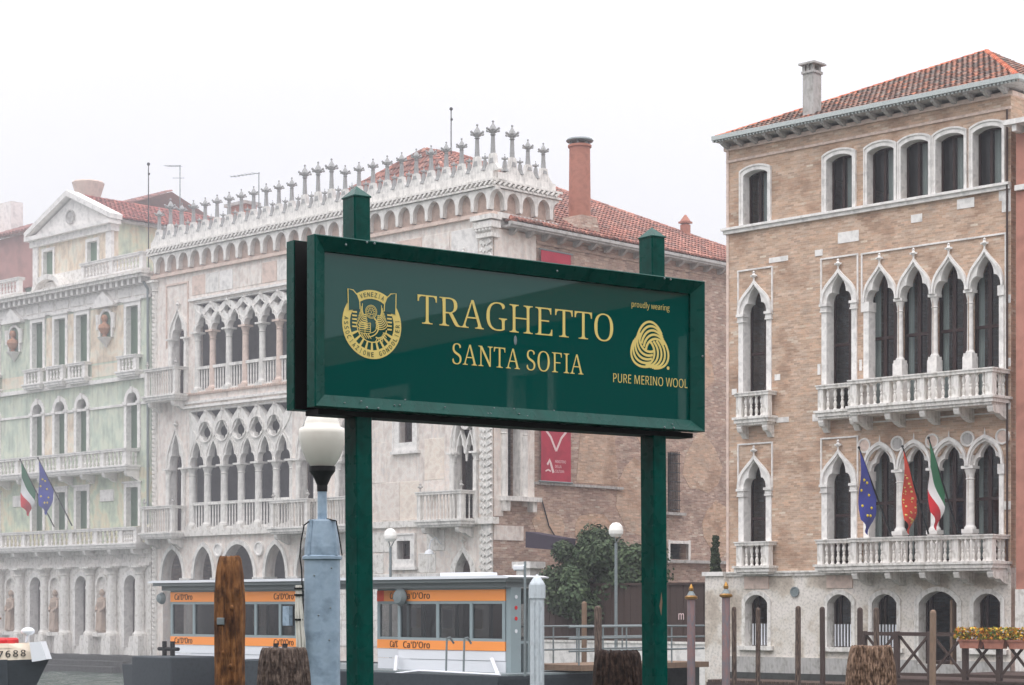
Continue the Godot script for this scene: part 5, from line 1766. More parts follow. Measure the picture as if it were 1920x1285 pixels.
func background_houses() -> void:
	# rose coloured house at the left edge, behind the painted palace
	var q := thing("rose_house", "dull rose house with a tiled roof behind the painted palace at the left edge", "house", fp(-38.0, -6.0), -ANG)
	obj("wall", Geo.new().plate(-12, 2.5, -0.1, 22.2, [rect_hole(-3.6, -2.8, 18.0, 19.3), rect_hole(-0.6, 0.2, 18.0, 19.3)], 0, -0.4), M.wall_rose, q)
	obj("side_wall", Geo.new().box(Vector3(2.1, -0.1, -8), Vector3(2.5, 22.2, -0.4)), M.wall_rose, q)
	for x in [-3.6, -0.6]:
		obj("shutter", Geo.new().box(Vector3(x, 18.0, -0.2), Vector3(x + 0.8, 19.3, -0.14)), M.shutter, q)
	var bs := Geo.new()
	bs.quad(Vector3(-12.4, 22.2, 0.5), Vector3(2.9, 22.2, 0.5), Vector3(2.9, 24.3, -5), Vector3(-12.4, 24.3, -5), Vector3(0, 1, 1))
	bs.quad(Vector3(-12.4, 22.2, -10.5), Vector3(2.9, 22.2, -10.5), Vector3(2.9, 24.3, -5), Vector3(-12.4, 24.3, -5), Vector3(0, 1, -1))
	var roof := obj("roof", bs, M.terracotta, q)
	var tg := Geo.new()
	tg.tinted = true
	var u := Vector3(0, 2.1, -5.5)
	tiled(tg, Vector3(-12.4, 22.22, 0.5), Vector3(1, 0, 0), u.normalized(), [Vector2(4, 0), Vector2(15.3, 0), Vector2(15.3, u.length()), Vector2(4, u.length())], [lin(0.6, 0.42, 0.4), lin(0.68, 0.48, 0.44)], 0.3, 0.5)
	obj("roof_tiles", tg, M.tile, roof).set_meta("kind", "stuff")
	obj("chimney", Geo.new().box(Vector3(-9.6, 23, -3.0), Vector3(-8.4, 25.0, -2.2)), M.stone_clean, q)
	# low tiled house behind the crest of spires, with its brick chimney
	var k := thing("crest_house", "red tiled house whose roof shows behind the left end of the spires", "house", Vector3(-15.5, 0, -98), -ANG)
	obj("wall", Geo.new().box(Vector3(-5, -0.1, -6), Vector3(6, 17.6, 0)), M.wall_rose, k)
	var kb := Geo.new()
	kb.quad(Vector3(-5.4, 17.5, 0.4), Vector3(6.4, 17.5, 0.4), Vector3(6.4, 20.3, -3), Vector3(-5.4, 20.3, -3), Vector3(0, 1, 1))
	kb.quad(Vector3(-5.4, 17.5, -6.4), Vector3(6.4, 17.5, -6.4), Vector3(6.4, 20.3, -3), Vector3(-5.4, 20.3, -3), Vector3(0, 1, -1))
	kb.tri(Vector3(6.3, 17.5, 0.4), Vector3(6.3, 17.5, -6.4), Vector3(6.3, 20.3, -3), Vector3(1, 0, 0))
	obj("roof", kb, M.terracotta, k)
	var cg := Geo.new()
	cg.box(Vector3(1.7, 18, -1.6), Vector3(3.0, 21.3, -0.9))
	var ch := obj("chimney", cg, M.terracotta, k)
	obj("chimney_cap", Geo.new().box(Vector3(1.55, 21.3, -1.75), Vector3(3.15, 21.45, -0.75)), M.stone_dark, ch)
	# narrow red house at the right edge
	var r := thing("red_house", "red plastered house at the right edge, next to the brick palace", "house", fp(22.08, 0.1), -ANG)
	obj("wall", Geo.new().plate(0, 5, -0.1, 16.2, [rect_hole(0.5, 1.1, 13.2, 15.0), rect_hole(0.5, 1.3, 8.5, 11), rect_hole(0.6, 1.4, 4.2, 6.6)], 0, -0.4), M.wall_red, r)
	obj("plinth", Geo.new().box(Vector3(0.002, -0.1, -0.2), Vector3(5, 2.6, 0.06)), M.stone, r)
	obj("foundation", Geo.new().box(Vector3(0, -2, -0.4), Vector3(5, -0.1, 0.1)), M.wet_stone, r)
	for y in [[13.2, 15.0], [8.5, 11.0], [4.2, 6.6]]:
		obj("window", Geo.new().band([Vector2(0.55, y[0]), Vector2(0.55, y[1] - 0.06), Vector2(1.2, y[1] - 0.06), Vector2(1.2, y[0])], [Vector2(0.4, y[0]), Vector2(0.4, y[1] + 0.1), Vector2(1.4, y[1] + 0.1), Vector2(1.4, y[0])], -0.1, 0.05), M.stone_clean, r)
	var ev := Geo.new()
	ev.box(Vector3(-0.15, 16.4, -6), Vector3(5, 16.55, 0.5))
	for i in 8:
		ev.box(Vector3(0.1 + i * 0.6, 16.2, -0.2), Vector3(0.25 + i * 0.6, 16.4, 0.42))
	obj("eaves", ev, M.stone_clean, r)
	obj("string_course", Geo.new().box(Vector3(0.002, 14.5, -0.1), Vector3(5, 14.66, 0.1)), M.stone_clean, r)
	obj("body", Geo.new().box(Vector3(0, -0.1, -8), Vector3(5, 16.4, -6)), M.wall_red, r)
	# aerials
	aerial("mast with small lamp heads standing on the roof peak behind the spires", Vector3(-2.6, 20.6, -86.5), 2.75, 0)
	aerial("dark thin mast at the join of the painted palace and the spired palace", Vector3(-16.51, 17.5, -92), 4.7, 0)
	aerial("very faint television aerial far behind the left spires", Vector3(-15.57, 17.4, -95), 5.4, 1)
	aerial("television aerial with one long slanting boom above the left spires", Vector3(-11.37, 19.0, -91), 2.6, 2)

func aerial(label: String, at: Vector3, h: float, kind: int) -> void:
	var t := thing("roof_aerial", label, "aerial", at, 0.0, "aerials on the roofs")
	obj("mast", Geo.new().cyl(Vector3(0, -0.6, 0), Vector3(0, h, 0), 0.028, 0.022, 6), M.dark_metal if kind == 0 else M.metal_grey, t)
	if kind == 0:
		obj("head", Geo.new().ball(Vector3(0, h, 0), 0.08, 8).ball(Vector3(0.02, h - 0.45, 0), 0.06, 8), M.dark_metal, t)
	else:
		var g := Geo.new()
		g.bar(Vector3(-1.25 if kind == 2 else -0.7, h - (0.22 if kind == 2 else 0.05), 0.1), Vector3(0.05, h - 0.02, 0), 0.025, 0.025)
		if kind == 1:
			g.bar(Vector3(-0.35, h - 0.6, 0), Vector3(0.2, h - 0.6, 0), 0.02, 0.02)
		obj("boom", g, M.metal_grey, t)
		for i in 7:
			var p := Vector3(-1.15 + i * 0.16, h - 0.2 + i * 0.026, 0.08) if kind == 2 else Vector3(-0.62 + i * 0.1, h - 0.05, 0.05)
			obj("element", Geo.new().bar(p - N * 0.18, p + N * 0.18, 0.012, 0.012), M.metal_grey, t)

# ---------------------------------------------------------------- far quay: garden, pontoon, poles, boats
func quay_ground() -> void:
	var wt := Geo.new()
	wt.quad(Vector3(-260, WATER - 0.06, 60), Vector3(260, WATER - 0.06, 60), Vector3(260, WATER - 0.06, -260), Vector3(-260, WATER - 0.06, -260), Vector3(0, 1, 0))
	# wavelets on the part of the canal that is near enough to show them
	var wn := FastNoiseLite.new()
	wn.seed = 6
	wn.frequency = 0.5
	wn.fractal_octaves = 3
	var nx := 200
	var nz := 190
	var grid := []
	for j in nz + 1:
		var row := PackedVector3Array()
		for i in nx + 1:
			var x := -38.0 + 0.3 * i
			var z := -36.0 - 0.3 * j
			row.append(Vector3(x, WATER + wn.get_noise_2d(x, z * 1.6) * 0.11 + sin(x * 0.9 + z * 0.6) * 0.012, z))
		grid.append(row)
	for j in nz:
		for i in nx:
			wt.quad(grid[j][i], grid[j][i + 1], grid[j + 1][i + 1], grid[j + 1][i], Vector3(0, 1, 0))
	struct("water", wt, M.water)
	var bed := Geo.new()
	var a := fp(-80, 0.0, -0.1)
	var c := fp(120, 0.0, -0.1)
	# the far bank, behind the palace fronts
	bed.quad(a, c, c - N * 160, a - N * 160, Vector3(0, 1, 0))
	bed.quad(a, c, c + Vector3(0, -2, 0), a + Vector3(0, -2, 0), N)
	struct("ground", bed, M.paving)
	# near quay, below and behind the camera
	var nq := Geo.new()
	nq.box(Vector3(-30, -3, -2.5), Vector3(60, 0.45, 40))
	struct("pavement", nq, M.paving)
	# mud and stone steps along the waterline of the palaces
	var st := thing("water_steps", "dark weed covered stone steps at the waterline of the painted palace", "steps", fp(-29.5, 0.2, 0), -ANG)
	for i in 3:
		obj("step", Geo.new().cbox(Vector3(-7.5 + i * 0.2, -2.0, 0), Vector3(7.6 - i * 0.3, -0.12 - i * 0.24, 0.5 + i * 0.4), 0.03), M.weed, st, Vector3(0, 0, 0.0))

func garden() -> void:
	var w := thing("garden_wall", "low garden wall with a dark boarded gate and a white stone base between the two palaces", "garden wall", fp(0.6), -ANG)
	obj("stone_base", Geo.new().box(Vector3(0, -2, -0.3), Vector3(9.8, 0.8, 0.06)), M.stone_clean, w)
	obj("coping", Geo.new().box(Vector3(0, 0.8, -0.34), Vector3(9.8, 0.88, 0.1)), M.stone, w)
	for k in 32:
		obj("board", Geo.new().cbox(Vector3(0, 0.88, -0.16), Vector3(0.292, 2.84, -0.1 - 0.006 * (k % 3)), 0.008), M.dark_wood, w, Vector3(0.1 + k * 0.3, 0, 0))
	obj("board_rail", Geo.new().box(Vector3(0, 2.84, -0.2), Vector3(9.75, 2.92, -0.05)), M.dark_wood, w)
	var tx := text_mesh("m", "Droid Sans", 0.24, 0.22, 0.01)
	var gm := obj("painted_scrawl", tx, M.pale_print, w, Vector3(8.42, 1.75, -0.09))
	gm.set_meta("label", "white painted scrawl on the dark boards")
	var p := thing("gate_pillar", "white plastered garden pillar beside the brick palace", "pillar", fp(10.3, 0.2), -ANG)
	obj("shaft", Geo.new().box(Vector3(0, -2, -0.5), Vector3(0.82, 3.12, 0)), M.plaster, p)
	obj("cap", Geo.new().box(Vector3(-0.08, 3.12, -0.55), Vector3(0.82, 3.26, 0.08)), M.stone_clean, p)
	var p2 := thing("gate_pillar", "pale stone pillar with a moulded cap left of the garden tree", "pillar", fp(1.3, 0.1), -ANG)
	obj("shaft", Geo.new().box(Vector3(0, -2, -0.6), Vector3(0.7, 3.5, 0)), M.stone, p2)
	obj("cap", Geo.new().box(Vector3(-0.12, 3.5, -0.7), Vector3(0.82, 3.75, 0.12)), M.stone_clean, p2)
	var aw := thing("awning", "folded dark violet awning above the pillar at the palace corner", "awning", fp(1.0, -0.5, 0), -ANG)
	obj("cloth", Geo.new().prism([Vector2(0, 4.3), Vector2(1.9, 4.15), Vector2(1.9, 4.6), Vector2(0, 4.9)], -0.9, -0.2), mat("violet", Color(0.25, 0.22, 0.27), 0.9), aw)
	# tree
	tree("garden_tree", "dark green bushy tree in the garden between the palaces", Vector3(2.75, 0, -73.2), 1.2, 5.1, 46000, Vector3(1.95, 1.8, 1.6), 3.2)
	tree("garden_shrub", "low dark green shrub under the right side of the garden tree", Vector3(4.5, 0, -72.6), 0.6, 4.1, 17000, Vector3(1.2, 1.2, 1.0), 3.1)
	tree("cypress", "small pointed cypress beside the brick palace", Vector3(7.06, 0, -70.3), 0.9, 4.5, 4000, Vector3(0.24, 1.15, 0.24), 3.4)

func tree(called: String, label: String, at: Vector3, trunk: float, top: float, leaves: int, r: Vector3, cy: float) -> void:
	var t := thing(called, label, "tree" if called != "garden_shrub" else "shrub", at)
	var g := Geo.new()
	g.cyl(Vector3(0, -0.1, 0), Vector3(0.1, trunk + 0.6, 0), 0.13, 0.08, 8)
	for k in 6:
		var d := Vector3(cos(k * 1.1), 0.9, sin(k * 1.1)) * minf(r.x, 1.0)
		g.cyl(Vector3(0.1, trunk + 0.3, 0), Vector3(0.1, trunk + 0.4, 0) + d, 0.06, 0.02, 6)
	obj("trunk", g, M.dark_wood, t)
	var c := Geo.new()
	c.tinted = true
	var lumps := []
	for k in (44 if r.x > 0.5 else 9):
		var a := rng.randf() * TAU
		var y := rng.randf_range(-0.75, 0.7)
		var q := sqrt(maxf(0.0, 1.0 - y * y)) * rng.randf_range(0.25, 0.75)
		lumps.append([Vector3(cos(a) * q * r.x, cy + y * r.y, sin(a) * q * r.z), rng.randf_range(0.42, 0.75) * minf(1.0, r.x), rng.randf_range(0.75, 1.25)])
	if r.x < 0.5:
		lumps.clear()
		for k in 12:
			lumps.append([Vector3(rng.randf_range(-0.03, 0.03), cy + lerpf(-0.95, 0.92, k / 11.0) * r.y, rng.randf_range(-0.03, 0.03)), lerpf(0.27, 0.09, k / 11.0), rng.randf_range(0.8, 1.1)])
	for i in leaves:
		var l: Array = lumps[i % lumps.size()]
		var d = Vector3(rng.randfn(), rng.randfn(), rng.randfn()).normalized() * l[1] * pow(rng.randf(), 0.4)
		var p: Vector3 = l[0] + d
		var n = (d + Vector3(rng.randfn(), rng.randfn() + 0.5, rng.randfn()) * 0.25).normalized()
		var x = n.cross(Vector3(rng.randfn(), rng.randfn(), rng.randfn())).normalized()
		var y = n.cross(x)
		var s := rng.randf_range(0.02, 0.07)
		c.col = Color(0.04, 0.068, 0.036).lerp(Color(0.1, 0.14, 0.07), rng.randf()) * l[2]
		c.tri(p - x * s, p + y * s * 1.4, p + x * s, n)
		c.tri(p - x * s, p - y * s * 1.4, p + x * s, n)
	obj("crown", c, M.leaf, t).set_meta("kind", "stuff")

func text_mesh(s: String, font: String, width: float, height: float, depth: float, thin := 0.0) -> ArrayMesh:
	var f := SystemFont.new()
	f.font_names = [font]
	var t := TextMesh.new()
	t.font = f
	t.text = s
	t.font_size = 96
	t.pixel_size = 0.01
	t.depth = 0.05
	t.curve_step = 1.5
	var bb := t.get_aabb()
	var a := t.get_mesh_arrays()
	var v: PackedVector3Array = a[Mesh.ARRAY_VERTEX]
	for i in v.size():
		v[i] = (v[i] - bb.position - Vector3(bb.size.x / 2, bb.size.y / 2, 0)) * Vector3(width / bb.size.x, height / bb.size.y, depth / bb.size.z)
	if thin > 0.0:
		v = thinned(v, a[Mesh.ARRAY_INDEX], a[Mesh.ARRAY_NORMAL], thin)
	a[Mesh.ARRAY_VERTEX] = v
	a[Mesh.ARRAY_TANGENT] = null
	var m := ArrayMesh.new()
	m.add_surface_from_arrays(Mesh.PRIMITIVE_TRIANGLES, a)
	return m

# pulls the outlines of raised letters inwards, for a lighter face
func thinned(v: PackedVector3Array, ids, nn: PackedVector3Array, d: float) -> PackedVector3Array:
	var idx: PackedInt32Array = ids if ids != null else PackedInt32Array(range(v.size()))
	var key := func(p: Vector3) -> Vector2i: return Vector2i(roundi(p.x * 2e5), roundi(p.y * 2e5))
	var edges := {}
	for t in idx.size() / 3:
		if nn[idx[t * 3]].z < 0.5:
			continue
		for k in 3:
			var p := v[idx[t * 3 + k]]
			var q := v[idx[t * 3 + (k + 1) % 3]]
			var r := v[idx[t * 3 + (k + 2) % 3]]
			var e := [key.call(p), key.call(q)]
			var back := [e[1], e[0]]
			if edges.has(back):
				edges.erase(back)
			else:
				var dir := Vector2(q.x - p.x, q.y - p.y).normalized()
				var n := Vector2(-dir.y, dir.x)
				if n.dot(Vector2(r.x - p.x, r.y - p.y)) < 0.0:
					n = -n
				edges[e] = n
	var push := {}
	for e in edges:
		for w in e:
			push[w] = push.get(w, Vector2()) + edges[e]
	var out := v.duplicate()
	for i in v.size():
		var w = key.call(v[i])
		if push.has(w):
			var n: Vector2 = push[w]
			var l := n.length()
			if l > 0.3:
				n = n / l * minf(2.0 / l, 1.8) * d
				out[i] += Vector3(n.x, n.y, 0)
	return out

func cabin(p: Node3D, x0: float, x1: float, bays: Array, z: float, texts: Array) -> void:
	var h := 2.0
	# front panels
	for q in [["lower_panel", 0.25, 0.56, M.white_paint, 0.0], ["lower_panel", 0.575, 0.84, M.white_paint, 0.012], ["lower_band", 0.85, 1.11, M.orange, 0.03], ["upper_band", 2.24, 2.56, M.orange, 0.03]]:
		obj(q[0], Geo.new().box(Vector3(x0, q[1], z - 0.06), Vector3(x1, q[2], z + q[4])), q[3], p)
	var tr := Geo.new()
	for y in [1.11, 2.16, 2.56]:
		tr.box(Vector3(x0, y, z - 0.07), Vector3(x1, y + (0.08 if y < 2.5 else 0.05), z + 0.02))
	obj("window_rail", tr, M.pier_grey, p)
	for i in bays.size():
		obj("mullion", Geo.new().box(Vector3(bays[i] - 0.055, 1.19, z - 0.065), Vector3(bays[i] + 0.055, 2.16, z + 0.025)), M.pier_grey, p)
		if i < bays.size() - 1:
			obj("pane", Geo.new().box(Vector3(bays[i] + 0.055, 1.19, z - 0.03), Vector3(bays[i + 1] - 0.055, 2.16, z - 0.02)), M.tinted_glass, p)
	# back and ends
	var holes := []
	var n := int((x1 - x0) / 1.3)
	for i in n:
		holes.append(rect_hole(x0 + 0.12 + i * (x1 - x0 - 0.2) / n, x0 + (i + 1) * (x1 - x0 - 0.2) / n, 1.15, 2.15))
	obj("back_panel", Geo.new().plate(x0, x1, 0.25, 2.6, holes, z - 0.95, z - 1.0), M.pier_grey, p)
	obj("back_pane", Geo.new().box(Vector3(x0 + 0.1, 1.15, z - 0.985), Vector3(x1 - 0.1, 2.15, z - 0.965)), M.tinted_glass, p)
	for x in [x0, x1 - 0.06]:
		obj("end_post", Geo.new().box(Vector3(x, 0.25, z - 1.0), Vector3(x + 0.06, 2.6, z - 0.9)), M.pier_grey, p)
		obj("end_rail", Geo.new().box(Vector3(x, 1.05, z - 0.9), Vector3(x + 0.06, 1.12, z - 0.07)), M.pier_grey, p)
	for k in 3:
		var nx := lerpf(x0, x1, 0.2 + 0.28 * k)
		obj("notice", Geo.new().box(Vector3(nx, 1.45, z - 0.94), Vector3(nx + 0.42, 2.0, z - 0.93)), [M.white_paint, M.boat_cream, M.steel_blue][k], p)
	obj("bench", Geo.new().box(Vector3(x0 + 0.3, 0.3, z - 0.93), Vector3(x1 - 0.3, 0.72, z - 0.6)), M.pier_grey, p)
	for t in texts:
		obj("lettering", text_mesh("Ca'D'Oro", "Droid Sans", t[2], 0.185, 0.012), M.ink, p, Vector3(t[0], t[1], z + 0.031))

func pontoon() -> void:
	var p := thing("boat_stop", "floating boat stop with two glazed cabins, orange name bands and one white flat roof", "boat stop", fp(-1.1, 13.98, 0), -ANG)
	# local x from 0 (left end) to 15.4
	cabin(p, 0.0, 6.5, [0.06, 1.26, 2.6, 4.45, 5.65, 6.44], 0.0, [[0.72, 2.4, 0.95], [0.72, 0.98, 0.95], [5.85, 2.4, 0.95], [5.85, 0.98, 0.95]])
	cabin(p, 11.05, 15.42, [11.1, 12.72, 14.08, 15.36], 0.0, [[11.85, 2.4, 1.12], [11.85, 0.98, 1.12]])
	cabin(p, 9.6, 11.0, [9.66, 10.94], -0.5, [[10.55, 2.4, 0.75], [10.55, 0.98, 0.75]])
	var rf := Geo.new()
	rf.box(Vector3(-0.3, 2.61, -1.0), Vector3(15.6, 2.76, 0.16))
	rf.box(Vector3(-0.55, 2.76, -1.1), Vector3(15.75, 2.86, 0.34))
	obj("fascia", rf, M.fascia_grey, p)
	var r2 := Geo.new()
	r2.prism([Vector2(-0.7, 2.86), Vector2(15.9, 2.86), Vector2(15.95, 2.9), Vector2(15.7, 2.94), Vector2(-0.5, 2.94), Vector2(-0.75, 2.9)], -1.2, 0.42)
	r2.box(Vector3(12.6, 2.941, -0.9), Vector3(14.2, 3.05, -0.2))
	obj("roof", r2, M.white_paint, p)
	obj("corner_post", Geo.new().box(Vector3(15.44, 0.25, -0.4), Vector3(15.62, 2.61, 0.0)), M.pier_grey, p)
	for y in [2.35, 2.05, 1.75, 1.4]:
		obj("sticker", Geo.new().lathe([Vector2(0, 0.01), Vector2(0.055, 0.01), Vector2(0.055, 0)], Vector3(15.625, y, -0.2), 12, Basis(Vector3(0, 0, 1), -PI / 2)), M.red_paint if y > 1.7 and y < 2.2 else M.white_paint, p)
	obj("red_end", Geo.new().box(Vector3(9.6, 2.242, -0.468), Vector3(9.9, 2.558, -0.462)), M.orange_red, p)
	var hull := Geo.new()
	hull.prism([Vector2(-0.6, -1.6), Vector2(16.0, -1.6), Vector2(16.4, 0.1), Vector2(16.4, 0.2), Vector2(-0.9, 0.2), Vector2(-0.9, 0.1)], -3.8, 1.3)
	obj("hull", hull, M.hull_dark, p)
	obj("deck_edge", Geo.new().box(Vector3(-0.9, 0.2, -3.8), Vector3(16.4, 0.25, 0.9)), M.metal_grey, p)
	# fender towers with mooring bitts
	for x in [2.17, 7.65]:
		var f := Geo.new()
		f.cbox(Vector3(x, -1.6, 1.3), Vector3(x + 1.9, 0.55, 3.0), 0.04)
		f.cbox(Vector3(x - 0.7, -1.6, 1.5), Vector3(x, 0.52, 2.6), 0.03)
		var fo := obj("fender", f, M.hull_dark, p)
		var bt := Geo.new()
		for d in [0.0, 0.42]:
			bt.cyl(Vector3(x + 0.35 + d, 0.5, 2.1), Vector3(x + 0.35 + d, 1.0, 2.1), 0.075, 0.075, 8)
		bt.cyl(Vector3(x + 0.05, 0.76, 2.1), Vector3(x + 1.07, 0.76, 2.1), 0.06, 0.06, 8)
		obj("mooring_bitt", bt, M.black, fo)
	# struts, pipe, ladder, lamps
	for q in [[11.1, 11.65], [15.0, 15.9]]:
		obj("strut", Geo.new().cyl(Vector3(q[0], 0.62, 0.12), Vector3(q[1], 0.05, 0.7), 0.06, 0.06, 8), M.white_paint, p)
	obj("handrail", Geo.new().tube([Vector3(11.2, 0.1, 0.9), Vector3(13.0, 0.28, 1.0), Vector3(16.3, 0.24, 1.1)], 0.03), M.white_paint, p)
	var ld := Geo.new()
	for x in [13.72, 14.42]:
		ld.tube([Vector3(x, 1.05, 0.35), Vector3(x, 1.22, 0.5), Vector3(x, 1.18, 0.62), Vector3(x, -1.2, 0.7)], 0.03)
	for y in [-0.35, -0.75]:
		ld.cyl(Vector3(13.72, y, 0.69), Vector3(14.42, y, 0.69), 0.025, 0.025, 6)
	obj("ladder", ld, M.metal_grey, p)
	obj("ledge", Geo.new().box(Vector3(0.05, 0.06, 0), Vector3(6.4, 0.2, 0.7)), M.white_paint, p)
	for q in [[-0.35, 2.36, 0.1, 0.2], [11.3, 2.36, 0.14, 0.26]]:
		obj("round_lamp", Geo.new().lathe([Vector2(0, 0.16), Vector2(q[3] * 0.7, 0.14), Vector2(q[3], 0.03), Vector2(q[3], 0)], Vector3(q[0], q[1], q[2]), 16, Basis(Vector3(1, 0, 0), PI / 2)), M.metal_grey, p)
	obj("notice_box", Geo.new().box(Vector3(6.0, 1.5, 0.05), Vector3(6.3, 2.1, 0.2)), M.steel_blue, p)
	# gangway from the pontoon to the shore
	var g := thing("gangway", "railed gangway that leads from the floating boat stop to the garden quay", "gangway", fp(13.9, 13.0, 0), -ANG)
	obj("deck", Geo.new().box(Vector3(-0.1, 0.3, -6.0), Vector3(2.0, 0.46, -0.4)), M.brown_pole, g)
	for x in [0.0, 1.9]:
		for y in [1.52, 1.2, 0.85]:
			obj("rail", Geo.new().cyl(Vector3(x, y, 0), Vector3(x, y, -5.9), 0.028, 0.028, 6), M.metal_grey, g)
		for k in 6:
			obj("baluster", Geo.new().cyl(Vector3(x, 0.46, -0.4), Vector3(x, 1.52, -0.4), 0.025, 0.025, 6), M.metal_grey, g, Vector3(0, 0, -k * 1.0))
	obj("support", Geo.new().box(Vector3(0.2, -2, -5.8), Vector3(1.8, 0.3, -5.4)), M.wet_stone, g)

func pole(called: String, label: String, at: Vector3, top: float, r: float, m: Material, kind := 0) -> void:
	var t := thing(called, label, "mooring pole", Vector3(at.x, 0, at.z), 0.0, "mooring poles off the far quay")
	var lean := Vector3(rng.randf_range(-0.03, 0.03), 0, rng.randf_range(-0.05, 0.05))
	var g := Geo.new()
	if kind == 0:
		g.cyl(Vector3(0, -2.5, 0) - lean, Vector3(0, top - r, 0) + lean, r * 1.05, r, 9, false)
		g.lathe([Vector2(r, 0), Vector2(r * 0.85, r * 0.6), Vector2(r * 0.4, r * 0.95), Vector2(0, r)], Vector3(0, top - r, 0) + lean, 9)
	else:
		g.cyl(Vector3(0, -2.5, 0), Vector3(0, top - 0.42, 0), r * 1.02, r, 14, false)
	obj("shaft", g, m, t)
	obj("tide_mark", Geo.new().cyl(Vector3(0, -2.5, 0) - lean, Vector3(0, -0.25, 0) - lean * 0.2, r * 1.1, r * 1.08, 9), M.mud if kind == 0 else M.metal_grey, t)
	if kind == 1:
		var c := Geo.new()
		c.lathe([Vector2(r * 1.05, 0), Vector2(r * 1.6, 0.03), Vector2(r * 1.65, 0.08), Vector2(r * 1.1, 0.12)], Vector3(0, top - 0.44, 0), 14)
		obj("ring", c, M.gold, t)
		obj("hood", Geo.new().lathe([Vector2(r * 1.1, 0.0), Vector2(r * 0.7, 0.08), Vector2(r * 0.45, 0.13)], Vector3(0, top - 0.32, 0), 12), M.metal_grey, t)
		obj("knob", Geo.new().lathe([Vector2(r * 0.3, 0), Vector2(r * 0.6, 0.05), Vector2(r * 0.62, 0.11), Vector2(r * 0.35, 0.18), Vector2(0, 0.24)], Vector3(0, top - 0.22, 0), 10), M.gold, t)

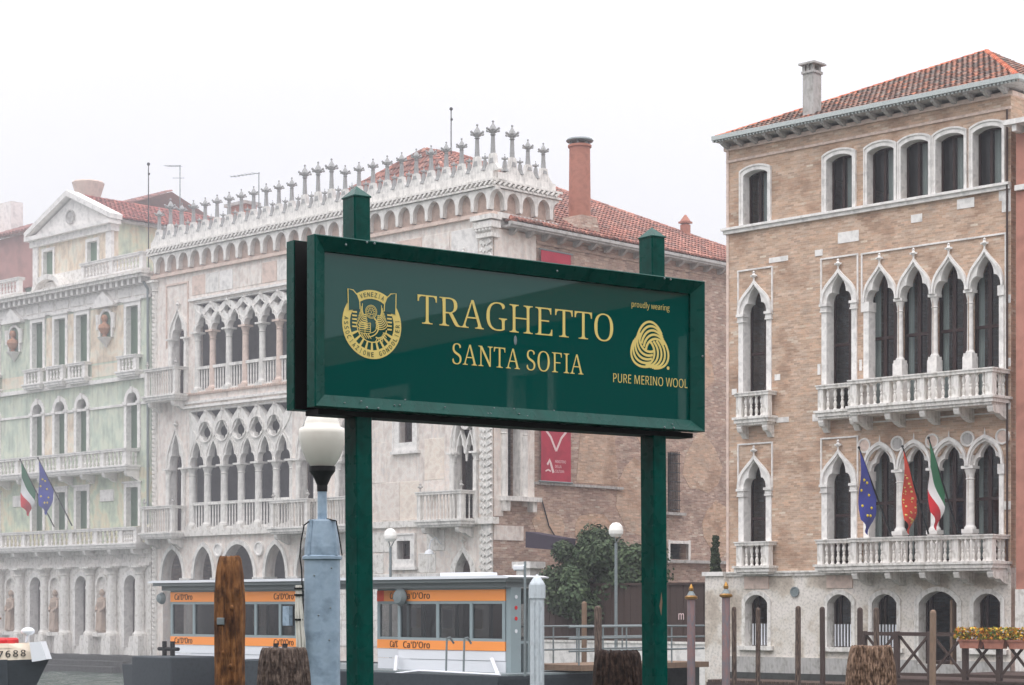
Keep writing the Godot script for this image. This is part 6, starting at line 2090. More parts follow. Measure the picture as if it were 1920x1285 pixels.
func quay_poles() -> void:
	pole("mooring_pole", "pink mooring pole with gilt knob before the dark boards, left of the two", Vector3(5.13, 0, -58), 2.72, 0.115, M.post_pink, 1)
	pole("mooring_pole", "pink mooring pole with gilt knob before the white pillar, right of the two", Vector3(6.02, 0, -57), 2.77, 0.115, M.post_pink, 1)
	pole("wooden_pole", "thin dark wooden pole half hidden behind the right pink gilt topped pole", Vector3(6.42, 0, -58.5), 2.08, 0.07, M.old_wood)
	pole("wooden_pole", "thin grey wooden pole before the leftmost ground floor window of the brick palace", Vector3(6.92, 0, -57), 2.05, 0.068, M.old_wood)
	pole("wooden_pole", "dark wooden pole with a rounded top against the white plaster wall", Vector3(7.62, 0, -54), 2.1, 0.075, M.old_wood)
	pole("wooden_pole", "dark brown wooden pole just left of the window with white bars", Vector3(8.59, 0, -56), 2.08, 0.075, M.dark_wood)
	pole("wooden_pole", "black wooden pole right of the window with white bars", Vector3(9.11, 0, -53), 2.06, 0.075, M.dark_wood)
	pole("wooden_pole", "pale topped grey pole before the window left of the palace doorway", Vector3(9.37, 0, -52), 2.06, 0.075, M.old_wood)
	pole("wooden_pole", "light brown wooden pole in front of the palace doorway", Vector3(10.38, 0, -50), 2.0, 0.08, M.brown_pole)
	pole("wooden_pole", "reddish thin pole behind the gangway railing under the garden tree", Vector3(2.15, 0, -60.5), 2.24, 0.08, M.brown_pole)
	pole("wooden_pole", "grey square cut pole beside the gangway railing", Vector3(2.26, 0, -53), 2.1, 0.1, M.old_wood)
	# white steel pile with a pointed cap
	var t := thing("steel_pile", "white steel mooring pile with a pointed cap at the right end of the boat stop", "mooring pile", Vector3(0.67, 0, -54))
	obj("shaft", Geo.new().cyl(Vector3(0, -2.5, 0), Vector3(0, 2.62, 0), 0.19, 0.19, 18), M.pile_white, t)
	obj("collar", Geo.new().cyl(Vector3(0, 2.3, 0), Vector3(0, 2.66, 0), 0.225, 0.225, 18), M.pile_white, t)
	obj("cap", Geo.new().lathe([Vector2(0.21, 0), Vector2(0.2, 0.04), Vector2(0.11, 0.18), Vector2(0.0, 0.29)], Vector3(0, 2.66, 0), 12), M.pile_white, t)
	for a in [-0.1, 0.1]:
		obj("guide", Geo.new().box(Vector3(a - 0.02, -2, 0.17), Vector3(a + 0.02, 2.2, 0.215)), M.pile_white, t)
	var c := thing("cctv_mast", "white camera on a short bracket mast right of the boat stop roof", "camera", Vector3(0.35, 0, -54.6))
	obj("mast", Geo.new().cyl(Vector3(0, 0.2, 0), Vector3(0, 3.3, 0), 0.035, 0.035, 8), M.metal_grey, c)
	obj("arm", Geo.new().tube([Vector3(0, 3.2, 0), Vector3(-0.12, 3.16, 0.02), Vector3(-0.3, 3.06, 0.05)], 0.025), M.white_paint, c)
	obj("housing", Geo.new().cbox(Vector3(-0.32, 3.05, -0.08), Vector3(-0.04, 3.2, 0.08), 0.03), M.white_paint, c)
	# globe lamps on thin poles
	for q in [[Vector3(3.08, 0, -60), 4.58, "globe lamp on a thin pale pole behind the gangway railing"], [Vector3(-3.96, 0, -66), 4.64, "globe lamp on a thin pole behind the boat stop roof, before the marble wall"]]:
		var l := thing("globe_lamp", q[2], "street lamp", q[0], 0.0, "globe lamps on the far quay")
		var y: float = q[1]
		obj("pole", Geo.new().cyl(Vector3(0, -1.5, 0), Vector3(0, y - 0.62, 0), 0.055, 0.045, 9), M.metal_grey, l)
		var k := Geo.new()
		for i in 3:
			var d := Vector3(cos(i * 2.1), 0, sin(i * 2.1)) * 0.13
			k.cyl(Vector3(0, y - 0.64, 0), d + Vector3(0, y - 0.4, 0), 0.016, 0.016, 5)
		obj("bracket", k, M.metal_grey, l)
		obj("globe", Geo.new().lathe([Vector2(0, 0), Vector2(0.14, 0.01), Vector2(0.21, 0.1), Vector2(0.22, 0.2), Vector2(0.19, 0.33), Vector2(0.1, 0.42), Vector2(0, 0.44)], Vector3(0, y - 0.44, 0), 16), M.lamp_glass, l)
	var s := thing("wall_lamp", "curved white lamp bracket on the marble wall left of the gothic doorway", "lamp", fp(-2.75, 0.1, 0), -ANG)
	obj("bracket", Geo.new().tube([Vector3(0, 4.5, 0), Vector3(0.05, 4.75, 0.3), Vector3(0.02, 4.6, 0.55), Vector3(0, 4.3, 0.6)], 0.025), M.white_paint, s)
	obj("shade", Geo.new().lathe([Vector2(0.2, 0), Vector2(0.16, 0.1), Vector2(0.05, 0.18)], Vector3(0, 4.1, 0.6), 12), M.white_paint, s)

func jetties() -> void:
	# wooden deck with braced railing before the brick palace door
	var d := thing("wooden_jetty", "dark wooden jetty with cross braced railings before the brick palace", "jetty", fp(20.0, 8.0, 0), -ANG)
	for k in 24:
		obj("plank", Geo.new().cbox(Vector3(-0.14, 0.1, -7.6), Vector3(0.13, 0.16, 0.1), 0.008), M.dark_wood, d, Vector3(2.1 + k * 0.28, 0, 0))
	obj("beam", Geo.new().box(Vector3(1.9, -0.12, -0.06), Vector3(8.7, 0.1, 0.08)), M.dark_wood, d)
	obj("beam", Geo.new().box(Vector3(1.9, -0.12, -7.4), Vector3(8.7, 0.1, -7.2)), M.dark_wood, d)
	var posts := [2.05, 3.1, 4.15, 5.2, 6.2, 7.2, 8.2]
	for x in posts:
		obj("post", Geo.new().cbox(Vector3(x - 0.07, -2.0, -0.07), Vector3(x + 0.07, 1.42, 0.07), 0.012), M.dark_wood, d)
	for i in posts.size() - 1:
		var a: float = posts[i] + 0.07
		var b: float = posts[i + 1] - 0.07
		obj("rail", Geo.new().box(Vector3(a, 1.3, -0.05), Vector3(b, 1.4, 0.05)), M.dark_wood, d)
		obj("rail", Geo.new().box(Vector3(a, 0.24, -0.04), Vector3(b, 0.32, 0.04)), M.dark_wood, d)
		obj("brace", Geo.new().bar(Vector3(a, 0.32, 0.02), Vector3(b, 1.3, 0.02), 0.07, 0.035), M.dark_wood, d)
		obj("brace", Geo.new().bar(Vector3(a, 1.3, -0.02), Vector3(b, 0.32, -0.02), 0.07, 0.035), M.dark_wood, d)
	# lower landing stage
	var l := thing("landing_stage", "low dark landing stage of beams along the foot of the white plaster wall", "landing stage", fp(13.2, 3.0, 0), -ANG)
	for k in 18:
		obj("plank", Geo.new().cbox(Vector3(0, -0.3, -0.7), Vector3(0.31, -0.22, 0.7), 0.01), M.old_wood, l, Vector3(k * 0.33, 0, 0))
	obj("beam", Geo.new().box(Vector3(0, -0.5, 0.6), Vector3(6, -0.3, 0.75)), M.dark_wood, l)
	for x in [0.2, 2.9, 5.6]:
		obj("leg", Geo.new().cyl(Vector3(x, -2, 0.55), Vector3(x, -0.3, 0.55), 0.1, 0.1, 8), M.dark_wood, l)
	# flower boxes on the railing
	for k in 4:
		var b := thing("flower_box", ["terracotta trough of yellow flowers at the left end of the jetty railing", "second terracotta trough of yellow flowers on the jetty railing from the left", "third terracotta trough on the jetty railing, with orange flowers", "terracotta trough at the right edge of the photo on the jetty railing"][k], "flower box", fp(25.45 + k * 0.72, 8.12, 1.0), -ANG, "flower boxes on the jetty railing")
		var g := Geo.new()
		g.prism([Vector2(-0.26, 0), Vector2(0.26, 0), Vector2(0.31, 0.2), Vector2(-0.31, 0.2)], -0.1, 0.12)
		g.box(Vector3(-0.33, 0.18, -0.125), Vector3(0.33, 0.23, 0.145))
		obj("trough", g, M.terracotta, b)
		var f := Geo.new()
		f.tinted = true
		for i in 420:
			var p := Vector3(rng.randf_range(-0.42, 0.42), 0.24 + pow(rng.randf(), 1.3) * 0.3, rng.randf_range(-0.18, 0.22))
			var n := Vector3(rng.randfn(), rng.randf() + 0.2, rng.randfn()).normalized()
			var x := n.cross(Vector3(rng.randfn(), rng.randfn(), rng.randfn())).normalized() * rng.randf_range(0.018, 0.04)
			var y := n.cross(x)
			f.col = [lin(0.78, 0.58, 0.18), lin(0.8, 0.66, 0.24), lin(0.7, 0.42, 0.15), lin(0.35, 0.42, 0.14), lin(0.45, 0.48, 0.18)][rng.randi_range(0, 4)]
			f.tri(p - x, p + y * 1.3, p + x, n)
			f.tri(p - x, p - y * 1.3, p + x, n)
		obj("flowers", f, M.leaf, b).set_meta("kind", "stuff")
	# small grey blue boat moored at the landing stage
	boat_hull("moored_boat", "small grey blue motor boat moored below the white plaster wall", fp(13.0, 6.4, 0), -ANG, 3.6, 0.7, M.steel_blue)
	boat_hull("moored_boat", "dark covered boat lying in front of the jetty at the right", fp(19.6, 10.5, 0), -ANG, 4.5, 0.85, M.hull_dark)

func boat_hull(called: String, label: String, at: Vector3, turn: float, l: float, hw: float, m: Material) -> void:
	var t := thing(called, label, "boat", at, turn, "boats moored before the brick palace")
	var g := Geo.new()
	var n := 12
	var rows := []
	for i in n + 1:
		var u := float(i) / n
		var w := hw * sqrt(maxf(0.0, 1.0 - pow(absf(u * 1.25 - 0.25), 3.0))) if u < 0.999 else 0.02
		var x := (u - 0.5) * l
		var top := -0.42 + 0.22 * u * u
		rows.append([Vector3(x, top, w), Vector3(x, -0.95, w * 0.8), Vector3(x, -1.1, 0.0), Vector3(x, -0.95, -w * 0.8), Vector3(x, top, -w)])
	for i in n:
		for k in 4:
			g.quad(rows[i][k], rows[i + 1][k], rows[i + 1][k + 1], rows[i][k + 1], Vector3(0, -0.3, 1.5 - k))
	g.quad(rows[0][0], rows[0][1], rows[0][3], rows[0][4], Vector3(-1, 0, 0))
	obj("hull", g, m, t)
	var d := Geo.new()
	for i in n:
		d.quad(rows[i][0] + Vector3(0, -0.06, -0.02), rows[i + 1][0] + Vector3(0, -0.06, -0.02), rows[i + 1][4] + Vector3(0, -0.06, 0.02), rows[i][4] + Vector3(0, -0.06, 0.02), Vector3(0, 1, 0))
	obj("deck", d, M.metal_grey, t)
	var c := Geo.new().cbox(Vector3(-0.6, -0.45, -hw * 0.6), Vector3(0.5, -0.12, hw * 0.6), 0.06)
	obj("cover", c, M.dark_metal, t)

func water_bus() -> void:
	# bow of a passenger boat entering at the lower left
	var t := thing("water_bus", "bow of a white topped dark hulled passenger boat numbered 7688 at the lower left", "boat", Vector3(-10.78, 0, -46))
	var n := 14
	var sec := []
	for i in n + 1:
		var u := float(i) / n            # 0 bow, 1 far aft
		var x := -u * 12.0
		var w := 1.9 * pow(minf(1.0, u * 2.2), 0.75)
		sec.append([x, w])
	var hull := Geo.new()
	var top := Geo.new()
	for i in n:
		var a: Array = sec[i]
		var b: Array = sec[i + 1]
		for s in [-1.0, 1.0]:
			var za: float = -1.2 + s * a[1]
			var zb: float = -1.2 + s * b[1]
			var ra := 0.25 if i == 0 else 0.0
			hull.quad(Vector3(a[0] - 1.2 * (1.0 - minf(1, i)), -1.6, -1.2 + s * a[1] * 0.75), Vector3(b[0] - 0.2, -1.6, -1.2 + s * b[1] * 0.75), Vector3(b[0], 0.84 - 0.006 * i, zb), Vector3(a[0], 0.86 - 0.006 * i, za), Vector3(0, 0, s))
			top.quad(Vector3(a[0], 0.86 - 0.006 * i, za), Vector3(b[0], 0.84 - 0.006 * i, zb), Vector3(b[0] - 0.02, 1.22 - 0.012 * i, zb - s * 0.06), Vector3(a[0] - ra, 1.24 - 0.012 * i, za - s * 0.06), Vector3(0, 0, s))
		top.quad(Vector3(a[0] - (0.25 if i == 0 else 0.0), 1.14 - 0.012 * i, -1.2 - a[1] * 0.95), Vector3(b[0], 1.12 - 0.012 * i, -1.2 - b[1] * 0.95), Vector3(b[0], 1.12 - 0.012 * i, -1.2 + b[1] * 0.95), Vector3(a[0] - (0.25 if i == 0 else 0.0), 1.14 - 0.012 * i, -1.2 + a[1] * 0.95), Vector3(0, 1, 0))
	obj("hull", hull, M.hull_dark, t)
	obj("topside", top, M.boat_cream, t)
	obj("bow_plate", Geo.new().prism([Vector2(-0.1, 0.83), Vector2(0.04, 0.86), Vector2(-0.1, 1.27), Vector2(-0.36, 1.25), Vector2(-0.3, 0.8)], -1.28, -0.75), M.white_paint, t)
	# the number follows the side that faces the camera
	for i in 4:
		var x := -1.0 + 0.158 * i
		var w := 1.9 * pow(minf(1.0, -x / 12.0 * 2.2), 0.75)
		obj("number", text_mesh("7688"[i], "Droid Sans", 0.112, 0.15, 0.02), M.black, t, Vector3(x - 0.01, 1.0 - 0.008 * (3 - i), -1.2 + w - 0.012), 0.5)
	obj("red_cover", Geo.new().cbox(Vector3(-4.0, 1.18, -2.0), Vector3(-0.9, 1.34, -0.8), 0.04), M.red_paint, t)
	var rl := Geo.new()
	for x in [-1.25, -1.9, -2.6]:
		rl.cyl(Vector3(x, 1.1, -1.5), Vector3(x, 1.82, -1.5), 0.02, 0.02, 6)
	rl.cyl(Vector3(-4, 1.8, -1.5), Vector3(-1.2, 1.8, -1.5), 0.025, 0.025, 6)
	obj("railing", rl, M.brown_pole, t)
	var lp := Geo.new()
	lp.ball(Vector3(-0.45, 1.5, -1.0), 0.11, 10, Vector3(1.5, 0.9, 1))
	lp.cyl(Vector3(-0.5, 1.25, -1.0), Vector3(-0.45, 1.48, -1.0), 0.03, 0.03, 6)
	obj("searchlight", lp, M.white_paint, t)

# ---------------------------------------------------------------- foreground: sign, lamp column, piles
func stroke(g: Geo, pts: Array, w0: float, w1: float, z: float, d := 0.0012) -> void:
	var a := []
	var b := []
	for i in pts.size():
		var t: Vector2 = (pts[mini(i + 1, pts.size() - 1)] - pts[maxi(i - 1, 0)]).normalized()
		var n := Vector2(-t.y, t.x) * lerpf(w0, w1, float(i) / (pts.size() - 1))
		a.append(pts[i] + n)
		b.append(pts[i] - n)
	g.band(a, b, z - d, z)

func bez(a: Vector2, b: Vector2, c: Vector2, d: Vector2, n := 18) -> Array:
	var r := []
	for i in n + 1:
		r.append(a.bezier_interpolate(b, c, d, float(i) / n))
	return r

func arc(c: Vector2, r: float, a0: float, a1: float, n := 24) -> Array:
	var p := []
	for i in n + 1:
		var a := lerpf(a0, a1, float(i) / n)
		p.append(c + Vector2(cos(a), sin(a)) * r)
	return p

func frame_rail(b: Node3D, o0: Vector2, o1: Vector2, i0: Vector2, i1: Vector2, inward: Vector2) -> void:
	var g := Geo.new()
	var f0 := o0 + (i0 - o0) * 0.07
	var f1 := o1 + (i1 - o1) * 0.07
	var v := func(p: Vector2, z: float) -> Vector3: return Vector3(p.x, p.y, z)
	var w := Vector3(inward.x, inward.y, 0)
	g.quad(v.call(o0, -0.004), v.call(o1, -0.004), v.call(o1, -0.07), v.call(o0, -0.07), -w)
	g.quad(v.call(o0, -0.004), v.call(o1, -0.004), v.call(f0.lerp(f1, 1.0), 0.0), v.call(f0, 0.0), Vector3(0, 0, 1) - w)
	g.quad(v.call(f0, 0.0), v.call(f1, 0.0), v.call(i1, -0.036), v.call(i0, -0.036), Vector3(0, 0, 1))
	g.quad(v.call(i0, -0.036), v.call(i1, -0.036), v.call(i1, -0.056), v.call(i0, -0.056), w)
	g.quad(v.call(o0, -0.07), v.call(o1, -0.07), v.call(i1, -0.07), v.call(i0, -0.07), Vector3(0, 0, -1))
	for q in [[o0, f0, i0], [o1, f1, i1]]:
		g.quad(v.call(q[0], -0.004), v.call(q[1], 0.0), v.call(q[2], -0.036), v.call(q[0], -0.07), v.call(o0 - o1, 0) if q[0] == o0 else v.call(o1 - o0, 0))
	obj("frame_rail", g, M.sign_green, b)

func board(b: Node3D) -> void:
	var o := [Vector2(-1.14, -0.3835), Vector2(1.14, -0.3835), Vector2(1.14, 0.3835), Vector2(-1.14, 0.3835)]
	var i := [Vector2(-1.07, -0.325), Vector2(1.07, -0.325), Vector2(1.07, 0.318), Vector2(-1.07, 0.318)]
	var inw := [Vector2(0, 1), Vector2(-1, 0), Vector2(0, -1), Vector2(1, 0)]
	for k in 4:
		var j := (k + 1) % 4
		frame_rail(b, o[k], o[j], i[k], i[j], inw[k])

func sign_board() -> void:
	var turn := 0.6157
	var t := thing("ferry_sign", "green framed ferry sign lettered TRAGHETTO SANTA SOFIA in gold on two square posts", "sign", Vector3(0.0548, 0, -9.6585), turn)
	var yc := 3.329
	var front := obj("board", Geo.new().box(Vector3(-1.09, -0.34, -0.064), Vector3(1.09, 0.34, -0.05)), M.sign_panel, t, Vector3(0, yc, 0))
	board(front)
	var back := obj("back_board", Geo.new().box(Vector3(-1.09, -0.34, -0.064), Vector3(1.09, 0.34, -0.05)), M.sign_panel, t, Vector3(0, yc, -0.262), PI)
	board(back)
	obj("back_cover", Geo.new().box(Vector3(-1.135, -0.379, -0.0755), Vector3(1.135, 0.379, -0.0705)), M.black, front)
	obj("back_cover", Geo.new().box(Vector3(-1.135, -0.379, -0.0755), Vector3(1.135, 0.379, -0.0705)), M.black, back)
	obj("bottom_strip", Geo.new().box(Vector3(-1.08, -0.41, -0.19), Vector3(1.12, -0.386, -0.075)), M.black, t, Vector3(0, yc, 0))
	# posts, a little out of plumb, with pyramid tops
	for x in [-0.842, 0.9]:
		var p := Geo.new()
		p.cbox(Vector3(-0.043, -3.9, -0.054), Vector3(0.043, 0.6, 0.054), 0.005)
		var a := [Vector3(-0.046, 0.6, -0.057), Vector3(0.046, 0.6, -0.057), Vector3(0.046, 0.6, 0.057), Vector3(-0.046, 0.6, 0.057)]
		var post := obj("post", p, M.sign_green, t, Vector3(x, yc, -0.131))
		post.rotation.z = 0.009
		var c := Geo.new()
		c.box(Vector3(-0.046, 0.594, -0.057), Vector3(0.046, 0.6, 0.057))
		for k in 4:
			var m: Vector3 = (a[k] + a[(k + 1) % 4]) / 2
			c.tri(a[k], a[(k + 1) % 4], Vector3(0, 0.652, 0), Vector3(m.x, 0.05, m.z))
		obj("cap", c, M.sign_green, post)
		if x > 0.0:
			obj("bare_patch", Geo.new().prism([Vector2(-0.012, -1.27), Vector2(0.0, -1.32), Vector2(0.008, -1.25), Vector2(0.002, -1.2), Vector2(-0.004, -1.24)], 0.0535, 0.0548), M.brown_pole, post)
			obj("joint", Geo.new().box(Vector3(-0.0445, -1.15, -0.0555), Vector3(0.0445, -1.144, 0.0555)), M.sign_green, post)
	# screws and small paint chips
	for q in [[-0.87, 0.372], [-0.83, 0.371], [0.87, 0.372], [0.91, 0.371], [-0.87, -0.374], [-0.81, -0.374], [0.87, -0.375], [0.93, -0.374], [-0.98, 0.35], [0.2, 0.345], [1.12, 0.0]]:
		obj("screw", Geo.new().ball(Vector3(q[0], q[1], 0.0), 0.006, 6), M.metal_grey, front)
	for k in 14:
		obj("paint_chip", Geo.new().ball(Vector3(rng.randf_range(-1.0, 1.05), -0.345 + rng.randf_range(-0.02, 0.02), -0.012), 0.0035, 5, Vector3(1.6, 1, 1)), M.metal_grey, front)
	obj("dropping", Geo.new().ball(Vector3(-0.012, 0.0, -0.05), 0.012, 8, Vector3(0.8, 2.0, 0.15)), M.metal_grey, front)
	# lettering
	var z := -0.0485
	for q in [["TRAGHETTO", "Droid Serif", 0.006, 0.1045, 1.152, 0.14, 0.0017], ["SANTA SOFIA", "Droid Serif", 0.01, -0.0885, 0.772, 0.101, 0.0011], ["proudly wearing", "Droid Sans", 0.82, 0.232, 0.245, 0.04, 0.0003], ["PURE MERINO WOOL", "Droid Sans", 0.821, -0.1395, 0.48, 0.046, 0.0005]]:
		obj("lettering", text_mesh(q[0], q[1], q[4], q[5], 0.0012, q[6]), M.sign_gold, front, Vector3(q[2], q[3], z))
	wool_mark(front, Vector2(0.816, 0.027), 0.131, z)
	obj("dot_mark", Geo.new().prism(arc(Vector2(), 0.0085, 0, TAU * 15.0 / 16, 15), -0.0012, 0), M.sign_gold, front, Vector3(0.934, -0.068, z))
	emblem(front, Vector2(-0.814, 0.011), 0.157, z)

func wool_mark(b: Node3D, c: Vector2, r: float, z: float) -> void:
	for k in 3:
		var g := Geo.new()
		for j in 5:
			var u := j / 4.0
			var s := Vector2(-0.62, 0.36).lerp(Vector2(-0.2, -0.1), u)
			var e := Vector2(0.58, 0.56).lerp(Vector2(0.72, 0.17), u)
			var c1 := Vector2(-0.42, 1.06).lerp(Vector2(-0.14, 0.33), u)
			var c2 := Vector2(0.2, 1.24).lerp(Vector2(0.36, 0.52), u)
			var pts := []
			for p in bez(s, c1, c2, e, 20):
				pts.append(c + p.rotated(-TAU * k / 3.0) * r)
			stroke(g, pts, 0.048 * r, 0.04 * r, z + 0.0001 * k + 0.00002 * j)
		obj("wool_skein", g, M.sign_gold, b)

func emblem(b: Node3D, c: Vector2, r: float, z: float) -> void:
	var k := r / 0.157
	var ring := Geo.new()
	ring.band(arc(c, r * 0.745, 0, TAU * 47.0 / 48, 47), arc(c, r, 0, TAU * 47.0 / 48, 47), z - 0.001, z, true)
	var em := obj("emblem", ring, M.sign_gold, b)
	# letters round the ring, in the green of the panel
	var top := "VENEZIA"
	for i in top.length():
		var a := deg_to_rad(90 + 24.5 - i * 8.2)
		var p := c + Vector2(cos(a), sin(a)) * r * 0.872
		var o := obj("letter", text_mesh(top[i], "Droid Sans", 0.0042 if top[i] == "I" else 0.0125, 0.02, 0.0008), M.sign_panel, em, Vector3(p.x, p.y, z + 0.0008))
		o.rotation.z = a - PI / 2
	var low := "ASSOCIAZIONE GONDOLIERI"
	for i in low.length():
		if low[i] == " ":
			continue
		var a := deg_to_rad(172 + i * 9.0)
		var p := c + Vector2(cos(a), sin(a)) * r * 0.872
		var o := obj("letter", text_mesh(low[i], "Droid Sans", 0.004 if low[i] == "I" else 0.0125, 0.021, 0.0008), M.sign_panel, em, Vector3(p.x, p.y, z + 0.0008))
		o.rotation.z = a + PI / 2
	# two prow irons with their teeth
	for s in [-1.0, 1.0]:
		var poly := [Vector2(-0.126, 0.055), Vector2(-0.128, 0.152), Vector2(-0.1, 0.148), Vector2(-0.078, 0.128), Vector2(-0.066, 0.1), Vector2(-0.064, 0.065)]
		var pl := []
		for p in poly:
			pl.append(c + Vector2(p.x * s * -1.0 if s > 0 else p.x, p.y) * k)
		obj("prow_blade", Geo.new().prism(pl, z, z + 0.0016), M.sign_panel, em)
		var ol := Geo.new()
		var cl := pl.duplicate()
		stroke(ol, cl, 0.0023, 0.0023, z + 0.002)
		for i in 5:
			var y := 0.05 - i * 0.0165
			var x = 0.093 * s
			ol.box(Vector3(c.x + x - 0.012, c.y + y - 0.0035, z), Vector3(c.x + x + 0.012, c.y + y + 0.0035, z + 0.0019))
		obj("prow_iron", ol, M.sign_gold, em)
	# spokes along the lower inner edge
	var sp := Geo.new()
	for i in 9:
		var a := deg_to_rad(205 + i * 16.2)
		var d := Vector2(cos(a), sin(a))
		stroke(sp, [c + d * r * 0.5, c + d * r * 0.62, c + d * r * 0.75], 0.0035, 0.006, z)
	sp.band(arc(c, r * 0.5, PI * 1.08, PI * 1.92, 24), arc(c, r * 0.53, PI * 1.08, PI * 1.92, 24), z - 0.001, z + 0.0001)
	obj("emblem_spokes", sp, M.sign_gold, em)
	# winged beast with a halo and an open book
	var g := Geo.new()
	var w := 0.0016
	var hc := c + Vector2(-0.004, 0.058)
	g.band(arc(hc, 0.0285, 0, TAU * 23.0 / 24, 23), arc(hc, 0.031, 0, TAU * 23.0 / 24, 23), z - 0.001, z, true)
	g.band(arc(hc, 0.0235, 0, TAU * 23.0 / 24, 23), arc(hc, 0.0255, 0, TAU * 23.0 / 24, 23), z - 0.001, z, true)
	# mane and face
	for i in 11:
		var a := deg_to_rad(-60 + i * 30)
		var d := Vector2(cos(a), sin(a))
		stroke(g, [hc + d * 0.012, hc + d * 0.016 + Vector2(-d.y, d.x) * 0.003, hc + d * 0.022], 0.0022, 0.0008, z)
	for q in [[-0.005, 0.004], [0.005, 0.004]]:
		stroke(g, [hc + Vector2(q[0] - 0.003, q[1]), hc + Vector2(q[0], q[1] + 0.0015), hc + Vector2(q[0] + 0.003, q[1])], 0.0012, 0.0012, z)
	stroke(g, [hc + Vector2(0, 0.002), hc + Vector2(0.001, -0.005), hc + Vector2(-0.004, -0.008)], 0.0016, 0.001, z)
	stroke(g, [hc + Vector2(-0.004, -0.011), hc + Vector2(0, -0.013), hc + Vector2(0.005, -0.01)], 0.0012, 0.001, z)
	# two wings of long feathers
	for s in [-1.0, 1.0]:
		for i in 8:
			var u := i / 7.0
			var root := c + Vector2(s * lerpf(0.03, 0.02, u), lerpf(0.045, -0.012, u))
			var tip := c + Vector2(s * lerpf(0.05, 0.082, u), lerpf(0.092, 0.012, u) - (0.012 if s < 0 else 0.0) * u)
			stroke(g, bez(root, root + Vector2(s * 0.02, -0.014), tip + Vector2(s * 0.004, -0.03), tip, 12), 0.0027, 0.0014, z + 0.00002 * i)
	# chest, haunch, curled tail, paws
	stroke(g, bez(c + Vector2(0.012, 0.03), c + Vector2(0.05, 0.0), c + Vector2(0.04, -0.05), c + Vector2(-0.02, -0.058)), 0.0035, 0.002, z)
	stroke(g, bez(c + Vector2(0.02, 0.012), c + Vector2(0.032, -0.01), c + Vector2(0.022, -0.034), c + Vector2(-0.005, -0.038)), 0.002, 0.0014, z)
	for i in 7:
		var u := i / 6.0
		var a := lerpf(-0.2, -1.9, u)
		var p := c + Vector2(0.03, -0.03) + Vector2(cos(a), sin(a)) * 0.03
		stroke(g, bez(p, p + Vector2(0.008, 0.006), p + Vector2(0.014, -0.004), p + Vector2(cos(a), sin(a)) * 0.024, 8), 0.003, 0.001, z + 0.00003 * i)
	for i in 4:
		stroke(g, bez(c + Vector2(-0.055 + i * 0.012, -0.044), c + Vector2(-0.05 + i * 0.012, -0.056), c + Vector2(-0.044 + i * 0.012, -0.058), c + Vector2(-0.04 + i * 0.012, -0.066), 6), 0.0024, 0.0012, z)
	# the book: a frame, a spine and lines of script
	for q in [[-0.066, -0.04, -0.066, 0.006], [-0.037, -0.044, -0.037, 0.002], [-0.008, -0.04, -0.008, 0.006], [-0.066, 0.006, -0.037, 0.002], [-0.037, 0.002, -0.008, 0.006], [-0.066, -0.04, -0.037, -0.044], [-0.037, -0.044, -0.008, -0.04]]:
		stroke(g, [c + Vector2(q[0], q[1]), c + Vector2(q[2], q[3])], 0.0015, 0.0015, z + 0.0001)
	for i in 4:
		for x in [-0.0595, -0.051, -0.0425, -0.031, -0.0225, -0.014]:
			stroke(g, [c + Vector2(x - 0.003, -0.004 - i * 0.0095), c + Vector2(x + 0.003, -0.0045 - i * 0.0095)], 0.0017, 0.0017, z)
	obj("emblem_beast", g, M.sign_gold, em)

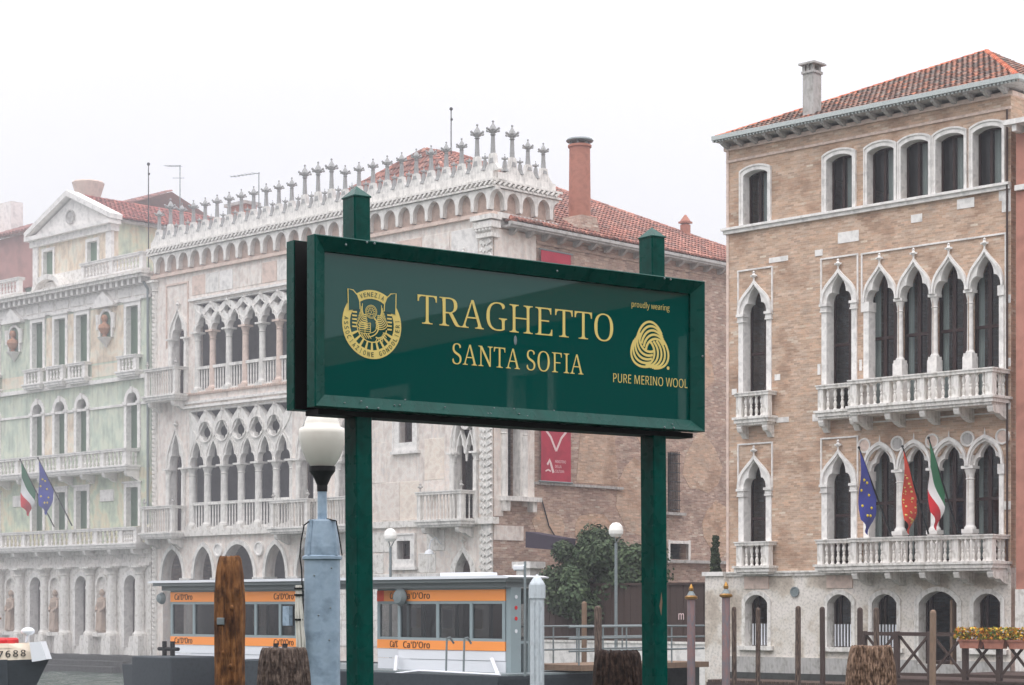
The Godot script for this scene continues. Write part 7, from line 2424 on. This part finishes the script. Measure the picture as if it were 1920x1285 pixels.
func lamp_column() -> void:
	var t := thing("lamp_column", "thick pale blue steel lamp column with a cream globe lamp, behind the left sign post", "street lamp", Vector3(-1.78, 0, -19))
	obj("shaft", Geo.new().cyl(Vector3(0, -2.5, 0), Vector3(0, 2.5, 0), 0.172, 0.168, 32), M.steel_blue, t)
	obj("flange", Geo.new().lathe([Vector2(0.168, -0.03), Vector2(0.186, -0.02), Vector2(0.186, 0.005), Vector2(0.168, 0.015)], Vector3(0, 2.525, 0), 32), M.steel_blue, t)
	var c := Geo.new()
	c.lathe([Vector2(0.168, 2.54), Vector2(0.166, 2.62), Vector2(0.135, 2.86), Vector2(0.128, 2.875), Vector2(0, 2.88)], Vector3(), 32)
	var col := obj("collar", c, M.steel_blue, t)
	for a in [2.3, 0.6, 4.4]:
		var d := Vector3(cos(a), 0, sin(a))
		obj("rib", Geo.new().bar(d * 0.172 + Vector3(0, 2.54, 0), d * 0.136 + Vector3(0, 2.87, 0), 0.022, 0.03), M.steel_blue, col)
	obj("neck", Geo.new().cyl(Vector3(0, 2.87, 0), Vector3(0, 3.18, 0), 0.045, 0.043, 16), M.steel_blue, t)
	obj("cup", Geo.new().lathe([Vector2(0.048, 3.14), Vector2(0.05, 3.2), Vector2(0.085, 3.28), Vector2(0.122, 3.33), Vector2(0.125, 3.375), Vector2(0, 3.376)], Vector3(), 24), M.black, t)
	var gl := obj("globe", Geo.new().lathe([Vector2(0.11, 3.376), Vector2(0.15, 3.43), Vector2(0.19, 3.52), Vector2(0.215, 3.61), Vector2(0.222, 3.68), Vector2(0.218, 3.725), Vector2(0.195, 3.738), Vector2(0.172, 3.745), Vector2(0.166, 3.785), Vector2(0.15, 3.825), Vector2(0.118, 3.868), Vector2(0.065, 3.9), Vector2(0, 3.912)], Vector3(), 40, Basis(), true), mat("globe", Color(0.87, 0.85, 0.81), 0.2, {"spec": 0.5}), t)
	gl.set_meta("label", "cream glass globe with a seam round its upper third")
	var cb := Geo.new()
	cb.tube([Vector3(-0.1, 2.87, 0.06), Vector3(-0.16, 2.82, 0.1), Vector3(-0.19, 2.66, 0.1), Vector3(-0.2, 2.53, 0.09), Vector3(-0.185, 2.4, 0.08), Vector3(-0.18, 2.2, 0.07), Vector3(-0.175, 1.4, 0.07)], 0.007)
	cb.tube([Vector3(0.05, 2.88, 0.1), Vector3(0.14, 2.86, 0.1), Vector3(0.17, 2.7, 0.1), Vector3(0.19, 2.54, 0.05)], 0.006)
	obj("cable", cb, M.black, t)
	for q in [[-0.06, 2.35], [0.09, 2.05], [0.08, 1.75], [-0.02, 1.98], [0.1, 2.42]]:
		obj("rivet", Geo.new().ball(Vector3(q[0], q[1], sqrt(0.17 * 0.17 - q[0] * q[0])), 0.009, 6), M.metal_grey, t)
	var b := thing("cable_bundle", "bundle of white cables tied with black straps, hanging beside the lamp column", "cables", Vector3(-1.985, 0, -18.85))
	for i in 7:
		var a := TAU * i / 7.0
		var d := Vector3(cos(a), 0, sin(a))
		obj("cable", Geo.new().tube([d * 0.018 + Vector3(0, 2.26, 0), d * 0.022 + Vector3(0, 2.1, 0), d * 0.03 + Vector3(0.005, 1.98, 0), d * 0.028 + Vector3(0.01, 1.88, 0), d * 0.034 + Vector3(0.02, 1.75, 0), d * 0.036 + Vector3(0.02, 1.2, 0)], 0.0125, 7), M.cable_white, b)
	for y in [2.22, 2.16, 1.93]:
		obj("strap", Geo.new().cyl(Vector3(0, y, 0), Vector3(0, y + 0.018, 0), 0.044, 0.044, 12), M.black, b)

# a weathered wooden pile: rings of uneven radius with deep cracks
func pile(called: String, label: String, at: Vector3, prof: Array, sd: int, m: Material, crack: float, flat: float, rot := 0.0) -> Node3D:
	var t := thing(called, label, "wooden pile", at, 0.0, "")
	var fn := FastNoiseLite.new()
	fn.seed = sd
	fn.frequency = 1.0
	fn.fractal_octaves = 4
	var seg := 96
	var rows := 44
	var y0: float = prof[0].y
	var y1: float = prof[-1].y
	var pts := []
	for i in rows + 1:
		var u := float(i) / rows
		u = 1.0 - pow(1.0 - u, 1.6)
		var y := lerpf(y0, y1, u)
		var r := 0.0
		for k in prof.size() - 1:
			if y >= prof[k].y - 1e-6 and y <= prof[k + 1].y + 1e-6:
				r = lerpf(prof[k].x, prof[k + 1].x, (y - prof[k].y) / maxf(1e-6, prof[k + 1].y - prof[k].y))
		var row := []
		for k in seg:
			var a := TAU * k / seg + rot
			var n := fn.get_noise_3d(cos(a) * 2.2, y * 1.3, sin(a) * 2.2) * 0.1
			var cr := fn.get_noise_3d(cos(a) * 14.0, y * 0.9 + 20.0, sin(a) * 14.0)
			cr = -pow(maxf(0.0, cr), 1.3) * crack
			var f := fn.get_noise_3d(cos(a) * 30.0, y * 4.0, sin(a) * 30.0) * 0.025
			var rr := r * (1.0 + n + cr + f)
			var yy := y
			if i > rows - 3:
				yy += fn.get_noise_2d(cos(a) * 6.0 + 9.0, sin(a) * 6.0) * flat
			row.append(Vector3(cos(a) * rr, yy, sin(a) * rr))
		pts.append(row)
	var g := Geo.new()
	for i in rows:
		for k in seg:
			var j := (k + 1) % seg
			var o: Vector3 = pts[i][k] * Vector3(1, 0, 1)
			g.quad(pts[i][k], pts[i][j], pts[i + 1][j], pts[i + 1][k], o)
	obj("shaft", g, m, t)
	var c := Geo.new()
	var cy := Vector3()
	for p in pts[rows]:
		cy += p / seg
	var ring := []
	for k in seg:
		var p: Vector3 = pts[rows][k].lerp(cy, 0.4)
		p.y += fn.get_noise_2d(k * 1.7, 3.0) * flat * 0.6 - flat * 0.3
		ring.append(p)
	for k in seg:
		var j := (k + 1) % seg
		c.quad(pts[rows][k], pts[rows][j], ring[j], ring[k], Vector3(0, 1, 0))
		c.tri(ring[k], ring[j], cy, Vector3(0, 1, 0))
	obj("top", c, m, t)
	return t

func piles() -> void:
	var a := pile("tall_pile", "tall brown mooring pile with a narrowed top and a small square metal plate", Vector3(-2.09, 0, -15), [Vector2(0.105, -2.5), Vector2(0.106, 1.2), Vector2(0.113, 1.95), Vector2(0.112, 2.15), Vector2(0.1, 2.3), Vector2(0.083, 2.41), Vector2(0.07, 2.43)], 4, M.pile_wood, 0.16, 0.012)
	obj("metal_plate", Geo.new().cbox(Vector3(-0.03, -0.026, -0.008), Vector3(0.03, 0.026, 0.008), 0.003), M.metal_grey, a, Vector3(-0.052, 1.95, 0.1), -0.35)
	for q in [[-0.03, 2.2, 0.095], [0.03, 2.05, 0.11], [-0.05, 1.9, 0.09], [0.02, 1.62, 0.11], [-0.03, 1.72, 0.1]]:
		obj("knot", Geo.new().ball(Vector3(q[0], q[1], q[2]), 0.016, 8, Vector3(1, 1.3, 0.6)), M.pile_wood, a)
	pile("wooden_stump", "dark purple brown sawn pile beside the lamp column, leftmost of the three stumps", Vector3(-1.573, 0, -14), [Vector2(0.225, -2.5), Vector2(0.2, 1.3), Vector2(0.172, 1.68), Vector2(0.16, 1.755), Vector2(0.148, 1.772)], 11, M.stump_wood, 0.2, 0.012)
	pile("wooden_stump", "dark rotten sawn pile with a fibrous top just left of the right sign post", Vector3(0.678, 0, -13), [Vector2(0.2, -2.5), Vector2(0.178, 1.3), Vector2(0.16, 1.66), Vector2(0.148, 1.755), Vector2(0.132, 1.772)], 23, mat("stump_dark", Color(0.62, 0.56, 0.54), 0.9, {"tex": T.grey_wood, "scale": Vector3(4, 1.2, 4), "bump": T.grey_wood, "depth": 3.0, "detail": T.dark_blotch, "dscale": Vector3(2.6, 2.0, 2.6)}), 0.2, 0.02)
	pile("wooden_stump", "pale weathered sawn pile with vertical cracks in front of the brick palace", Vector3(2.305, 0, -13), [Vector2(0.21, -2.5), Vector2(0.182, 1.3), Vector2(0.152, 1.7), Vector2(0.135, 1.79), Vector2(0.125, 1.805)], 37, mat("stump_pale", Color(1, 0.93, 0.86), 0.9, {"tex": T.wood_pale, "scale": Vector3(4.5, 1.0, 4.5), "bump": T.wood_pale, "depth": 3.0, "detail": T.dark_blotch, "dscale": Vector3(2.6, 2.0, 2.6)}), 0.22, 0.014)

func banner() -> void:
	var t := thing("museum_banner", "long rose red banner with pale outline and small pale logo on the brick side wall", "banner", P0 + U * 0.16 - N * 3.28, -ANG + PI / 2)
	var g := Geo.new()
	g.box(Vector3(-0.84, 6.92, -0.006), Vector3(0.84, 15.8, 0.006))
	obj("cloth", g, M.banner, t)
	for y in [6.9, 15.8]:
		obj("rod", Geo.new().cyl(Vector3(-0.95, y, 0), Vector3(0.95, y, 0), 0.035, 0.035, 8), M.metal_grey, t)
	var o := Geo.new()
	var zz := 0.008
	var pts := [Vector2(0, 8.1), Vector2(-0.3, 8.62), Vector2(-0.55, 8.85), Vector2(-0.62, 9.0), Vector2(-0.4, 9.25), Vector2(-0.3, 9.5), Vector2(0, 9.62), Vector2(0.3, 9.5), Vector2(0.4, 9.25), Vector2(0.62, 9.0), Vector2(0.55, 8.85), Vector2(0.3, 8.62), Vector2(0, 8.1)]
	stroke(o, pts, 0.05, 0.05, zz, 0.001)
	obj("outline", o, M.pale_print, t)
	var l := Geo.new()
	stroke(l, [Vector2(-0.5, 7.55), Vector2(-0.35, 7.75), Vector2(-0.3, 7.6), Vector2(-0.22, 7.4), Vector2(-0.15, 7.25)], 0.05, 0.06, zz, 0.001)
	stroke(l, [Vector2(-0.6, 7.3), Vector2(-0.45, 7.36), Vector2(-0.3, 7.3)], 0.03, 0.03, zz + 0.0005, 0.001)
	obj("logo", l, M.pale_print, t)
	for k in 3:
		obj("lettering", text_mesh(["MINISTERO", "DELLA", "CULTURA"][k], "Droid Sans", [0.62, 0.36, 0.52][k], 0.11, 0.002), M.pale_print, t, Vector3([0.25, 0.12, 0.2][k], 7.7 - k * 0.19, zz))

func near_bank() -> void:
	# the house on the near quay, right of and behind the camera, that the glossy sign mirrors
	var b := thing("quay_house", "plastered house on the near quay, mirrored dark in the glossy sign", "house", Vector3(17.9, 0.45, -7.7), -0.944)
	var holes := []
	for k in 9:
		holes.append(hole(arch_line(round_arch(), 2.2 + k * 4.4, 1.2, 1.9, 1.2), 0.0))
		holes.append(rect_hole(1.7 + k * 4.4, 2.7 + k * 4.4, 4.0, 5.4))
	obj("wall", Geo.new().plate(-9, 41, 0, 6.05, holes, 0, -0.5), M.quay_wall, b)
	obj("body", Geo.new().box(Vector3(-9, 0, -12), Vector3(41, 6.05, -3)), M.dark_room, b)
	for k in 9:
		var g := Geo.new()
		var x := 2.2 + k * 4.4
		g.band([Vector2(x - 0.48, 4.0), Vector2(x - 0.48, 5.38), Vector2(x + 0.48, 5.38), Vector2(x + 0.48, 4.0)], [Vector2(x - 0.65, 4.0), Vector2(x - 0.65, 5.55), Vector2(x + 0.65, 5.55), Vector2(x + 0.65, 4.0)], -0.2, 0.06)
		obj("window", g, M.stone_clean, b)
		obj("shutter", Geo.new().box(Vector3(x - 0.48, 4.0, -0.3), Vector3(x + 0.48, 5.38, -0.25)), M.shutter, b)
	var rf := Geo.new()
	rf.quad(Vector3(-9.5, 6.0, 0.6), Vector3(41.5, 6.0, 0.6), Vector3(41.5, 8.3, -6), Vector3(-9.5, 8.3, -6), Vector3(0, 1, 1))
	rf.quad(Vector3(-9.5, 6.0, -12.6), Vector3(41.5, 6.0, -12.6), Vector3(41.5, 8.3, -6), Vector3(-9.5, 8.3, -6), Vector3(0, 1, -1))
	rf.tri(Vector3(-9.4, 6.0, 0.5), Vector3(-9.4, 6.0, -12.5), Vector3(-9.4, 8.2, -6), Vector3(-1, 0, 0))
	obj("roof", rf, M.tile_base, b)
	# dark hut added out of view to darken the left faces of the posts
	var f := thing("added_shade_hut", "added unseen dark boarded hut left of the sign that darkens its posts", "hut", Vector3(-7.6, -0.9, -8.5))
	obj("walls", Geo.new().box(Vector3(-1.4, -1.5, -4.5), Vector3(1.4, 4.2, 5.5)), M.black, f)
	var plank := Geo.new().cbox(Vector3(0, 1.35, 0), Vector3(0.035, 4.2, 0.235), 0.008).mesh()
	for k in 40:
		obj("board", plank, M.dark_wood if k % 3 else M.black, f, Vector3(1.4, 0, -4.4 + k * 0.245))
	obj("door", Geo.new().cbox(Vector3(1.43, 1.35, 1.0), Vector3(1.49, 3.4, 1.95), 0.01), M.steel_blue, f)
	obj("window", Geo.new().box(Vector3(1.43, 2.4, -2.2), Vector3(1.48, 3.3, -0.9)), M.tinted_glass, f)
	obj("roof", Geo.new().prism([Vector2(-1.8, 4.2), Vector2(1.7, 4.2), Vector2(0, 5.0)], -4.8, 5.8), M.tile_base, f)
	# tall hall added unseen behind and left of the camera, blocking light from the sign
	var h := thing("added_shade_hall", "added unseen tall market hall with pointed arches behind the camera, there to shade the sign", "market hall", Vector3(-4.0, 0.45, 9.0), PI * 0.82)
	var ho := []
	for k in 6:
		ho.append(hole(arch_line(POINTED, -11.5 + k * 4.6, 1.3, 4.0, 2.2), 0.0))
	obj("wall", Geo.new().plate(-14, 14, 0, 15, ho, 0, -0.6), M.quay_wall, h)
	obj("body", Geo.new().box(Vector3(-14, 0, -14), Vector3(14, 15, -5)), M.quay_wall, h)
	obj("roof", Geo.new().prism([Vector2(-14.5, 15), Vector2(14.5, 15), Vector2(10, 18), Vector2(-10, 18)], -14.5, 0.5), M.tile_base, h)
